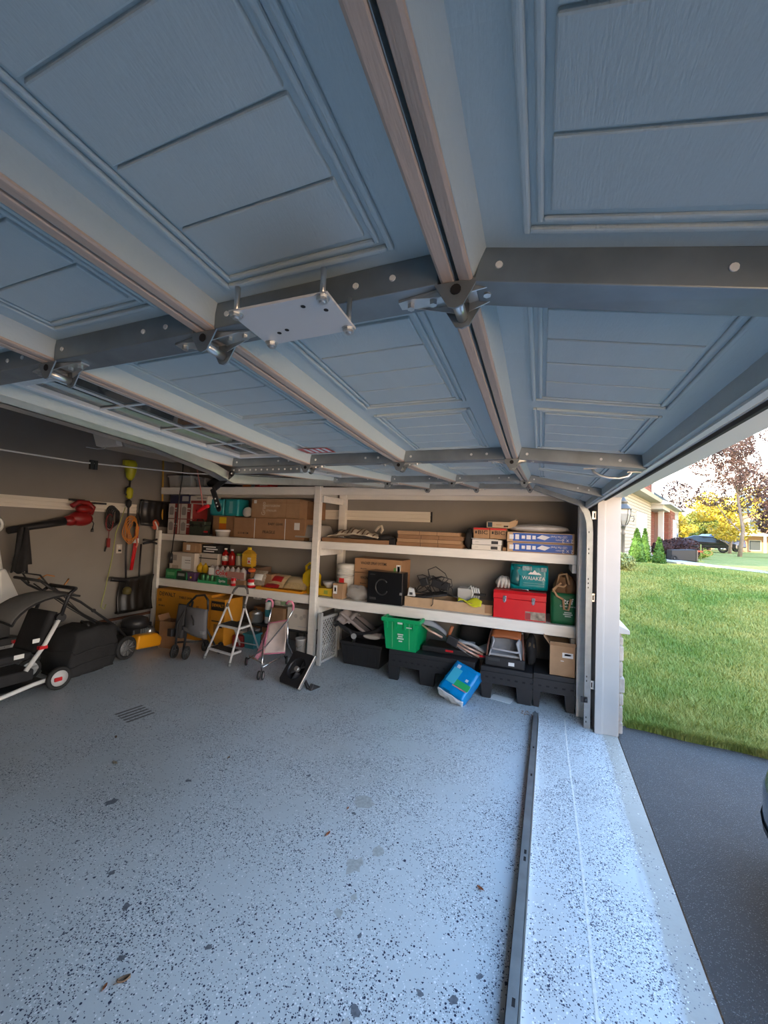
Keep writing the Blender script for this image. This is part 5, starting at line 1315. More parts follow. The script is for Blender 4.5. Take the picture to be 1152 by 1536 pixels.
for k in range(-6, 7):
    for sg in (1, -1):
        y0 = .20 + .06*k; a = (y0 - .26*sg, .05); b = (y0 + .26*sg, .57)
        # clip the slanted lattice slat to the frame
        def clip(p, q):
            (ya, za), (yb, zb) = p, q
            def at_y(y): return za + (zb - za)*(y - ya)/(yb - ya)
            pts_ = []
            for (y, z) in (p, q):
                if y < .02: z = at_y(.02); y = .02
                if y > .38: z = at_y(.38); y = .38
                pts_.append((y, z))
            return pts_
        (ya, za), (yb, zb) = clip(a, b)
        if not (.04 <= za <= .58 and .04 <= zb <= .58) or abs(zb - za) < .04: continue
        MB().cyl((0.004*sg, ya, za), (0.004*sg, yb, zb), .007, n=6).build('lattice_slat', M_gate, t)
M_pal = mat('black_platform', (.016, .017, .020), .55, bump=.15, bscale=60)
def platform(label, x0, x1, legs, y0=4.47, h=.345, d=.55):
    cx = (x0 + x1)/2
    t = thing('plastic_platform', label, 'platform', (cx, y0 + d/2, 0), group='black platforms under the shelf')
    f = -d/2
    MB().box(x0 - cx, x1 - cx, f, d/2, h - .05, h).build('deck', M_pal, t, bevel=.006)
    MB().box(x0 - cx, x1 - cx, f, f + .02, .16, h - .05).build('front_panel', M_pal, t)
    for a, b in legs:
        mb = MB(); mb.prism([(a - cx, 0), (b - cx, 0), (b - cx + .015, .16), (a - cx - .015, .16)], 'y', f, f + .05); mb.build('leg', M_pal, t, bevel=.004)
        MB().box(a - cx, b - cx, d/2 - .06, d/2, 0, h - .05).build('leg', M_pal, t)
    n_ = int((x1 - x0)/.075)
    for k in range(n_):
        x = x0 - cx + .05 + .075*k
        MB().box(x, x + .03, f - .0012, f, .215, .232).build('slot', M_hole, t)
platform('left of three black slotted plastic platforms, carrying the green crate', -1.67, -.67, [(-1.66, -1.55), (-1.28, -1.12), (-.80, -.69)])
platform('middle of three black slotted plastic platforms, under the seat with orange trim', -.60, -.075, [(-.585, -.49), (-.22, -.085)], y0=4.46, h=.33)
platform('right of three black slotted plastic platforms, under the brown carton', -.07, .322, [(.24, .315), (-.06, -.01)], y0=4.47, h=.34)
t = thing('green_crate', 'bright green plastic tote crate with hinged lid edges on the left black platform', 'crate', (-1.53, 4.68, .347))
M_crate = mat('crate_green', (.0, .34, .11), .4)
k = .02
mb = MB(); mb.frust(.36, .40, .43, .46, 0, .005)
def crate_wall(a0, a1, b0, b1):
    pass
w0, d0, w1, d1, h = .37, .40, .44, .48, .36
vs = []
for (ww, dd, zz) in ((w0, d0, 0), (w1, d1, h), (w1 - .03, d1 - .03, h), (w0 - .03, d0 - .03, .012)):
    vs += [(-ww/2, -dd/2, zz), (ww/2, -dd/2, zz), (ww/2, dd/2, zz), (-ww/2, dd/2, zz)]
fs = [(0, 1, 2, 3)] + [(4*l + i, 4*l + (i+1) % 4, 4*(l+1) + (i+1) % 4, 4*(l+1) + i) for l in range(3) for i in range(4)] + [(12, 13, 14, 15)]
mb = MB(); mb.add(vs, fs); mb.build('crate_body', M_crate, t)
for (xa, xb, ya, yb) in ((-.24, .24, -.255, -.235), (-.24, .24, .235, .255), (-.24, -.215, -.235, .235), (.215, .24, -.235, .235)): MB().box(xa, xb, ya, yb, .33, .375).build('rim', M_crate, t, bevel=.004)
for x in (-.17, -.06, .06, .17): MB().box(x - .012, x + .012, -.256 + .0, -.236, .255, .33).build('rim_bracket', M_crate, t)
for x in (-.105, .105):
    mb = MB(); mb.add([(x - .004, -.2035, .02), (x + .004, -.2035, .02), (x + .006, -.240, .33), (x - .002, -.240, .33)], [(0, 1, 2, 3)]); mb.build('panel_line', mat('green_lite2', (.10, .45, .20), .5), t, solid=.004)
MB().box(-.03, .03, -.2615, -.2545, .315, .335).build('logo_plate', mat('crate_white', (.6, .7, .62), .5), t)
for z, w_, n_ in ((.19, .07, 0), (.165, .055, 0), (.14, .08, 0), (.11, .045, 0)): MB().box(.0 - w_/2, w_/2, -.2255 - (z - .14)*.12, -.2225 - (z - .14)*.12, z - .007, z + .007).build('printed_mark', mat('crate_white', (.6, .7, .62), .5), t)
MB().box(.06, .14, -.2445, -.2385, .275, .285).build('printed_mark', mat('crate_white', (.6, .7, .62), .5), t)

M_rose = mat('rose_tube', (.56, .36, .27), .35, .4)
t = thing('folded_stroller', 'folded grey stroller with rose metal tubes lying on the left black platform', 'stroller', (-.98, 4.76, .347))
mb = MB(); mb.box(-.33, .42, -.16, .16, 0.0, .065); mb.build('folded_base', M_black, t, bevel=.015)
for x in (.0, .36): MB().box(x - .045, x + .045, -.163, -.159, .03, .052).build('red_tag', M_red, t)
mb = MB(); mb.grid(lambda u, v: (-.36 + .62*u, -.15 + .2*v, .30 - .24*u + .05*math.sin(5*u + 2*v) + .04*math.sin(9*v)), 14, 8); mb.build('grey_canopy', mat('stroller_grey', (.25, .26, .28), .9, var=.15, bump=.3, bscale=60), t, solid=.03)
mb = MB(); mb.grid(lambda u, v: (.05 + .38*u, -.12 + .2*v, .10 + .05*math.sin(4*u + 3*v)), 8, 6); mb.build('seat_fabric', mat('stroller_pale', (.36, .37, .39), .9, var=.1), t, solid=.03)
for pts in ([(-.36, -.17, .32), (-.24, -.18, .25), (-.08, -.18, .19)], [(.02, -.175, .20), (.20, -.17, .12), (.38, -.165, .06)], [(.02, -.165, .17), (.18, -.16, .085), (.34, -.165, .03)]): MB().tube(pts, .013, 8).build('rose_tube', M_rose, t)
MB().box(-.09, .04, -.20, -.15, .12, .22, Matrix.Rotation(R(20), 4, 'Y')).build('fold_joint', M_black, t, bevel=.012)
MB().tube([(-.02, -.17, .20), (.03, -.17, .33)], .020, 8).build('leather_grip', mat('tan_leather', (.34, .10, .03), .6), t)
lump('black_bag', 'black bag stuffed behind the folded grey stroller under the shelf', 'bag', (-.72, 5.08, .347), (.26, .12, .17), M_bfab, .1, 7, extra=lambda t: knot(t, .30))
t = thing('booster_seat', 'grey travel seat with orange leather trim on the middle black platform', 'child seat', (-.36, 4.66, .332))
MB().box(-.205, .205, -.165, .15, 0, .10).build('seat_base', M_black, t, bevel=.012)
MB().box(.04, .10, -.168, -.164, .03, .065).build('white_tag', M_paper, t); MB().box(-.17, -.05, -.168, -.164, .06, .085).build('dark_badge', mat('badge', (.05, .05, .05), .3), t)
mb = MB(); mb.grid(lambda u, v: (-.17 + .34*u + .0, .08 - .02*math.sin(math.pi*u), .09 + .25*v), 10, 6); mb.build('seat_back', mat('stroller_grey', (.25, .26, .28), .9), t, solid=.03)
MB().box(-.17, .17, -.12, .07, .10, .125).build('seat_cushion', mat('stroller_pale', (.36, .37, .39), .9, var=.1), t, bevel=.012)
mb = MB(); mb.tube([(-.15, -.14, .19), (-.12, -.16, .185), (.12, -.16, .175), (.15, -.14, .18)], .010, 8); mb.build('front_strap', mat('strap_grey', (.4, .4, .42), .8), t)
for s_ in (-1, 1):
    mb = MB(); mb.grid(lambda u, v: (s_*(.165 - .05*v*(1 - u)), -.15 + .22*u, .10 + .22*v - .05*(1 - u)*v), 6, 5); mb.build('side_wing', mat('stroller_pale', (.36, .37, .39), .9, var=.1), t, solid=.015)
    MB().tube([(s_*.19, -.14, .06), (s_*.185, -.10, .20), (s_*.165, .02, .33)], .011, 8).build('side_tube', mat('dark_copper', (.20, .09, .06), .4, .3), t)
mb = MB(); mb.grid(lambda u, v: (-.155 + .31*u, .05 - .10*v, .345 - .065*v + .012*math.sin(math.pi*u)), 8, 4); mb.build('leather_trim', mat('tan_leather', (.34, .10, .03), .6, var=.1), t, solid=.025)
lump('black_pouch', 'black sack standing between the child seat and the brown carton', 'bag', (-.10, 4.80, .332), (.055, .12, .18), M_bfab, .08, 12, extra=lambda t: MB().ell((.0, -.06, .20), (.04, .05, .06), 10, 8, .1, 4).build('khaki_patch', mat('khaki', (.14, .10, .06), .8), t))
carton('carton', 'open brown carton with white shipping label on the right black platform', .085, .318, 4.50, .36, .342, .30, M_card, flaps=True, plates=[(.05, .21, .10, .05, M_paper), (.05, .215, .06, .018, mat('grey_code', (.45, .45, .45), .6)), (.0, .15, .03, .006, M_paper)])
# blue pack lying on the floor
t = soft_pack('wipes_pack', 'bright blue plastic pack with green band leaning in front of the platforms', -.86, 4.17, 0.0, .29, .15, .36, mat('wipes_blue', (.0, .22, .55), .25, var=.12, vscale=9, bump=.25, bscale=16), None, cat='pack', puff=.02)
t.rotation_euler = (R(-52), R(14), R(-18)); t.location = (-.855, 4.16, .055)
for nm, x0_, x1_, z0_, z1_, mm in (('green_band', -.02, .145, .10, .17, mat('wipes_green', (.02, .38, .12), .3)), ('pink_line', -.03, .13, .085, .097, mat('wipes_pink', (.60, .25, .28), .3)), ('aqua_patch', -.12, -.02, .10, .28, mat('wipes_aqua', (.05, .42, .60), .3)), ('pale_round', -.10, -.06, .285, .325, mat('wipes_pale', (.45, .60, .70), .3)), ('pale_round', .06, .09, .19, .22, mat('wipes_pale', (.45, .60, .70), .3))):
    MB().box(x0_, x1_, -.0815, -.0775, z0_, z1_).build(nm, mm, t, bevel=.001)
mb = MB(); mb.grid(lambda u, v: (-.15 + .30*u, -.07 + .14*v, -.012 + .02*math.sin(14*u)*math.sin(7*v)), 14, 5); mb.build('crimped_end', mat('clear_film', (.70, .74, .78), .2, bump=.4, bscale=40), t, solid=.01)
MB().box(-.10, .05, -.075, -.06, .0, .018).build('tear_slot', mat('slot_blue', (.0, .10, .22), .3), t)
tag(MB().box(-.13, .09, -.07, .07, 0, .003).build('loose_paper', M_paper, loc=(-.36, 4.50, 0.0005), rot=(0, 0, R(-12))), 'white sheet of paper on the floor under the middle platform', 'paper')
t = thing('gravel_spill', 'small patch of brown grit by the end of the loose track', 'grit', (-.16, 4.27, 0))
for k in range(26): MB().ell((random.uniform(-.10, .10), random.uniform(-.05, .05), .002), (random.uniform(.003, .008), random.uniform(.003, .007), .003), 6, 4).build('grain', M_card2, t)

# --- tilted square fan
t = thing('floor_fan', 'black square floor fan with silver edge tipped back on the floor', 'fan', (-2.545, 3.735, 0), rot=(R(-38), R(0), R(-14)))
M_fan = mat('fan_black', (.022, .022, .025), .4)
w_ = .31
mb = MB()
nseg = 28; rad = .125; cz = .19
outer = []
for k_ in range(nseg):
    a = 2*math.pi*k_/nseg; ca, sa = math.cos(a), math.sin(a); m_ = max(abs(ca), abs(sa)); outer.append((ca/m_*.165, cz + sa/m_*.185))
vs = []
for yy in (-.012, .012):
    vs += [(x, yy, z) for x, z in outer] + [(rad*math.cos(2*math.pi*k_/nseg), yy, cz + rad*math.sin(2*math.pi*k_/nseg)) for k_ in range(nseg)]
n_ = nseg
fs = []
for k_ in range(n_):
    j_ = (k_ + 1) % n_
    fs += [(k_, j_, n_ + j_, n_ + k_), (2*n_ + k_, 2*n_ + j_, 3*n_ + j_, 3*n_ + k_), (k_, j_, 2*n_ + j_, 2*n_ + k_), (n_ + k_, n_ + j_, 3*n_ + j_, 3*n_ + k_)]
mb.add(vs, fs); mb.build('face_frame', M_fan, t)
MB().lathe([(0, .088), (.05, .088), (rad - .025, .078), (rad - .006, .02), (rad - .006, -.010), (rad, -.010), (rad + .004, .02), (rad - .018, .093), (.05, .103), (0, .103)], 24, M=Matrix.Translation((0, 0, cz)) @ Matrix.Rotation(R(-90), 4, 'X')).build('motor_drum', M_fan, t)
MB().cyl((0, -.016, cz), (0, .03, cz), .028, n=16).build('hub_badge', mat('silver_badge', (.45, .43, .40), .3, .6), t)
for k_ in range(3):
    a0 = 2*math.pi*k_/3 + .4
    mb = MB(); mb.grid(lambda u, v: ((.03 + .085*v)*math.cos(a0 + 1.2*u), .012 + .03*u, cz + (.03 + .085*v)*math.sin(a0 + 1.2*u)), 6, 4); mb.build('fan_blade', mat('blade_dark', (.09, .09, .095), .35), t, solid=.003)
MB().box(.165, .180, -.02, .02, .0, .38).build('silver_edge', M_zinc, t, bevel=.004)
mb = MB(); mb.tube([(.15, .02, .12), (.20, .10, .06), (.26, .17, .05)], .02, 8); mb.build('stand_arm', M_fan, t); MB().box(.22, .27, .08, .26, -.02, .10, Matrix.Rotation(R(10), 4, 'X')).build('stand_foot', M_fan, t, bevel=.01)
t.location = (-2.555, 3.73, .012)

# --- pink doll stroller
M_pink = mat('pink_plastic', (.68, .22, .32), .4); M_dfab = mat('doll_fabric', (.66, .55, .50), .8, var=.15, vscale=9)
t = thing('doll_stroller', 'small pink and silver doll stroller beside the step ladder', 'toy stroller', (-3.1, 4.1, 0))
L = lambda x, y, z: (x + 3.1, y - 4.1, z)
for nm, pts in (('frame_tube', [(-3.16, 4.18, .74), (-3.20, 4.18, .53), (-3.06, 4.24, .25), (-3.0, 4.30, .07)]), ('frame_tube', [(-2.82, 4.15, .74), (-2.88, 4.13, .60), (-3.10, 3.98, .26), (-3.36, 4.02, .09)]),
                ('frame_tube', [(-3.13, 4.02, .34), (-2.98, 3.82, .30), (-2.945, 3.76, .07)]), ('frame_tube', [(-2.90, 4.16, .58), (-2.93, 4.22, .30), (-2.86, 4.30, .08)]),
                ('frame_tube', [(-2.945, 3.78, .13), (-3.0, 4.28, .13)]), ('frame_tube', [(-3.34, 4.02, .13), (-2.96, 3.80, .16)])):
    MB().tube([L(*p) for p in pts], .009, 8).build(nm, M_chrome, t)
for (x, y, z) in ((-3.155, 4.18, .72), (-2.825, 4.15, .73)):
    MB().tube([L(x, y, z), L(x + .005, y, z + .06), L(x - .01, y - .02, z + .10), L(x - .05, y - .03, z + .105), L(x - .075, y - .035, z + .07)], .014, 8).build('hook_handle', M_pink, t)
c00, c10, c01, c11 = Vector(L(-3.10, 3.98, .20)), Vector(L(-2.84, 4.05, .24)), Vector(L(-3.19, 4.17, .52)), Vector(L(-2.89, 4.13, .60))
def seat(u, v):
    p = (c00*(1 - u) + c10*u)*(1 - v) + (c01*(1 - u) + c11*u)*v
    return p + Vector((.0, .05, -.02))*math.sin(math.pi*u)*math.sin(math.pi*v)
MB().grid(seat, 10, 10).build('sling_seat', M_dfab, t, solid=.005)
for q in ([seat(u, 1) for u in np.linspace(0, 1, 8)], [seat(0, v) for v in np.linspace(0, 1, 8)], [seat(u, 0) for u in np.linspace(0, 1, 8)]): MB().tube(q, .009, 6).build('pink_binding', M_pink, t)
mb = MB(); mb.grid(lambda u, v: Vector(L(-3.19 - .12*u, 4.12 - .04*u, .42 - .34*u + .02*math.sin(9*v))) + Vector((.0, .12*v, -.02*v)), 10, 6); mb.build('side_ruffle', mat('ruffle_pink', (.62, .25, .32), .8, var=.3, vscale=40), t, solid=.006)
for (x, y) in ((-3.40, 4.04), (-3.0, 4.32), (-2.86, 4.32)): wheel(t, L(x, y, .05), (.8, .5, 0), .05, .025, mat('pink_hub', (.6, .2, .3), .4))
for dx in (-.022, .022): wheel(t, L(-2.94 + dx, 3.75 + dx*.4, .05), (.9, .4, 0), .05, .022, mat('pale_hub', (.5, .45, .45), .4))

# --- white step ladder
t = thing('step_ladder', 'white two-step folding ladder with black treads in front of the shelves', 'step ladder', (-3.78, 4.25, 0))
L = lambda x, y, z: (x + 3.78, y - 4.25, z)
FLt, FRt = Vector(L(-4.03, 3.98, 0)), Vector(L(-3.55, 3.91, 0)); TL, TR = Vector(L(-3.915, 4.30, .80)), Vector(L(-3.645, 4.29, .82))
RLt, RRt = Vector(L(-3.99, 4.60, 0)), Vector(L(-3.66, 4.60, 0))
lp = lambda a, b, s: a + (b - a)*s
for a, b in ((FLt, TL), (FRt, TR)):
    MB().tube([lp(a, b, .03), b], .014, 10).build('front_rail', M_alu, t); MB().cyl(a, lp(a, b, .045), .018, n=10).build('rubber_foot', mat('foot_grey', (.2, .2, .2), .7), t)
for a, b in ((RLt, lp(FLt, TL, .82)), (RRt, lp(FRt, TR, .82))):
    MB().tube([lp(a, b, .03), b], .012, 10).build('rear_leg', M_alu, t); MB().cyl(a, lp(a, b, .05), .015, n=10).build('rubber_foot', mat('foot_grey', (.2, .2, .2), .7), t)
mid = (TL + TR)/2
MB().tube([TL, TL + Vector((.02, .01, .055)), mid + Vector((-.06, .02, .10)), mid + Vector((.06, .02, .105)), TR + Vector((-.02, .01, .06)), TR], [.014, .015, .017, .017, .015, .014], 10).build('top_handle', mat('handle_grey', (.14, .13, .12), .5), t)
for sq, dd in ((.17, .16), (.52, .22)):
    a, b = lp(FLt, TL, sq), lp(FRt, TR, sq); zz = (a.z + b.z)/2
    vs = [(a.x, a.y - .02, zz), (b.x, b.y - .02, zz), (b.x, b.y + dd, zz), (a.x, a.y + dd, zz)]
    mb = MB(); mb.add([(x, y, z - .028) for x, y, z in vs] + vs, [(0, 3, 2, 1), (4, 5, 6, 7), (0, 1, 5, 4), (1, 2, 6, 5), (2, 3, 7, 6), (3, 0, 4, 7)]); st_ = mb.build('step', M_alu, t, bevel=.004)
    vs = [(a.x + .025, a.y + .0, zz + .003), (b.x - .025, b.y + .0, zz + .003), (b.x - .025, b.y + dd - .015, zz + .003), (a.x + .025, a.y + dd - .015, zz + .003)]
    mb = MB(); mb.add(vs, [(0, 1, 2, 3)]); mb.build('tread', M_rubber, st_, solid=.005)
for a, b, c, d in ((FLt, TL, RLt, .52), (FRt, TR, RRt, .52)): MB().tube([lp(a, b, d) + Vector((0, .2, -.01)), lp(c, lp(a, b, .82), .30)], .005, 6).build('folding_link', M_zinc, t)
MB().tube([lp(RLt, lp(FLt, TL, .82), .12), lp(RRt, lp(FRt, TR, .82), .12)], .008, 8).build('rear_crossbar', M_alu, t)
for a, b in ((FLt, TL), (FRt, TR)):
    MB().cyl(lp(a, b, .79), lp(a, b, .85), .019, n=10).build('hinge_collar', mat('handle_grey', (.14, .13, .12), .5), t)

# --- folded grey stroller standing by the orange boxes
t = thing('umbrella_stroller', 'folded black stroller with grey seat pouch standing beside the step ladder', 'stroller', (-4.25, 4.0, 0))
L = lambda x, y, z: (x + 4.25, y - 4.0, z)
for pts, r_ in (([(-4.40, 3.86, .10), (-4.46, 3.92, .40), (-4.38, 4.0, .66), (-4.26, 4.02, .78), (-4.12, 4.02, .80), (-4.06, 4.02, .74), (-4.05, 4.02, .60)], .015), ([(-4.26, 3.86, .10), (-4.30, 3.94, .45), (-4.32, 4.02, .70)], .014), ([(-4.23, 4.20, .08), (-4.28, 4.05, .40), (-4.34, 4.0, .64)], .013), ([(-4.05, 4.20, .08), (-4.12, 4.05, .40)], .013), ([(-4.40, 3.88, .18), (-4.20, 4.18, .16)], .012)):
    MB().tube([L(*p) for p in pts], r_, 8).build('frame_tube', M_black, t)
def pouch(u, v):
    x = -4.36 + .34*u + .06*(1 - v); z = .33 + .30*v; y = 3.93 + .05*v - .06*math.sin(math.pi*u)*math.sin(math.pi*(.1 + .8*v))
    return L(x, y, z - .06*u*(1 - v))
MB().grid(pouch, 10, 10).build('seat_pouch', M_gfab, t, solid=.05)
MB().tube([L(-4.16, 3.86, .56), L(-4.12, 3.86, .50), L(-4.12, 3.865, .44)], .009, 6).build('strap', M_black, t)
mb = MB(); mb.grid(lambda u, v: L(-4.36 + .40*u, 3.92 - .03*math.sin(3*u), .34 + .05*v - .02*u), 8, 3); mb.build('pouch_hem', mat('hem_grey', (.19, .19, .20), .9), t, solid=.02)
mb = MB(); mb.grid(lambda u, v: L(-4.52 + .14*u, 3.95 + .05*v, .22 + .42*v), 6, 8); mb.build('side_fabric', mat('side_grey', (.08, .08, .085), .9), t, solid=.06)
MB().box(-.32, -.24, -.14, -.08, .24, .34).build('cup_holder', M_black, t, bevel=.01)
for (x, y) in ((-4.37, 3.82), (-4.20, 3.85)): wheel(t, L(x, y, .085), (.75, .25, 0), .085, .035, mat('hub_dark', (.06, .06, .06), .4), spokes=6)
for (x, y) in ((-4.26, 4.22), (-4.02, 4.24)): wheel(t, L(x, y, .075), (.9, .2, 0), .075, .03, mat('hub_dark', (.06, .06, .06), .4), spokes=6)
carton('carton', 'tall narrow brown carton with open top beside the folded stroller', -4.95, -4.66, 4.06, .20, 0, .36, M_card2, flaps=True, rz=R(8))
# orange tool boxes
M_dew = mat('tool_carton_orange', (.62, .26, .02), .6, var=.06)
t = carton('tool_carton', 'long orange tool carton lettered DEWALT under the lower shelf', -5.62, -4.50, 4.52, .40, 0.0, .69, M_dew, cat='box', texts=[('DEWALT', .085, -.33, .62, M_ink, 1.0), ('XR', .06, -.48, .52, M_ink), ('20V MAX', .035, -.44, .44, M_ink), ('TABLE SAW', .05, .05, .60, M_ink)],
       plates=[(-.42, .30, .14, .008, M_ink), (-.42, .27, .12, .008, M_ink), (-.42, .24, .14, .008, M_ink), (-.42, .21, .10, .008, M_ink), (.02, .50, .20, .012, M_ink), (.30, .46, .05, .10, mat('orange_dark', (.35, .13, .01), .6))])
t = carton('tool_carton', 'orange and black tool carton lettered DEWALT beside the step ladder', -4.46, -4.20, 4.48, .36, 0.0, .66, M_dew, cat='box', plates=[(.0, .56, .25, .13, M_black), (-.02, .34, .17, .016, M_ink), (-.02, .24, .08, .12, mat('print_brown', (.25, .12, .03), .6)), (.07, .27, .06, .03, M_ink)], texts=[('DEWALT', .06, 0, .565, mat('orange_ink', (.80, .34, .02), .5), .9)])
# small things under the left bay, right of the ladder
t = thing('utility_rack', 'low black wire rack on the floor under the left bay', 'rack', (-3.55, 4.90, 0))
MB().box(-.62, .62, -.18, .20, .29, .315).build('rack_top', M_black, t)
for x in (-.60, -.2, .2, .60):
    for y in (-.165, .185): MB().cyl((x, y, 0), (x, y, .29), .012, n=8).build('rack_leg', M_black, t)
for k_ in range(10): MB().cyl((-.55 + .12*k_, -.17, .06), (-.55 + .12*k_, -.17, .29), .006, n=6).build('rack_wire', M_black, t)
t = carton('carton', 'white carton with faint round prints under the left bay beside the middle post', -3.32, -2.93, 4.74, .30, .317, .30, mat('white_carton2', (.60, .56, .50), .6), plates=[(.08, .05, .18, .010, mat('grey_code', (.45, .45, .45), .6))])
for x, z in ((-.05, .19), (.04, .17), (.09, .20)): MB().cyl((x, -.152, z), (x, -.1495, z), .028, n=14).build('round_print', mat('print_faint', (.45, .42, .38), .6), t)
t = carton('paper_bag', 'brown paper bag standing under the left bay left of the white carton', -3.62, -3.36, 4.76, .22, .317, .26, M_card2, cat='bag'); MB().box(.085, .125, -.112, -.108, .0, .26).build('side_crease', M_card, t)
t = thing('steel_pot', 'dull steel pot under the left bay behind the ladder', 'pot', (-3.92, 4.82, .317)); MB().lathe([(.09, 0), (.10, .02), (.10, .13), (.105, .135)], 20).build('pot_wall', M_zinc, t); MB().lathe([(.104, .136), (.06, .165), (0, .172)], 20).build('lid', M_zinc, t); MB().cyl((0, 0, .17), (0, 0, .20), .012, n=8).build('knob', M_black, t)
tubm('storage_tub', 'pale plastic tub under the left bay behind the ladder steps', -4.10, 4.84, .0, .24, .28, .22, .26, .18, mat('tub_cream', (.50, .47, .42), .5), M_wplas)
tubm('storage_tub', 'teal plastic tub on the floor under the left bay', -3.83, 4.66, .0, .16, .18, .14, .16, .20, mat('tub_teal', (.05, .24, .28), .4))
carton('flat_box', 'red box on the floor under the left bay behind the ladder', -4.12, -3.94, 4.58, .10, 0.0, .15, mat('dull_red_box', (.33, .03, .03), .5), plates=[(0, .08, .10, .03, M_paper)])
t = thing('bucket', 'white bucket on the floor under the left bay beside the middle post', 'bucket', (-3.02, 4.66, 0)); MB().lathe([(.06, 0), (.07, .22), (.076, .225), (.076, .245), (.066, .245), (.056, .02), (0, .02)], 20).build('pail_body', mat('pail_white2', (.48, .47, .45), .4), t); MB().tube([(-.075, 0, .22), (-.06, -.05, .16), (0, -.075, .13), (.06, -.05, .16), (.075, 0, .22)], .004, 6).build('wire_handle', M_zinc, t)
soft_pack('paper_towels', 'white and green wrapped paper rolls under the left bay shelf', -3.52, 4.98, .60, .30, .16, .09, mat('roll_white', (.62, .62, .55), .5, var=.3, vscale=25), mat('roll_green', (.25, .42, .25), .5), panel=(.1, .5, .4, .5)).location.z = .578
can('spray_can', 'white and teal bottle under the left bay shelf above the paper bag', -3.74, 4.86, .317, .045, .32, M_wplas, mat('cap_teal', (.05, .30, .35), .4), mark=mat('cap_teal', (.05, .30, .35), .4))
carton('gadget_box', 'small white socket box on the side wall under the left shelf', -4.30, -4.17, 5.19, .055, .56, .12, M_wplas, cat='outlet', plates=[(0, .085, .05, .04, mat('grey_code', (.45, .45, .45), .6)), (0, .035, .05, .04, mat('grey_code', (.45, .45, .45), .6))])
carton('carton', 'brown carton at the back under the left bay behind the steel pot', -4.12, -3.70, 5.00, .20, .0, .50, M_card2)

# ------------------------------------------------------------------ lawn mower with grass bag
t = thing('lawn_mower', 'black and orange push lawn mower parked along the back wall', 'lawn mower', (-5.15, 3.70, 0))
L = lambda x, y, z: (x + 5.15, y - 3.70, z)
M_mow = mat('mower_orange', (.80, .33, .01), .35)
mb = MB(); mb.box(-.20, .20, -.15, .42, .12, .20); mb.build('deck_pan', M_black, t, bevel=.04)
mb = MB(); mb.prism([(-.02, .06), (.34, .03), (.36, .14), (.28, .22), (.0, .24)], 'x', .08, .27); mb.build('deck_shell', M_mow, t, bevel=.025)
MB().box(-.14, .16, .0, .30, .20, .30).build('engine_base', M_black, t, bevel=.02)
mb = MB(); mb.lathe([(.16, .30), (.165, .36), (.15, .41), (.09, .435), (0, .44)], 20, (0.0, .14, 0)); mb.build('engine_cover', M_black, t)
MB().box(-.05, .05, .24, .36, .24, .33).build('fuel_tank', M_black, t, bevel=.015)
mb = MB(); mb.lathe([(0, 0), (.05, 0), (.05, .07), (0, .07)], 14, M=Matrix.Translation((.14, .24, .24)) @ Matrix.Rotation(R(90), 4, 'Y')); mb.build('air_filter', M_zinc, t)
for k_ in range(4): MB().box(.16, .175, .10 + .03*k_, .118 + .03*k_, .22, .29).build('cooling_fin', M_steel, t)
wheel(t, (.32, -.20, .145), (1, .15, 0), .145, .05, mat('wheel_grey', (.12, .12, .12), .5), M_rubber, name='wheel')
for k_ in range(9):
    a = 2*math.pi*k_/9; MB().cyl((.346, -.20 + .035*math.cos(a), .145 + .035*math.sin(a)), (.340, -.20 + .10*math.cos(a), .145 + .10*math.sin(a)), .006, n=6).build('wheel_rib', mat('rib_grey', (.20, .20, .20), .5), t)
wheel(t, (-.24, -.19, .145), (1, 0, 0), .145, .05, mat('wheel_grey', (.12, .12, .12), .5)); wheel(t, (.20, .42, .09), (1, 0, 0), .09, .04, mat('wheel_grey', (.12, .12, .12), .5)); wheel(t, (-.24, .42, .09), (1, 0, 0), .09, .04, mat('wheel_grey', (.12, .12, .12), .5))
for x in (-.20, .20):
    MB().tube([(x, -.10, .22), (x, -.25, .40), (x, -.70, .78), (x, -1.02, .98), (x*.9, -1.10, 1.06)], .014, 8).build('handle_bar', M_black, t)
MB().tube([(-.18, -1.10, 1.06), (-.15, -1.17, 1.08), (.15, -1.17, 1.08), (.18, -1.10, 1.06)], .016, 8).build('grip_bar', M_rubber, t)
MB().tube([(-.18, -1.02, 1.00), (-.16, -1.10, 1.12), (.16, -1.10, 1.12), (.18, -1.02, 1.00)], .009, 8).build('control_bail', M_black, t)
MB().tube([(.205, -.98, .98), (.215, -.70, .66), (.205, -.35, .42), (.17, -.1, .34)], .006, 6).build('control_cable', M_black, t); MB().tube([(-.1, -1.02, 1.0), (.10, -.80, .74), (.21, -.5, .48), (.17, -.1, .34)], .006, 6).build('control_cable', M_black, t)
MB().tube([(.18, -.90, .96), (.20, -.86, 1.02), (.20, -.84, 1.06)], .007, 6).build('copper_spring', mat('copper', (.55, .22, .06), .4, .4), t); MB().tube([(.0, -1.05, 1.05), (.02, -.96, 1.10), (.05, -.90, 1.08)], .007, 6).build('copper_spring', mat('copper', (.55, .22, .06), .4, .4), t)
MB().cyl((.195, -.55, .655), (.215, -.55, .655), .022, n=10).build('clamp_knob', M_black, t)
t2 = thing('grass_bag', 'large black fabric grass catcher bag behind the lawn mower', 'grass bag', (-4.99, 3.07, 0), rz=R(6))
bm = bmesh.new(); bmesh.ops.create_cube(bm, size=1); bmesh.ops.subdivide_edges(bm, edges=bm.edges, cuts=9, use_grid_fill=True)
mb = MB(); mb.add([tuple(v.co) for v in bm.verts], [[v.index for v in f.verts] for f in bm.faces], True); bm.free()
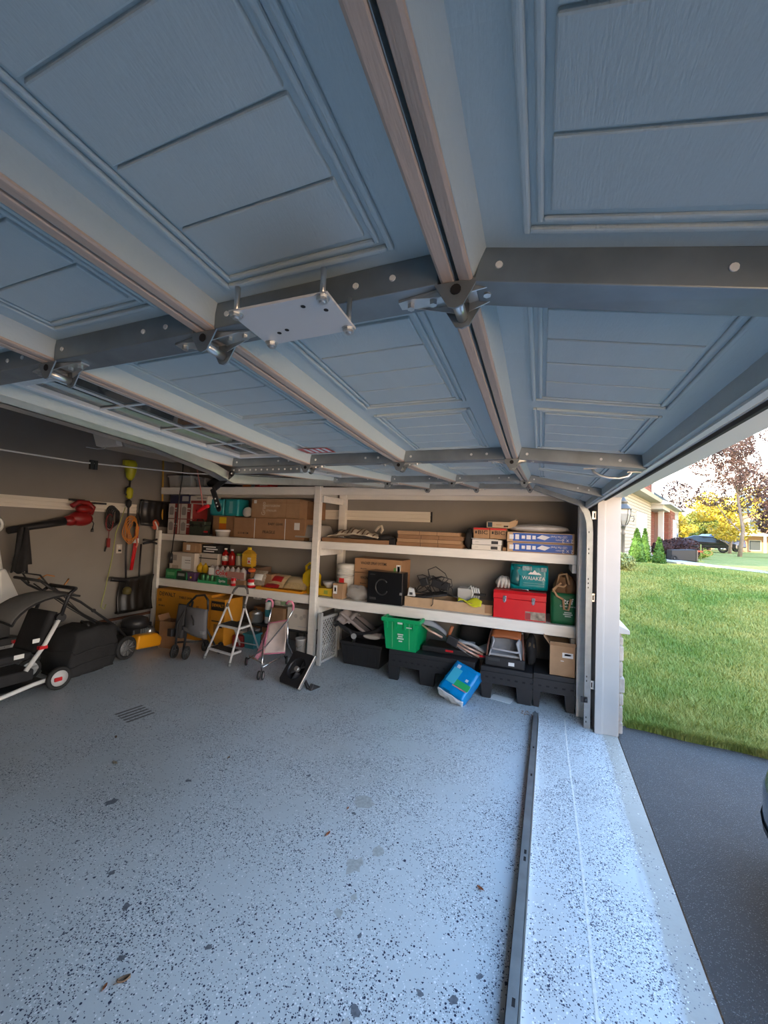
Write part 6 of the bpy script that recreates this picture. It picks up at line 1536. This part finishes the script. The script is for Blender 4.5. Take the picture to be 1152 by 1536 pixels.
def bagf(p):
    x, y, z = p; k = 1 - .22*max(0, z) ; bul = 1 + .16*math.cos(z*3)*(1 - abs(x)) - .22*abs(2*y*x)
    wr = .012*math.sin(19*y + 7*z + 4*x)*math.sin(13*z + 5*y)
    return (x*.48*k*bul + wr, y*.56*k*bul + .05*z + wr, max(0, (z + .5)*.50 - .03*abs(y)*2 + wr*(z > -.4)))
mb.map(bagf); mb.build('bag_fabric', mat('bag_black', (.02, .02, .021), .85, var=.25, vscale=5, bump=.4, bscale=40), t2)
for zz in (-.22, .05): 
    mb = MB(); mb.tube([(lambda q: (q[0] + .004, q[1], q[2]))(bagf((.5, yy, zz))) for yy in np.linspace(-.5, .5, 12)], .008, 6); mb.build('seam_piping', M_bfab, t2)
mb = MB(); mb.tube([bagf((xx, -.5, .1)) for xx in np.linspace(-.5, .5, 8)], .008, 6); mb.build('seam_piping', M_bfab, t2)
MB().tube([(-.1, .05, .48), (-.05, .02, .53), (.06, .0, .53), (.1, .0, .48)], .014, 8).build('carry_handle', M_black, t2)

# ------------------------------------------------------------------ white framed stroller at the left edge
t = thing('baby_stroller', 'baby stroller with white frame, grey canopy and red details at the left edge', 'stroller', (-4.85, 2.35, 0))
L = lambda x, y, z: (x + 4.85, y - 2.35, z)
for dx in (-.22, .22):
    MB().tube([L(-4.80 + dx, 2.58, .70), L(-4.80 + dx, 2.47, .47), L(-4.80 + dx, 2.33, .26)], .020, 10).build('frame_tube', M_wplas, t)
    MB().tube([L(-4.80 + dx, 2.66, .13), L(-4.80 + dx, 2.40, .11), L(-4.80 + dx, 2.02, .05)], .020, 10).build('base_tube', M_wplas, t)
    MB().tube([L(-4.80 + dx, 2.60, .74), L(-4.80 + dx, 2.66, .95), L(-4.80 + dx, 2.72, 1.0)], .018, 8).build('handle_tube', M_black, t)
    MB().cyl(L(-4.80 + dx*1.05, 2.60, .72), L(-4.80 + dx*.9, 2.60, .72), .045, n=14).build('pivot', M_black, t)
    MB().box(*[q for ab in ((-4.80 + dx - .022 + 4.85, -4.80 + dx + .022 + 4.85), (.07, .14), (.44, .47)) for q in ab]).build('red_clip', M_red, t)
MB().tube([L(-5.02, 2.72, 1.0), L(-4.58, 2.72, 1.0)], .020, 10).build('push_bar', M_black, t)
def canopy(u, v):
    a = math.pi*(.02 + .62*v)
    return Vector(L(-4.80 + (u - .5)*.46, 2.52 - .33*math.cos(a) + .10*v, .70 + .24*math.sin(a) + .02*math.cos((u - .5)*3)))
MB().grid(canopy, 10, 14).build('canopy', mat('canopy_grey', (.24, .235, .23), .9, var=.08, bump=.2, bscale=100), t, solid=.008)
MB().tube([canopy(u, 0) for u in np.linspace(0, 1, 8)], .012, 6).build('canopy_rim', M_bfab, t); MB().tube([canopy(1, v) for v in np.linspace(0, 1, 10)], .010, 6).build('canopy_rim', M_bfab, t)
MB().box(-.12, .22, -.28, .06, .34, .42).build('seat_base', M_bfab, t, bevel=.03)
mb = MB(); mb.grid(lambda u, v: L(-5.0 + .38*u, 2.44 + .12*v, .38 + .40*v), 6, 8); mb.build('seat_back', M_bfab, t, solid=.06)
MB().box(-.10, .22, -.26, .08, .14, .25).build('basket', M_bfab, t, bevel=.02); MB().box(.225, .229, -.10, -.02, .38, .42).build('white_badge', M_paper, t); MB().box(.225, .229, .04, .10, .50, .54).build('white_badge', M_paper, t)
MB().box(-.16, .25, -.30, .20, .06, .10).build('footboard', M_black, t, bevel=.012)
for dx in (-.26, .26):
    wheel(t, L(-4.80 + dx, 2.60, .115), (1, 0, 0), .115, .045, mat('rim_white', (.62, .62, .62), .4)); MB().box(dx + .05 - .03, dx + .05 + .03, .20, .27, .09, .13).build('red_axle_cap', M_red, t, bevel=.008)
for dx in (-.20, .20):
    wheel(t, L(-4.80 + dx, 2.02, .09), (1, 0, 0), .09, .04, mat('rim_white', (.62, .62, .62), .4)); MB().box(dx + .02, dx + .08, -.36, -.30, .09, .13).build('red_axle_cap', M_red, t, bevel=.008)

# ------------------------------------------------------------------ dry leaves on the slab
def leaf(label, x, y, s, m, rz, curl=.3):
    t = thing('dry_leaf', label, 'leaf', (x, y, .002), rz, 'dry leaves on the slab')
    mb = MB(); mb.grid(lambda u, v: ((v - .5)*2*s*math.sin(math.pi*(.06 + .88*u))*.45, (u - .5)*2*s, .002 + curl*s*(4*(v - .5)**2 + (u - .5)**2*1.5)), 8, 6); mb.build('blade', m, t, solid=.0015)
    MB().tube([(0, -s, .002 + curl*s*.4), (0, -s*1.5, .006)], .0012, 5).build('stalk', m, t)
M_leaf1 = mat('leaf_brown', (.16, .10, .06), .8, var=.2, vscale=60); M_leaf2 = mat('leaf_rust', (.26, .08, .03), .8, var=.2, vscale=60); M_leaf3 = mat('leaf_pale', (.30, .24, .17), .8, var=.2, vscale=60)
leaf('large curled brown leaf at the lower left of the floor', -1.44, 1.125, .022, M_leaf1, R(-40), .6)
leaf('small rust leaf beside the large curled one at the lower left', -1.485, 1.085, .011, M_leaf2, R(20))
leaf('rust brown leaf in the middle of the floor', -1.107, 2.085, .017, M_leaf2, R(-10))
leaf('reddish leaf near the loose track', -.255, 2.095, .017, M_leaf2, R(70))
leaf('pale leaf on the floor at the left beyond the stains', -2.82, 2.02, .022, M_leaf3, R(85))
leaf('tiny dark leaf further back on the floor', -2.15, 2.42, .014, M_leaf1, R(10))
leaf('tiny rust leaf just past the middle rust leaf', -1.10, 2.32, .010, M_leaf2, R(10))
leaf('dark leaf on the floor at the far left', -3.15, 2.25, .018, M_leaf1, R(60))
# ------------------------------------------------------------------ outdoors: neighbours, plants, cars
def gpt(x, y, dz=0.0): return (x, y, ground_z(x, y) + dz)
M_walk = mat('concrete_walk', (.46, .45, .42), .9, var=.08, vscale=3, bump=.2)
walk = [(-2.0, 25.0), (2.0, 22.0), (4.7, 19.6), (5.0, 16.5), (5.8, 14.0), (7.2, 11.0), (9.0, 8.5)]
mb = MB()
path_w = []
for (xa, ya), (xb, yb) in zip(walk, walk[1:]):
    for q in range(6):
        path_w.append((xa + (xb - xa)*q/6, ya + (yb - ya)*q/6))
path_w.append(walk[-1])
for k_, ((xa, ya), (xb, yb)) in enumerate(zip(path_w, path_w[1:])):
    d = Vector((xb - xa, yb - ya)).normalized(); nn = Vector((-d.y, d.x))*.55
    vs = [(xa - nn.x, ya - nn.y), (xa + nn.x, ya + nn.y), (xb + nn.x, yb + nn.y), (xb - nn.x, yb - nn.y)]
    mb.add([(x, y, ground_z(x, y) + .05) for x, y in vs] + [(x, y, ground_z(x, y) - .1) for x, y in vs], [(0, 1, 2, 3), (4, 7, 6, 5), (0, 4, 5, 1), (1, 5, 6, 2), (2, 6, 7, 3), (3, 7, 4, 0)])
o = mb.build('sidewalk', M_walk); struct(o, 'pale concrete footpath crossing the lawn')
mb = MB(); n_ = 30
pts = [(1.2 + 1.9*(1 + .1*math.sin(5*a))*math.cos(a) - .4, 13.4 + 1.7*(1 + .08*math.sin(3*a))*math.sin(a)) for a in np.linspace(0, 2*math.pi, n_ + 1)[:-1]]
mb.add([(1.0, 13.4, ground_z(1.0, 13.4) + .10)] + [(x, y, ground_z(x, y) + .03) for x, y in pts], [(0, i + 1, (i + 1) % n_ + 1) for i in range(n_)])
o = mb.build('mulch_bed', mat('dark_mulch', (.035, .028, .025), .95, var=.3, vscale=30, bump=.8, bscale=40)); struct(o, 'dark mulch bed around the lamp post')

def foliage(mb, c, r, n, size, seed, cone=False):
    g = np.random.default_rng(seed)
    for _ in range(n):
        v = g.normal(size=3); v /= np.linalg.norm(v)
        k = g.uniform(.72, 1.0) ** .5
        if cone:
            h = g.uniform(0, 1) ** 1.3; rr = (1 - h)**.75*g.uniform(.7, 1.0); a = g.uniform(0, 6.283)
            p = np.array([c[0] + r[0]*rr*math.cos(a), c[1] + r[1]*rr*math.sin(a), c[2] + r[2]*h])
        else:
            p = np.array(c) + v*np.array(r)*k
        s = size*g.uniform(.6, 1.3)
        a1 = g.normal(size=3); a1 /= np.linalg.norm(a1); a2 = np.cross(a1, g.normal(size=3)); a2 /= np.linalg.norm(a2)
        mb.add([p - a1*s, p + a2*s*.45, p + a1*s, p - a2*s*.45], [(0, 1, 2, 3)])
def shrub(name, label, x, y, w, h, m, seed, cone=False, n=700, size=.05, group=None):
    t = thing(name, label, 'shrub', gpt(x, y), 0, group)
    mb = MB()
    if cone: foliage(mb, (0, 0, .03), (w/2, w/2, h), n, size, seed, True)
    else: foliage(mb, (0, 0, h*.5), (w/2, w/2, h*.5), n, size, seed)
    o = mb.build('foliage', m, t); o['kind'] = 'stuff'
    mb = MB()
    if cone: mb.lathe([(w*.36, .03), (w*.38, h*.2), (w*.28, h*.55), (w*.12, h*.85), (0, h*.93)], 12)
    else: mb.ell((0, 0, h*.48), (w*.42, w*.42, h*.44), 14, 10, .06, seed)
    mb.build('inner_mass', m, t)
    MB().cyl((0, 0, -.05), (0, 0, .15), .03, n=8).build('stem', mat('bark', (.10, .07, .05), .9), t)
    return t
M_arb = mat('arborvitae', (.07, .16, .02), .8, var=.3, vscale=9); M_var = mat('variegated', (.28, .32, .12), .8, var=.3, vscale=14); M_burg = mat('burgundy_leaf', (.045, .018, .018), .8, var=.3, vscale=9); M_shr = mat('shrub_green', (.05, .13, .05), .8, var=.3, vscale=9); M_lime = mat('lime_shrub', (.22, .30, .05), .8, var=.2)
shrub('conical_shrub', 'tallest clipped conical evergreen beside the lamp post', 2.62, 14.0, .52, 1.02, M_arb, 1, True, 1200, .05, 'conical evergreens by the neighbour house')
shrub('conical_shrub', 'slim conical evergreen just behind the tallest one', 3.15, 15.6, .38, 1.10, M_arb, 2, True, 900, .05, 'conical evergreens by the neighbour house')
shrub('conical_shrub', 'right-hand clipped conical evergreen by the mulch bed', 3.32, 14.6, .40, .80, M_arb, 3, True, 900, .05, 'conical evergreens by the neighbour house')
shrub('leafy_shrub', 'mid green shrub between the conical evergreens', 3.20, 16.4, .5, .85, M_shr, 4)
shrub('leafy_shrub', 'pale variegated bush at the foot of the lamp post', 1.80, 11.4, .62, .42, M_var, 5, n=900)
shrub('burgundy_bush', 'dark burgundy bush nearer the porch', 4.98, 21.0, 1.0, .88, M_burg, 6, n=900, size=.06)
shrub('burgundy_bush', 'wider dark burgundy bush beside the parked cars', 5.75, 21.5, 1.5, 1.0, M_burg, 7, n=1200, size=.06)
shrub('leafy_shrub', 'low yellow green hedge in front of the dark car', 7.0, 24.5, 1.6, .55, M_lime, 8, n=900, size=.06)
# lamp post
t = thing('lamp_post', 'grey coach lamp on a post beside the mulch bed', 'lamp post', gpt(1.93, 12.0)); gz0 = ground_z(1.93, 12.0)
M_lamp = mat('lamp_pewter', (.10, .10, .095), .4, .5)
MB().lathe([(.10, -.05), (.10, .05), (.055, .12), (.045, .20), (.045, .80), (.06, .84), (.04, .90), (.06, 1.02), (.09, 1.06)], 14).build('post', M_lamp, t)
MB().lathe([(.075, 1.06), (.13, 1.18), (.165, 1.36), (.165, 1.47)], 6, smooth=False).build('lantern_glass', mat('lamp_glass', (.34, .33, .31), .15, spec=.6), t)
for k_ in range(6):
    a = 2*math.pi*k_/6; MB().tube([(.08*math.cos(a), .08*math.sin(a), 1.06), (.135*math.cos(a), .135*math.sin(a), 1.18), (.17*math.cos(a), .17*math.sin(a), 1.36), (.17*math.cos(a), .17*math.sin(a), 1.48)], .010, 6).build('lantern_bar', M_lamp, t)
MB().lathe([(.20, 1.47), (.19, 1.50), (.10, 1.60), (.09, 1.64), (.12, 1.66), (.05, 1.74), (.02, 1.80), (0, 1.82)], 12).build('lantern_cap', M_lamp, t)
MB().tube([(.17, 0, 1.30), (.24, 0, 1.30), (.25, 0, 1.22), (.22, 0, 1.16)], .010, 6).build('scroll', M_lamp, t)
# wheelie bin lying on its side
t = thing('trash_bin', 'black wheeled trash bin lying on its side on the lawn', 'trash bin', gpt(5.35, 19.9), rz=R(8))
M_bin = mat('bin_black', (.018, .019, .022), .5)
mb = MB(); mb.frust(.40, .44, .50, .56, -.50, .36); mb.map(lambda p: (p[2], p[1], .26 + p[0])); mb.build('bin_body', M_bin, t, bevel=.03)
mb = MB(); mb.frust(.53, .58, .36, .40, .36, .46); mb.map(lambda p: (p[2], p[1], .26 + p[0])); mb.build('bin_lid', M_bin, t, bevel=.02)
wheel(t, (-.42, -.30, .12), (0, 1, 0), .13, .05, mat('hub_dark', (.06, .06, .06), .4)); wheel(t, (-.42, .30, .12), (0, 1, 0), .13, .05, mat('hub_dark', (.06, .06, .06), .4)); MB().tube([(.40, -.22, .62), (.46, -.22, .66), (.46, .22, .66), (.40, .22, .62)], .018, 8).build('handle_bar', M_bin, t)
t = thing('toy_hoop', 'small toy basketball hoop with orange ring standing on the lawn', 'toy hoop', gpt(6.05, 20.2))
MB().cyl((0, 0, 0), (0, 0, .72), .018, n=8).build('pole', mat('pole_olive', (.30, .36, .10), .5), t); MB().box(-.14, .04, -.02, .02, .40, .47).build('backboard', mat('hoop_red', (.65, .08, .03), .5), t, bevel=.006); MB().tube([(.22 + .16*math.cos(a), .16*math.sin(a)*.4, .40 + .10*math.sin(a)) for a in np.linspace(0, 6.28, 20)[:-1]], .010, 6, True).build('ring', mat('hoop_orange', (.62, .25, .06), .5), t); MB().box(-.10, .10, -.08, .08, 0, .05).build('base', mat('pole_olive', (.30, .36, .10), .5), t)

# trees
def tree(label, x, y, h, crown, m, seed, n, size, trunk_r, low=.28, bark=None, group=None, name='tree'):
    t = thing(name, label, 'tree', gpt(x, y, -.05), 0, group)
    g = random.Random(seed); bark = bark or mat('pale_bark', (.30, .24, .20), .9, var=.2)
    MB().tube([(0, 0, 0), (.02*h, .0, h*.2), (-.01*h, 0, h*.42), (.02*h, 0, h*.75)], [trunk_r, trunk_r*.8, trunk_r*.55, trunk_r*.15], 10).build('trunk', bark, t)
    mb = MB()
    for k_ in range(9):
        a = g.uniform(0, 6.28); z0 = h*g.uniform(low*.8, .6); L_ = crown*g.uniform(.55, .95)
        mb = MB(); mb.tube([(0, 0, z0), (L_*.45*math.cos(a), L_*.45*math.sin(a), z0 + h*.10), (L_*math.cos(a), L_*math.sin(a), z0 + h*.26)], [trunk_r*.4, trunk_r*.25, trunk_r*.08], 6); mb.build('branch', bark, t)
    mb = MB(); r_ = np.random.default_rng(seed); 
    cl = [(r_.normal()*crown*.42, r_.normal()*crown*.42, h*(low + (1 - low)*r_.uniform(.15, .92))) for _ in range(26)]
    for cc in cl:
        foliage(mb, cc, (crown*.30, crown*.30, h*.10), n//26, size, int(r_.integers(1e6)))
    o = mb.build('foliage', m, t); o['kind'] = 'stuff'
    return t
M_ygold = mat('golden_leaf', (.55, .42, .05), .7, var=.3, vscale=1.2); M_purp = mat('plum_leaf', (.12, .075, .07), .8, var=.3, vscale=1.5); M_ygrn = mat('olive_leaf', (.24, .27, .05), .8, var=.3, vscale=1.0); M_dgrn = mat('dark_leaf', (.07, .12, .03), .8, var=.3, vscale=1.0)
tree('sparse plum-leaved tree with pale trunk behind the footpath', 11.6, 32.0, 9.0, 2.7, M_purp, 3, 15000, .085, .12, .22, name='plum_tree')
tree('golden tree standing behind the plum-leaved tree', 14.2, 41.0, 5.2, 2.6, M_ygold, 5, 5200, .13, .12, .16, group='golden trees beyond the cars')
tree('rounded golden tree left of the parked cars', 12.6, 52.0, 4.2, 2.6, M_ygold, 6, 5200, .15, .15, .10, group='golden trees beyond the cars')
tree('olive green tree behind the parked cars', 17.5, 56.0, 4.6, 3.0, M_ygrn, 7, 5200, .16, .2, .10, group='golden trees beyond the cars')
tree('dark leafy plum tree at the right edge beyond the lawn', 14.9, 33.0, 6.0, 2.4, mat('plum_dark', (.10, .055, .05), .8, var=.3, vscale=2), 8, 5200, .13, .15, .18, name='plum_tree')
tree('dark green tree behind the cars at the middle', 14.4, 60.0, 4.2, 2.4, M_dgrn, 9, 3600, .17, .15, .10)
tree('golden tree at the far right behind the tan house', 21.0, 46.0, 9.0, 3.6, M_ygold, 11, 4200, .2, .2, .14, group='golden trees beyond the cars')

# parked cars
def car(label, loc, rz, m, kind='sedan', name='parked_car'):
    t = thing(name, label, 'car', loc, rz)
    W = .90
    if kind == 'sedan': side = [(-2.3, .35), (-2.28, .78), (-1.5, .92), (-.75, 1.38), (.55, 1.42), (1.55, 1.02), (2.25, .95), (2.32, .40)]; gl = [(-1.28, .95), (-.70, 1.33), (.52, 1.37), (1.35, 1.02)]
    else: side = [(-2.3, .38), (-2.30, .90), (-1.4, 1.05), (-.65, 1.58), (1.9, 1.62), (2.25, 1.05), (2.32, .42)]; gl = [(-1.20, 1.08), (-.60, 1.52), (1.80, 1.55), (2.10, 1.08)]
    mb = MB(); mb.prism(side, 'y', -W, W)
    mb.map(lambda p: (p[0], p[1]*(1 - .22*max(0, (p[2] - .95)/.6)), p[2])); mb.build('car_body', m, t, bevel=.09)
    for s_ in (-1, 1):
        mb = MB(); mb.prism(gl, 'y', s_*(W + .006), s_*(W - .02)); mb.map(lambda p: (p[0], p[1]*(1 - .22*max(0, (p[2] - .95)/.6)), p[2])); mb.build('side_window', mat('car_glass', (.03, .04, .05), .08), t)
        mb = MB(); mb.box(.28, .36, s_*(W + .009), s_*(W - .02), .95, 1.5 if kind != 'sedan' else 1.36); mb.map(lambda p: (p[0], p[1]*(1 - .22*max(0, (p[2] - .95)/.6)), p[2])); mb.build('window_pillar', m, t)
        MB().ell((-2.10, s_*.66, .72), (.20, .20, .10), 12, 8).build('headlight', mat('lamp_clear', (.6, .62, .65), .15), t); MB().ell((2.22, s_*.66, .88), (.12, .20, .12), 12, 8).build('tail_light', M_red, t)
        for x in (-1.40, 1.40): wheel(t, (x, s_*.82, .33), (0, 1, 0), .33, .22, M_zinc)
    mb = MB(); a, b = (gl[0], gl[1]); mb.add([(a[0] - .05, -W*.8, a[1] + .02), (a[0] - .05, W*.8, a[1] + .02), (b[0] - .06, W*.68, b[1] + .02), (b[0] - .06, -W*.68, b[1] + .02)], [(0, 1, 2, 3)]); mb.build('windscreen', mat('car_glass', (.03, .04, .05), .08), t, solid=.03)
    MB().box(-2.36, -2.28, -.55, .55, .40, .62).build('grille', M_black, t, bevel=.02)
    return t
car('black sedan parked beyond the lawn', gpt(13.0, 43.0, .0), R(160), mat('car_black', (.02, .022, .028), .15, coat=.5), 'sedan')
car('dark blue minivan parked behind the black sedan', gpt(14.9, 46.5, .05), R(20), mat('car_navy', (.04, .06, .14), .15, coat=.5), 'van')
# nearest car: nose of a blue-grey car on the drive at the right edge
t = thing('driveway_car', 'blue grey car with its nose at the right edge on the driveway', 'car', (1.032, 2.15, -.012))
M_cblue = mat('car_bluegrey', (.16, .24, .32), .2, .4, coat=.6)
def nose(u, v):
    # u across the car (0 far side .. 1 near side), v up the nose and back along the bonnet
    y = (0.5 - u)*1.84
    prof = [(0.06, .20), (0.0, .34), (0.0, .50), (0.05, .66), (0.20, .76), (0.75, .88), (1.35, 1.0), (1.85, 1.42), (3.2, 1.46), (4.1, 1.05), (4.5, .95), (4.55, .40)]
    q = v*(len(prof) - 1); i = min(int(q), len(prof) - 2); f_ = q - i
    x = prof[i][0]*(1 - f_) + prof[i+1][0]*f_; z = prof[i][1]*(1 - f_) + prof[i+1][1]*f_
    e = abs(2*u - 1)
    x += .32*e**4 if x < 2.2 else -.2*e**4
    return (x, y*(1 - .16*max(0, (z - .95)/.5)), z - .10*e**6*(z > .6))
MB().grid(nose, 26, 44).build('car_body', M_cblue, t)
for s_ in (-1, 1):
    mb = MB(); mb.prism([(.18, .22), (4.4, .22), (4.4, .95), (3.2, 1.40), (1.9, 1.36), (1.35, .95), (.35, .74)], 'y', s_*.90, s_*.915); mb.build('side_panel', M_cblue, t)
    for x in (.95, 3.7): wheel(t, (x, s_*.84, .33), (0, 1, 0), .33, .2, M_zinc)
    mb = MB(); mb.grid(lambda u, v: (lambda q: (q[0] - .006, q[1], q[2]))(nose(.5 - s_*(.30 + .17*u), .27 + .07*v)), 6, 4); mb.build('headlight', mat('lamp_clear', (.6, .62, .65), .15), t)
mb = MB(); mb.grid(lambda u, v: (lambda q: (q[0] - .008, q[1], q[2]))(nose(.06 + .88*u, .045 + .06*v)), 16, 3); mb.build('lower_grille', M_black, t)
mb = MB(); mb.grid(lambda u, v: (lambda q: (q[0] - .008, q[1], q[2]))(nose(.3 + .4*u, .19 + .09*v)), 10, 3); mb.build('grille', M_black, t)
mb = MB(); mb.grid(lambda u, v: (lambda q: (q[0] - .012, q[1], q[2]))(nose(.02 + .96*u, .0 + .018*v)), 16, 2); mb.build('chin_lip', mat('chin_grey', (.35, .40, .45), .3), t)

# neighbour house, facade turned slightly toward the drive
M_brick = mat('brick_red', (.21, .072, .048), .85, var=.15, vscale=5); M_sid = mat('siding_cream', (.36, .32, .25), .7, var=.04); M_roof2 = mat('slate_roof', (.12, .17, .20), .9, var=.15, vscale=6)
ang = R(-19.2)
H = thing('neighbour_house', 'brick and cream sided neighbour house with white porch', 'house', (2.15, 15.6, .90), rz=ang)   # local y runs along the facade
M_hw = mat('house_white', (.50, .49, .47), .6)
MB().box(-7.0, -.03, 0, 9.0, 0, 2.85).build('garage_wall', mat('wall_backing', (.30, .27, .22), .8), H)
for k_ in range(17):
    MB().box(-.04, .008, 0.0, 9.0, .55 + .135*k_, .55 + .135*(k_ + 1) - .014).build('siding_board', M_sid, H)
for r_ in range(4):
    y = 0.0
    while y < 8.9:
        w_ = random.uniform(.35, .7); MB().box(-.02, .06, y, min(y + w_ - .03, 9.0), .02 + .13*r_, .13 + .13*r_).build('stone', M_stone, H); y += w_
gd = MB().box(-.02, .05, 4.6, 7.4, 0.0, 2.1).build('garage_door', M_hw, H)
for r_ in range(4):
    for c_ in range(4): MB().box(.05, .065, 4.68 + .68*c_, 5.27 + .68*c_, .08 + .51*r_, .50 + .51*r_).build('door_panel', M_hw, gd)
mb = MB(); mb.prism([(.45, 2.80), (.50, 2.95), (-.2, 3.25), (-.2, 2.80)], 'y', -.4, 9.2); mb.build('eave', M_sid, H)
MB().box(-7.0, -.55, -.2, 13.6, 2.85, 6.3).build('upper_wall', mat('mortar_warm', (.30, .18, .14), .9), H)
for r_ in range(10):
    for c_ in range(22):
        y0_ = -.2 + .62*c_ + .31*(r_ % 2)
        if y0_ > 13.0: continue
        MB().box(-.57, -.53, y0_, y0_ + .58, 3.1 + .30*r_, 3.1 + .30*r_ + .27).build('brick_course', M_brick, H)
mb = MB(); mb.prism([(.1, 6.2), (-3.5, 8.0), (-7.5, 6.2)], 'y', -.6, 14.2); mb.build('upper_roof', M_roof2, H); MB().box(-.52, -.44, 13.2, 13.6, 2.9, 6.3).build('corner_board', M_hw, H)
MB().box(-5.0, -.25, 9.0, 14.0, 0, 2.9).build('porch_wall', mat('mortar_warm', (.30, .18, .14), .9), H)
MB().box(-3.0, .50, 12.2, 14.6, 0, 2.6).build('porch_wing', mat('mortar_warm', (.30, .18, .14), .9), H)
for r_ in range(12):
    for c_ in range(5):
        y0_ = 9.05 + .62*c_ + .31*(r_ % 2)
        if y0_ < 11.9: MB().box(-.26, -.22, y0_, min(y0_ + .59, 12.15), .05 + .235*r_, .05 + .235*r_ + .21).build('brick_course', M_brick, H)
    if r_ < 11:
        for c_ in range(4):
            y0_ = 12.2 + .60*c_
            MB().box(.49, .53, y0_, y0_ + .57, .05 + .235*r_, .05 + .235*r_ + .21).build('brick_course', M_brick, H)
        MB().box(.02, .46, 12.16, 12.21, .05 + .235*r_, .05 + .235*r_ + .21).build('brick_course', M_brick, H)
fd = MB().box(.50, .56, 13.3, 14.2, .1, 2.15).build('front_door', M_hw, H); MB().cyl((.56, 13.4, 1.1), (.61, 13.4, 1.1), .04, n=8).build('door_knob', M_zinc, fd)
MB().box(.08, .34, 10.9, 11.15, 0, 2.5).build('porch_column', M_hw, H, bevel=.02)
MB().box(-.3, .50, 9.2, 14.7, 2.5, 2.72).build('porch_beam', M_hw, H)
mb = MB(); mb.prism([(.85, 2.72), (.80, 2.84), (-.5, 3.35), (-.5, 2.72)], 'y', 9.0, 15.0); mb.build('porch_roof', M_hw, H)
MB().box(-.3, .8, 9.2, 14.7, -.1, .08).build('porch_floor', M_walk, H)
# house beyond with slate roof
H2 = thing('slate_roof_house', 'white house with blue grey slate roof beyond the porch', 'house', (7.7, 32.0, .95), rz=R(-20))
MB().box(-6, 0, 0, 6.5, 0, 3.3).build('house_wall', M_hw, H2)
for k_ in range(8): MB().box(0, .03, 0, 6.5, .1 + .4*k_, .1 + .4*k_ + .37).build('siding_board', M_hw, H2)
mb = MB(); mb.prism([(.4, 3.2), (-3, 5.9), (-6.4, 3.2)], 'y', -.5, 6.9); mb.build('house_roof', M_roof2, H2)
for r_ in range(9):
    f0, f1 = r_/9, (r_ + 1)/9 - .01
    mb = MB(); mb.add([(.43 - 3.4*f0, -.5, 3.22 + 2.7*f0), (.43 - 3.4*f0, 6.9, 3.22 + 2.7*f0), (.40 - 3.4*f1, 6.9, 3.22 + 2.7*f1), (.40 - 3.4*f1, -.5, 3.22 + 2.7*f1)], [(0, 1, 2, 3)]); mb.build('shingle_course', M_roof2, H2, solid=.04)
gd = MB().box(0.02, .08, 2.2, 4.6, 0, 2.1).build('garage_door', M_wfr, H2)
for r_ in range(4): MB().box(.08, .10, 2.3, 4.5, .06 + .51*r_, .5 + .51*r_).build('door_panel', M_wplas, gd)
for y in (1.0, 5.4):
    wn = MB().box(.02, .07, y - .45, y + .45, 1.1, 2.3).build('window', M_wfr, H2); MB().box(.06, .08, y - .38, y + .38, 1.17, 2.23).build('pane', mat('far_glass', (.10, .12, .14), .1), wn)
# tan house far behind the trees
def far_house(label, loc, rz, wallm, roofm, L_, Wd, Hh):
    h = thing('distant_house', label, 'house', loc, rz)
    MB().box(-L_/2, L_/2, 0, Wd, 0, Hh).build('house_wall', wallm, h); mb = MB(); mb.prism([(-.4, Hh), (Wd/2, Hh + Wd*.32), (Wd + .4, Hh)], 'x', -L_/2 - .4, L_/2 + .4); mb.build('house_roof', roofm, h)
    MB().box(-L_/2, L_/2, -1.6, 0, Hh*.46, Hh*.52).build('porch_roof', M_wplas, h)
    for k_ in range(6): MB().box(-L_/2 + .1 + k_*(L_ - .4)/5, -L_/2 + .3 + k_*(L_ - .4)/5, -1.6, -1.4, 0, Hh*.46).build('porch_column', M_wplas, h)
    for zz in (Hh*.12, Hh*.60):
        for k_ in range(4):
            x = -L_/2 + L_*(k_ + .5)/4; wn = MB().box(x - .5, x + .5, -.05, 0, zz, zz + Hh*.25).build('window', M_wfr, h); MB().box(x - .42, x + .42, -.07, -.04, zz + .08, zz + Hh*.25 - .08).build('pane', mat('far_glass', (.10, .12, .14), .1), wn)
    return h
far_house('tan brick house with white porch columns far behind the plum trees', gpt(24.5, 52.0, -.4), R(-28), mat('tan_brick', (.50, .30, .20), .8, var=.1), M_roof2, 11, 7, 4.6)
far_house('pale yellow house far away left of the golden trees', gpt(15.0, 62.0, .0), R(-20), mat('yellow_siding', (.58, .46, .26), .8), mat('tan_roof', (.30, .22, .16), .9), 9, 7, 3.4)
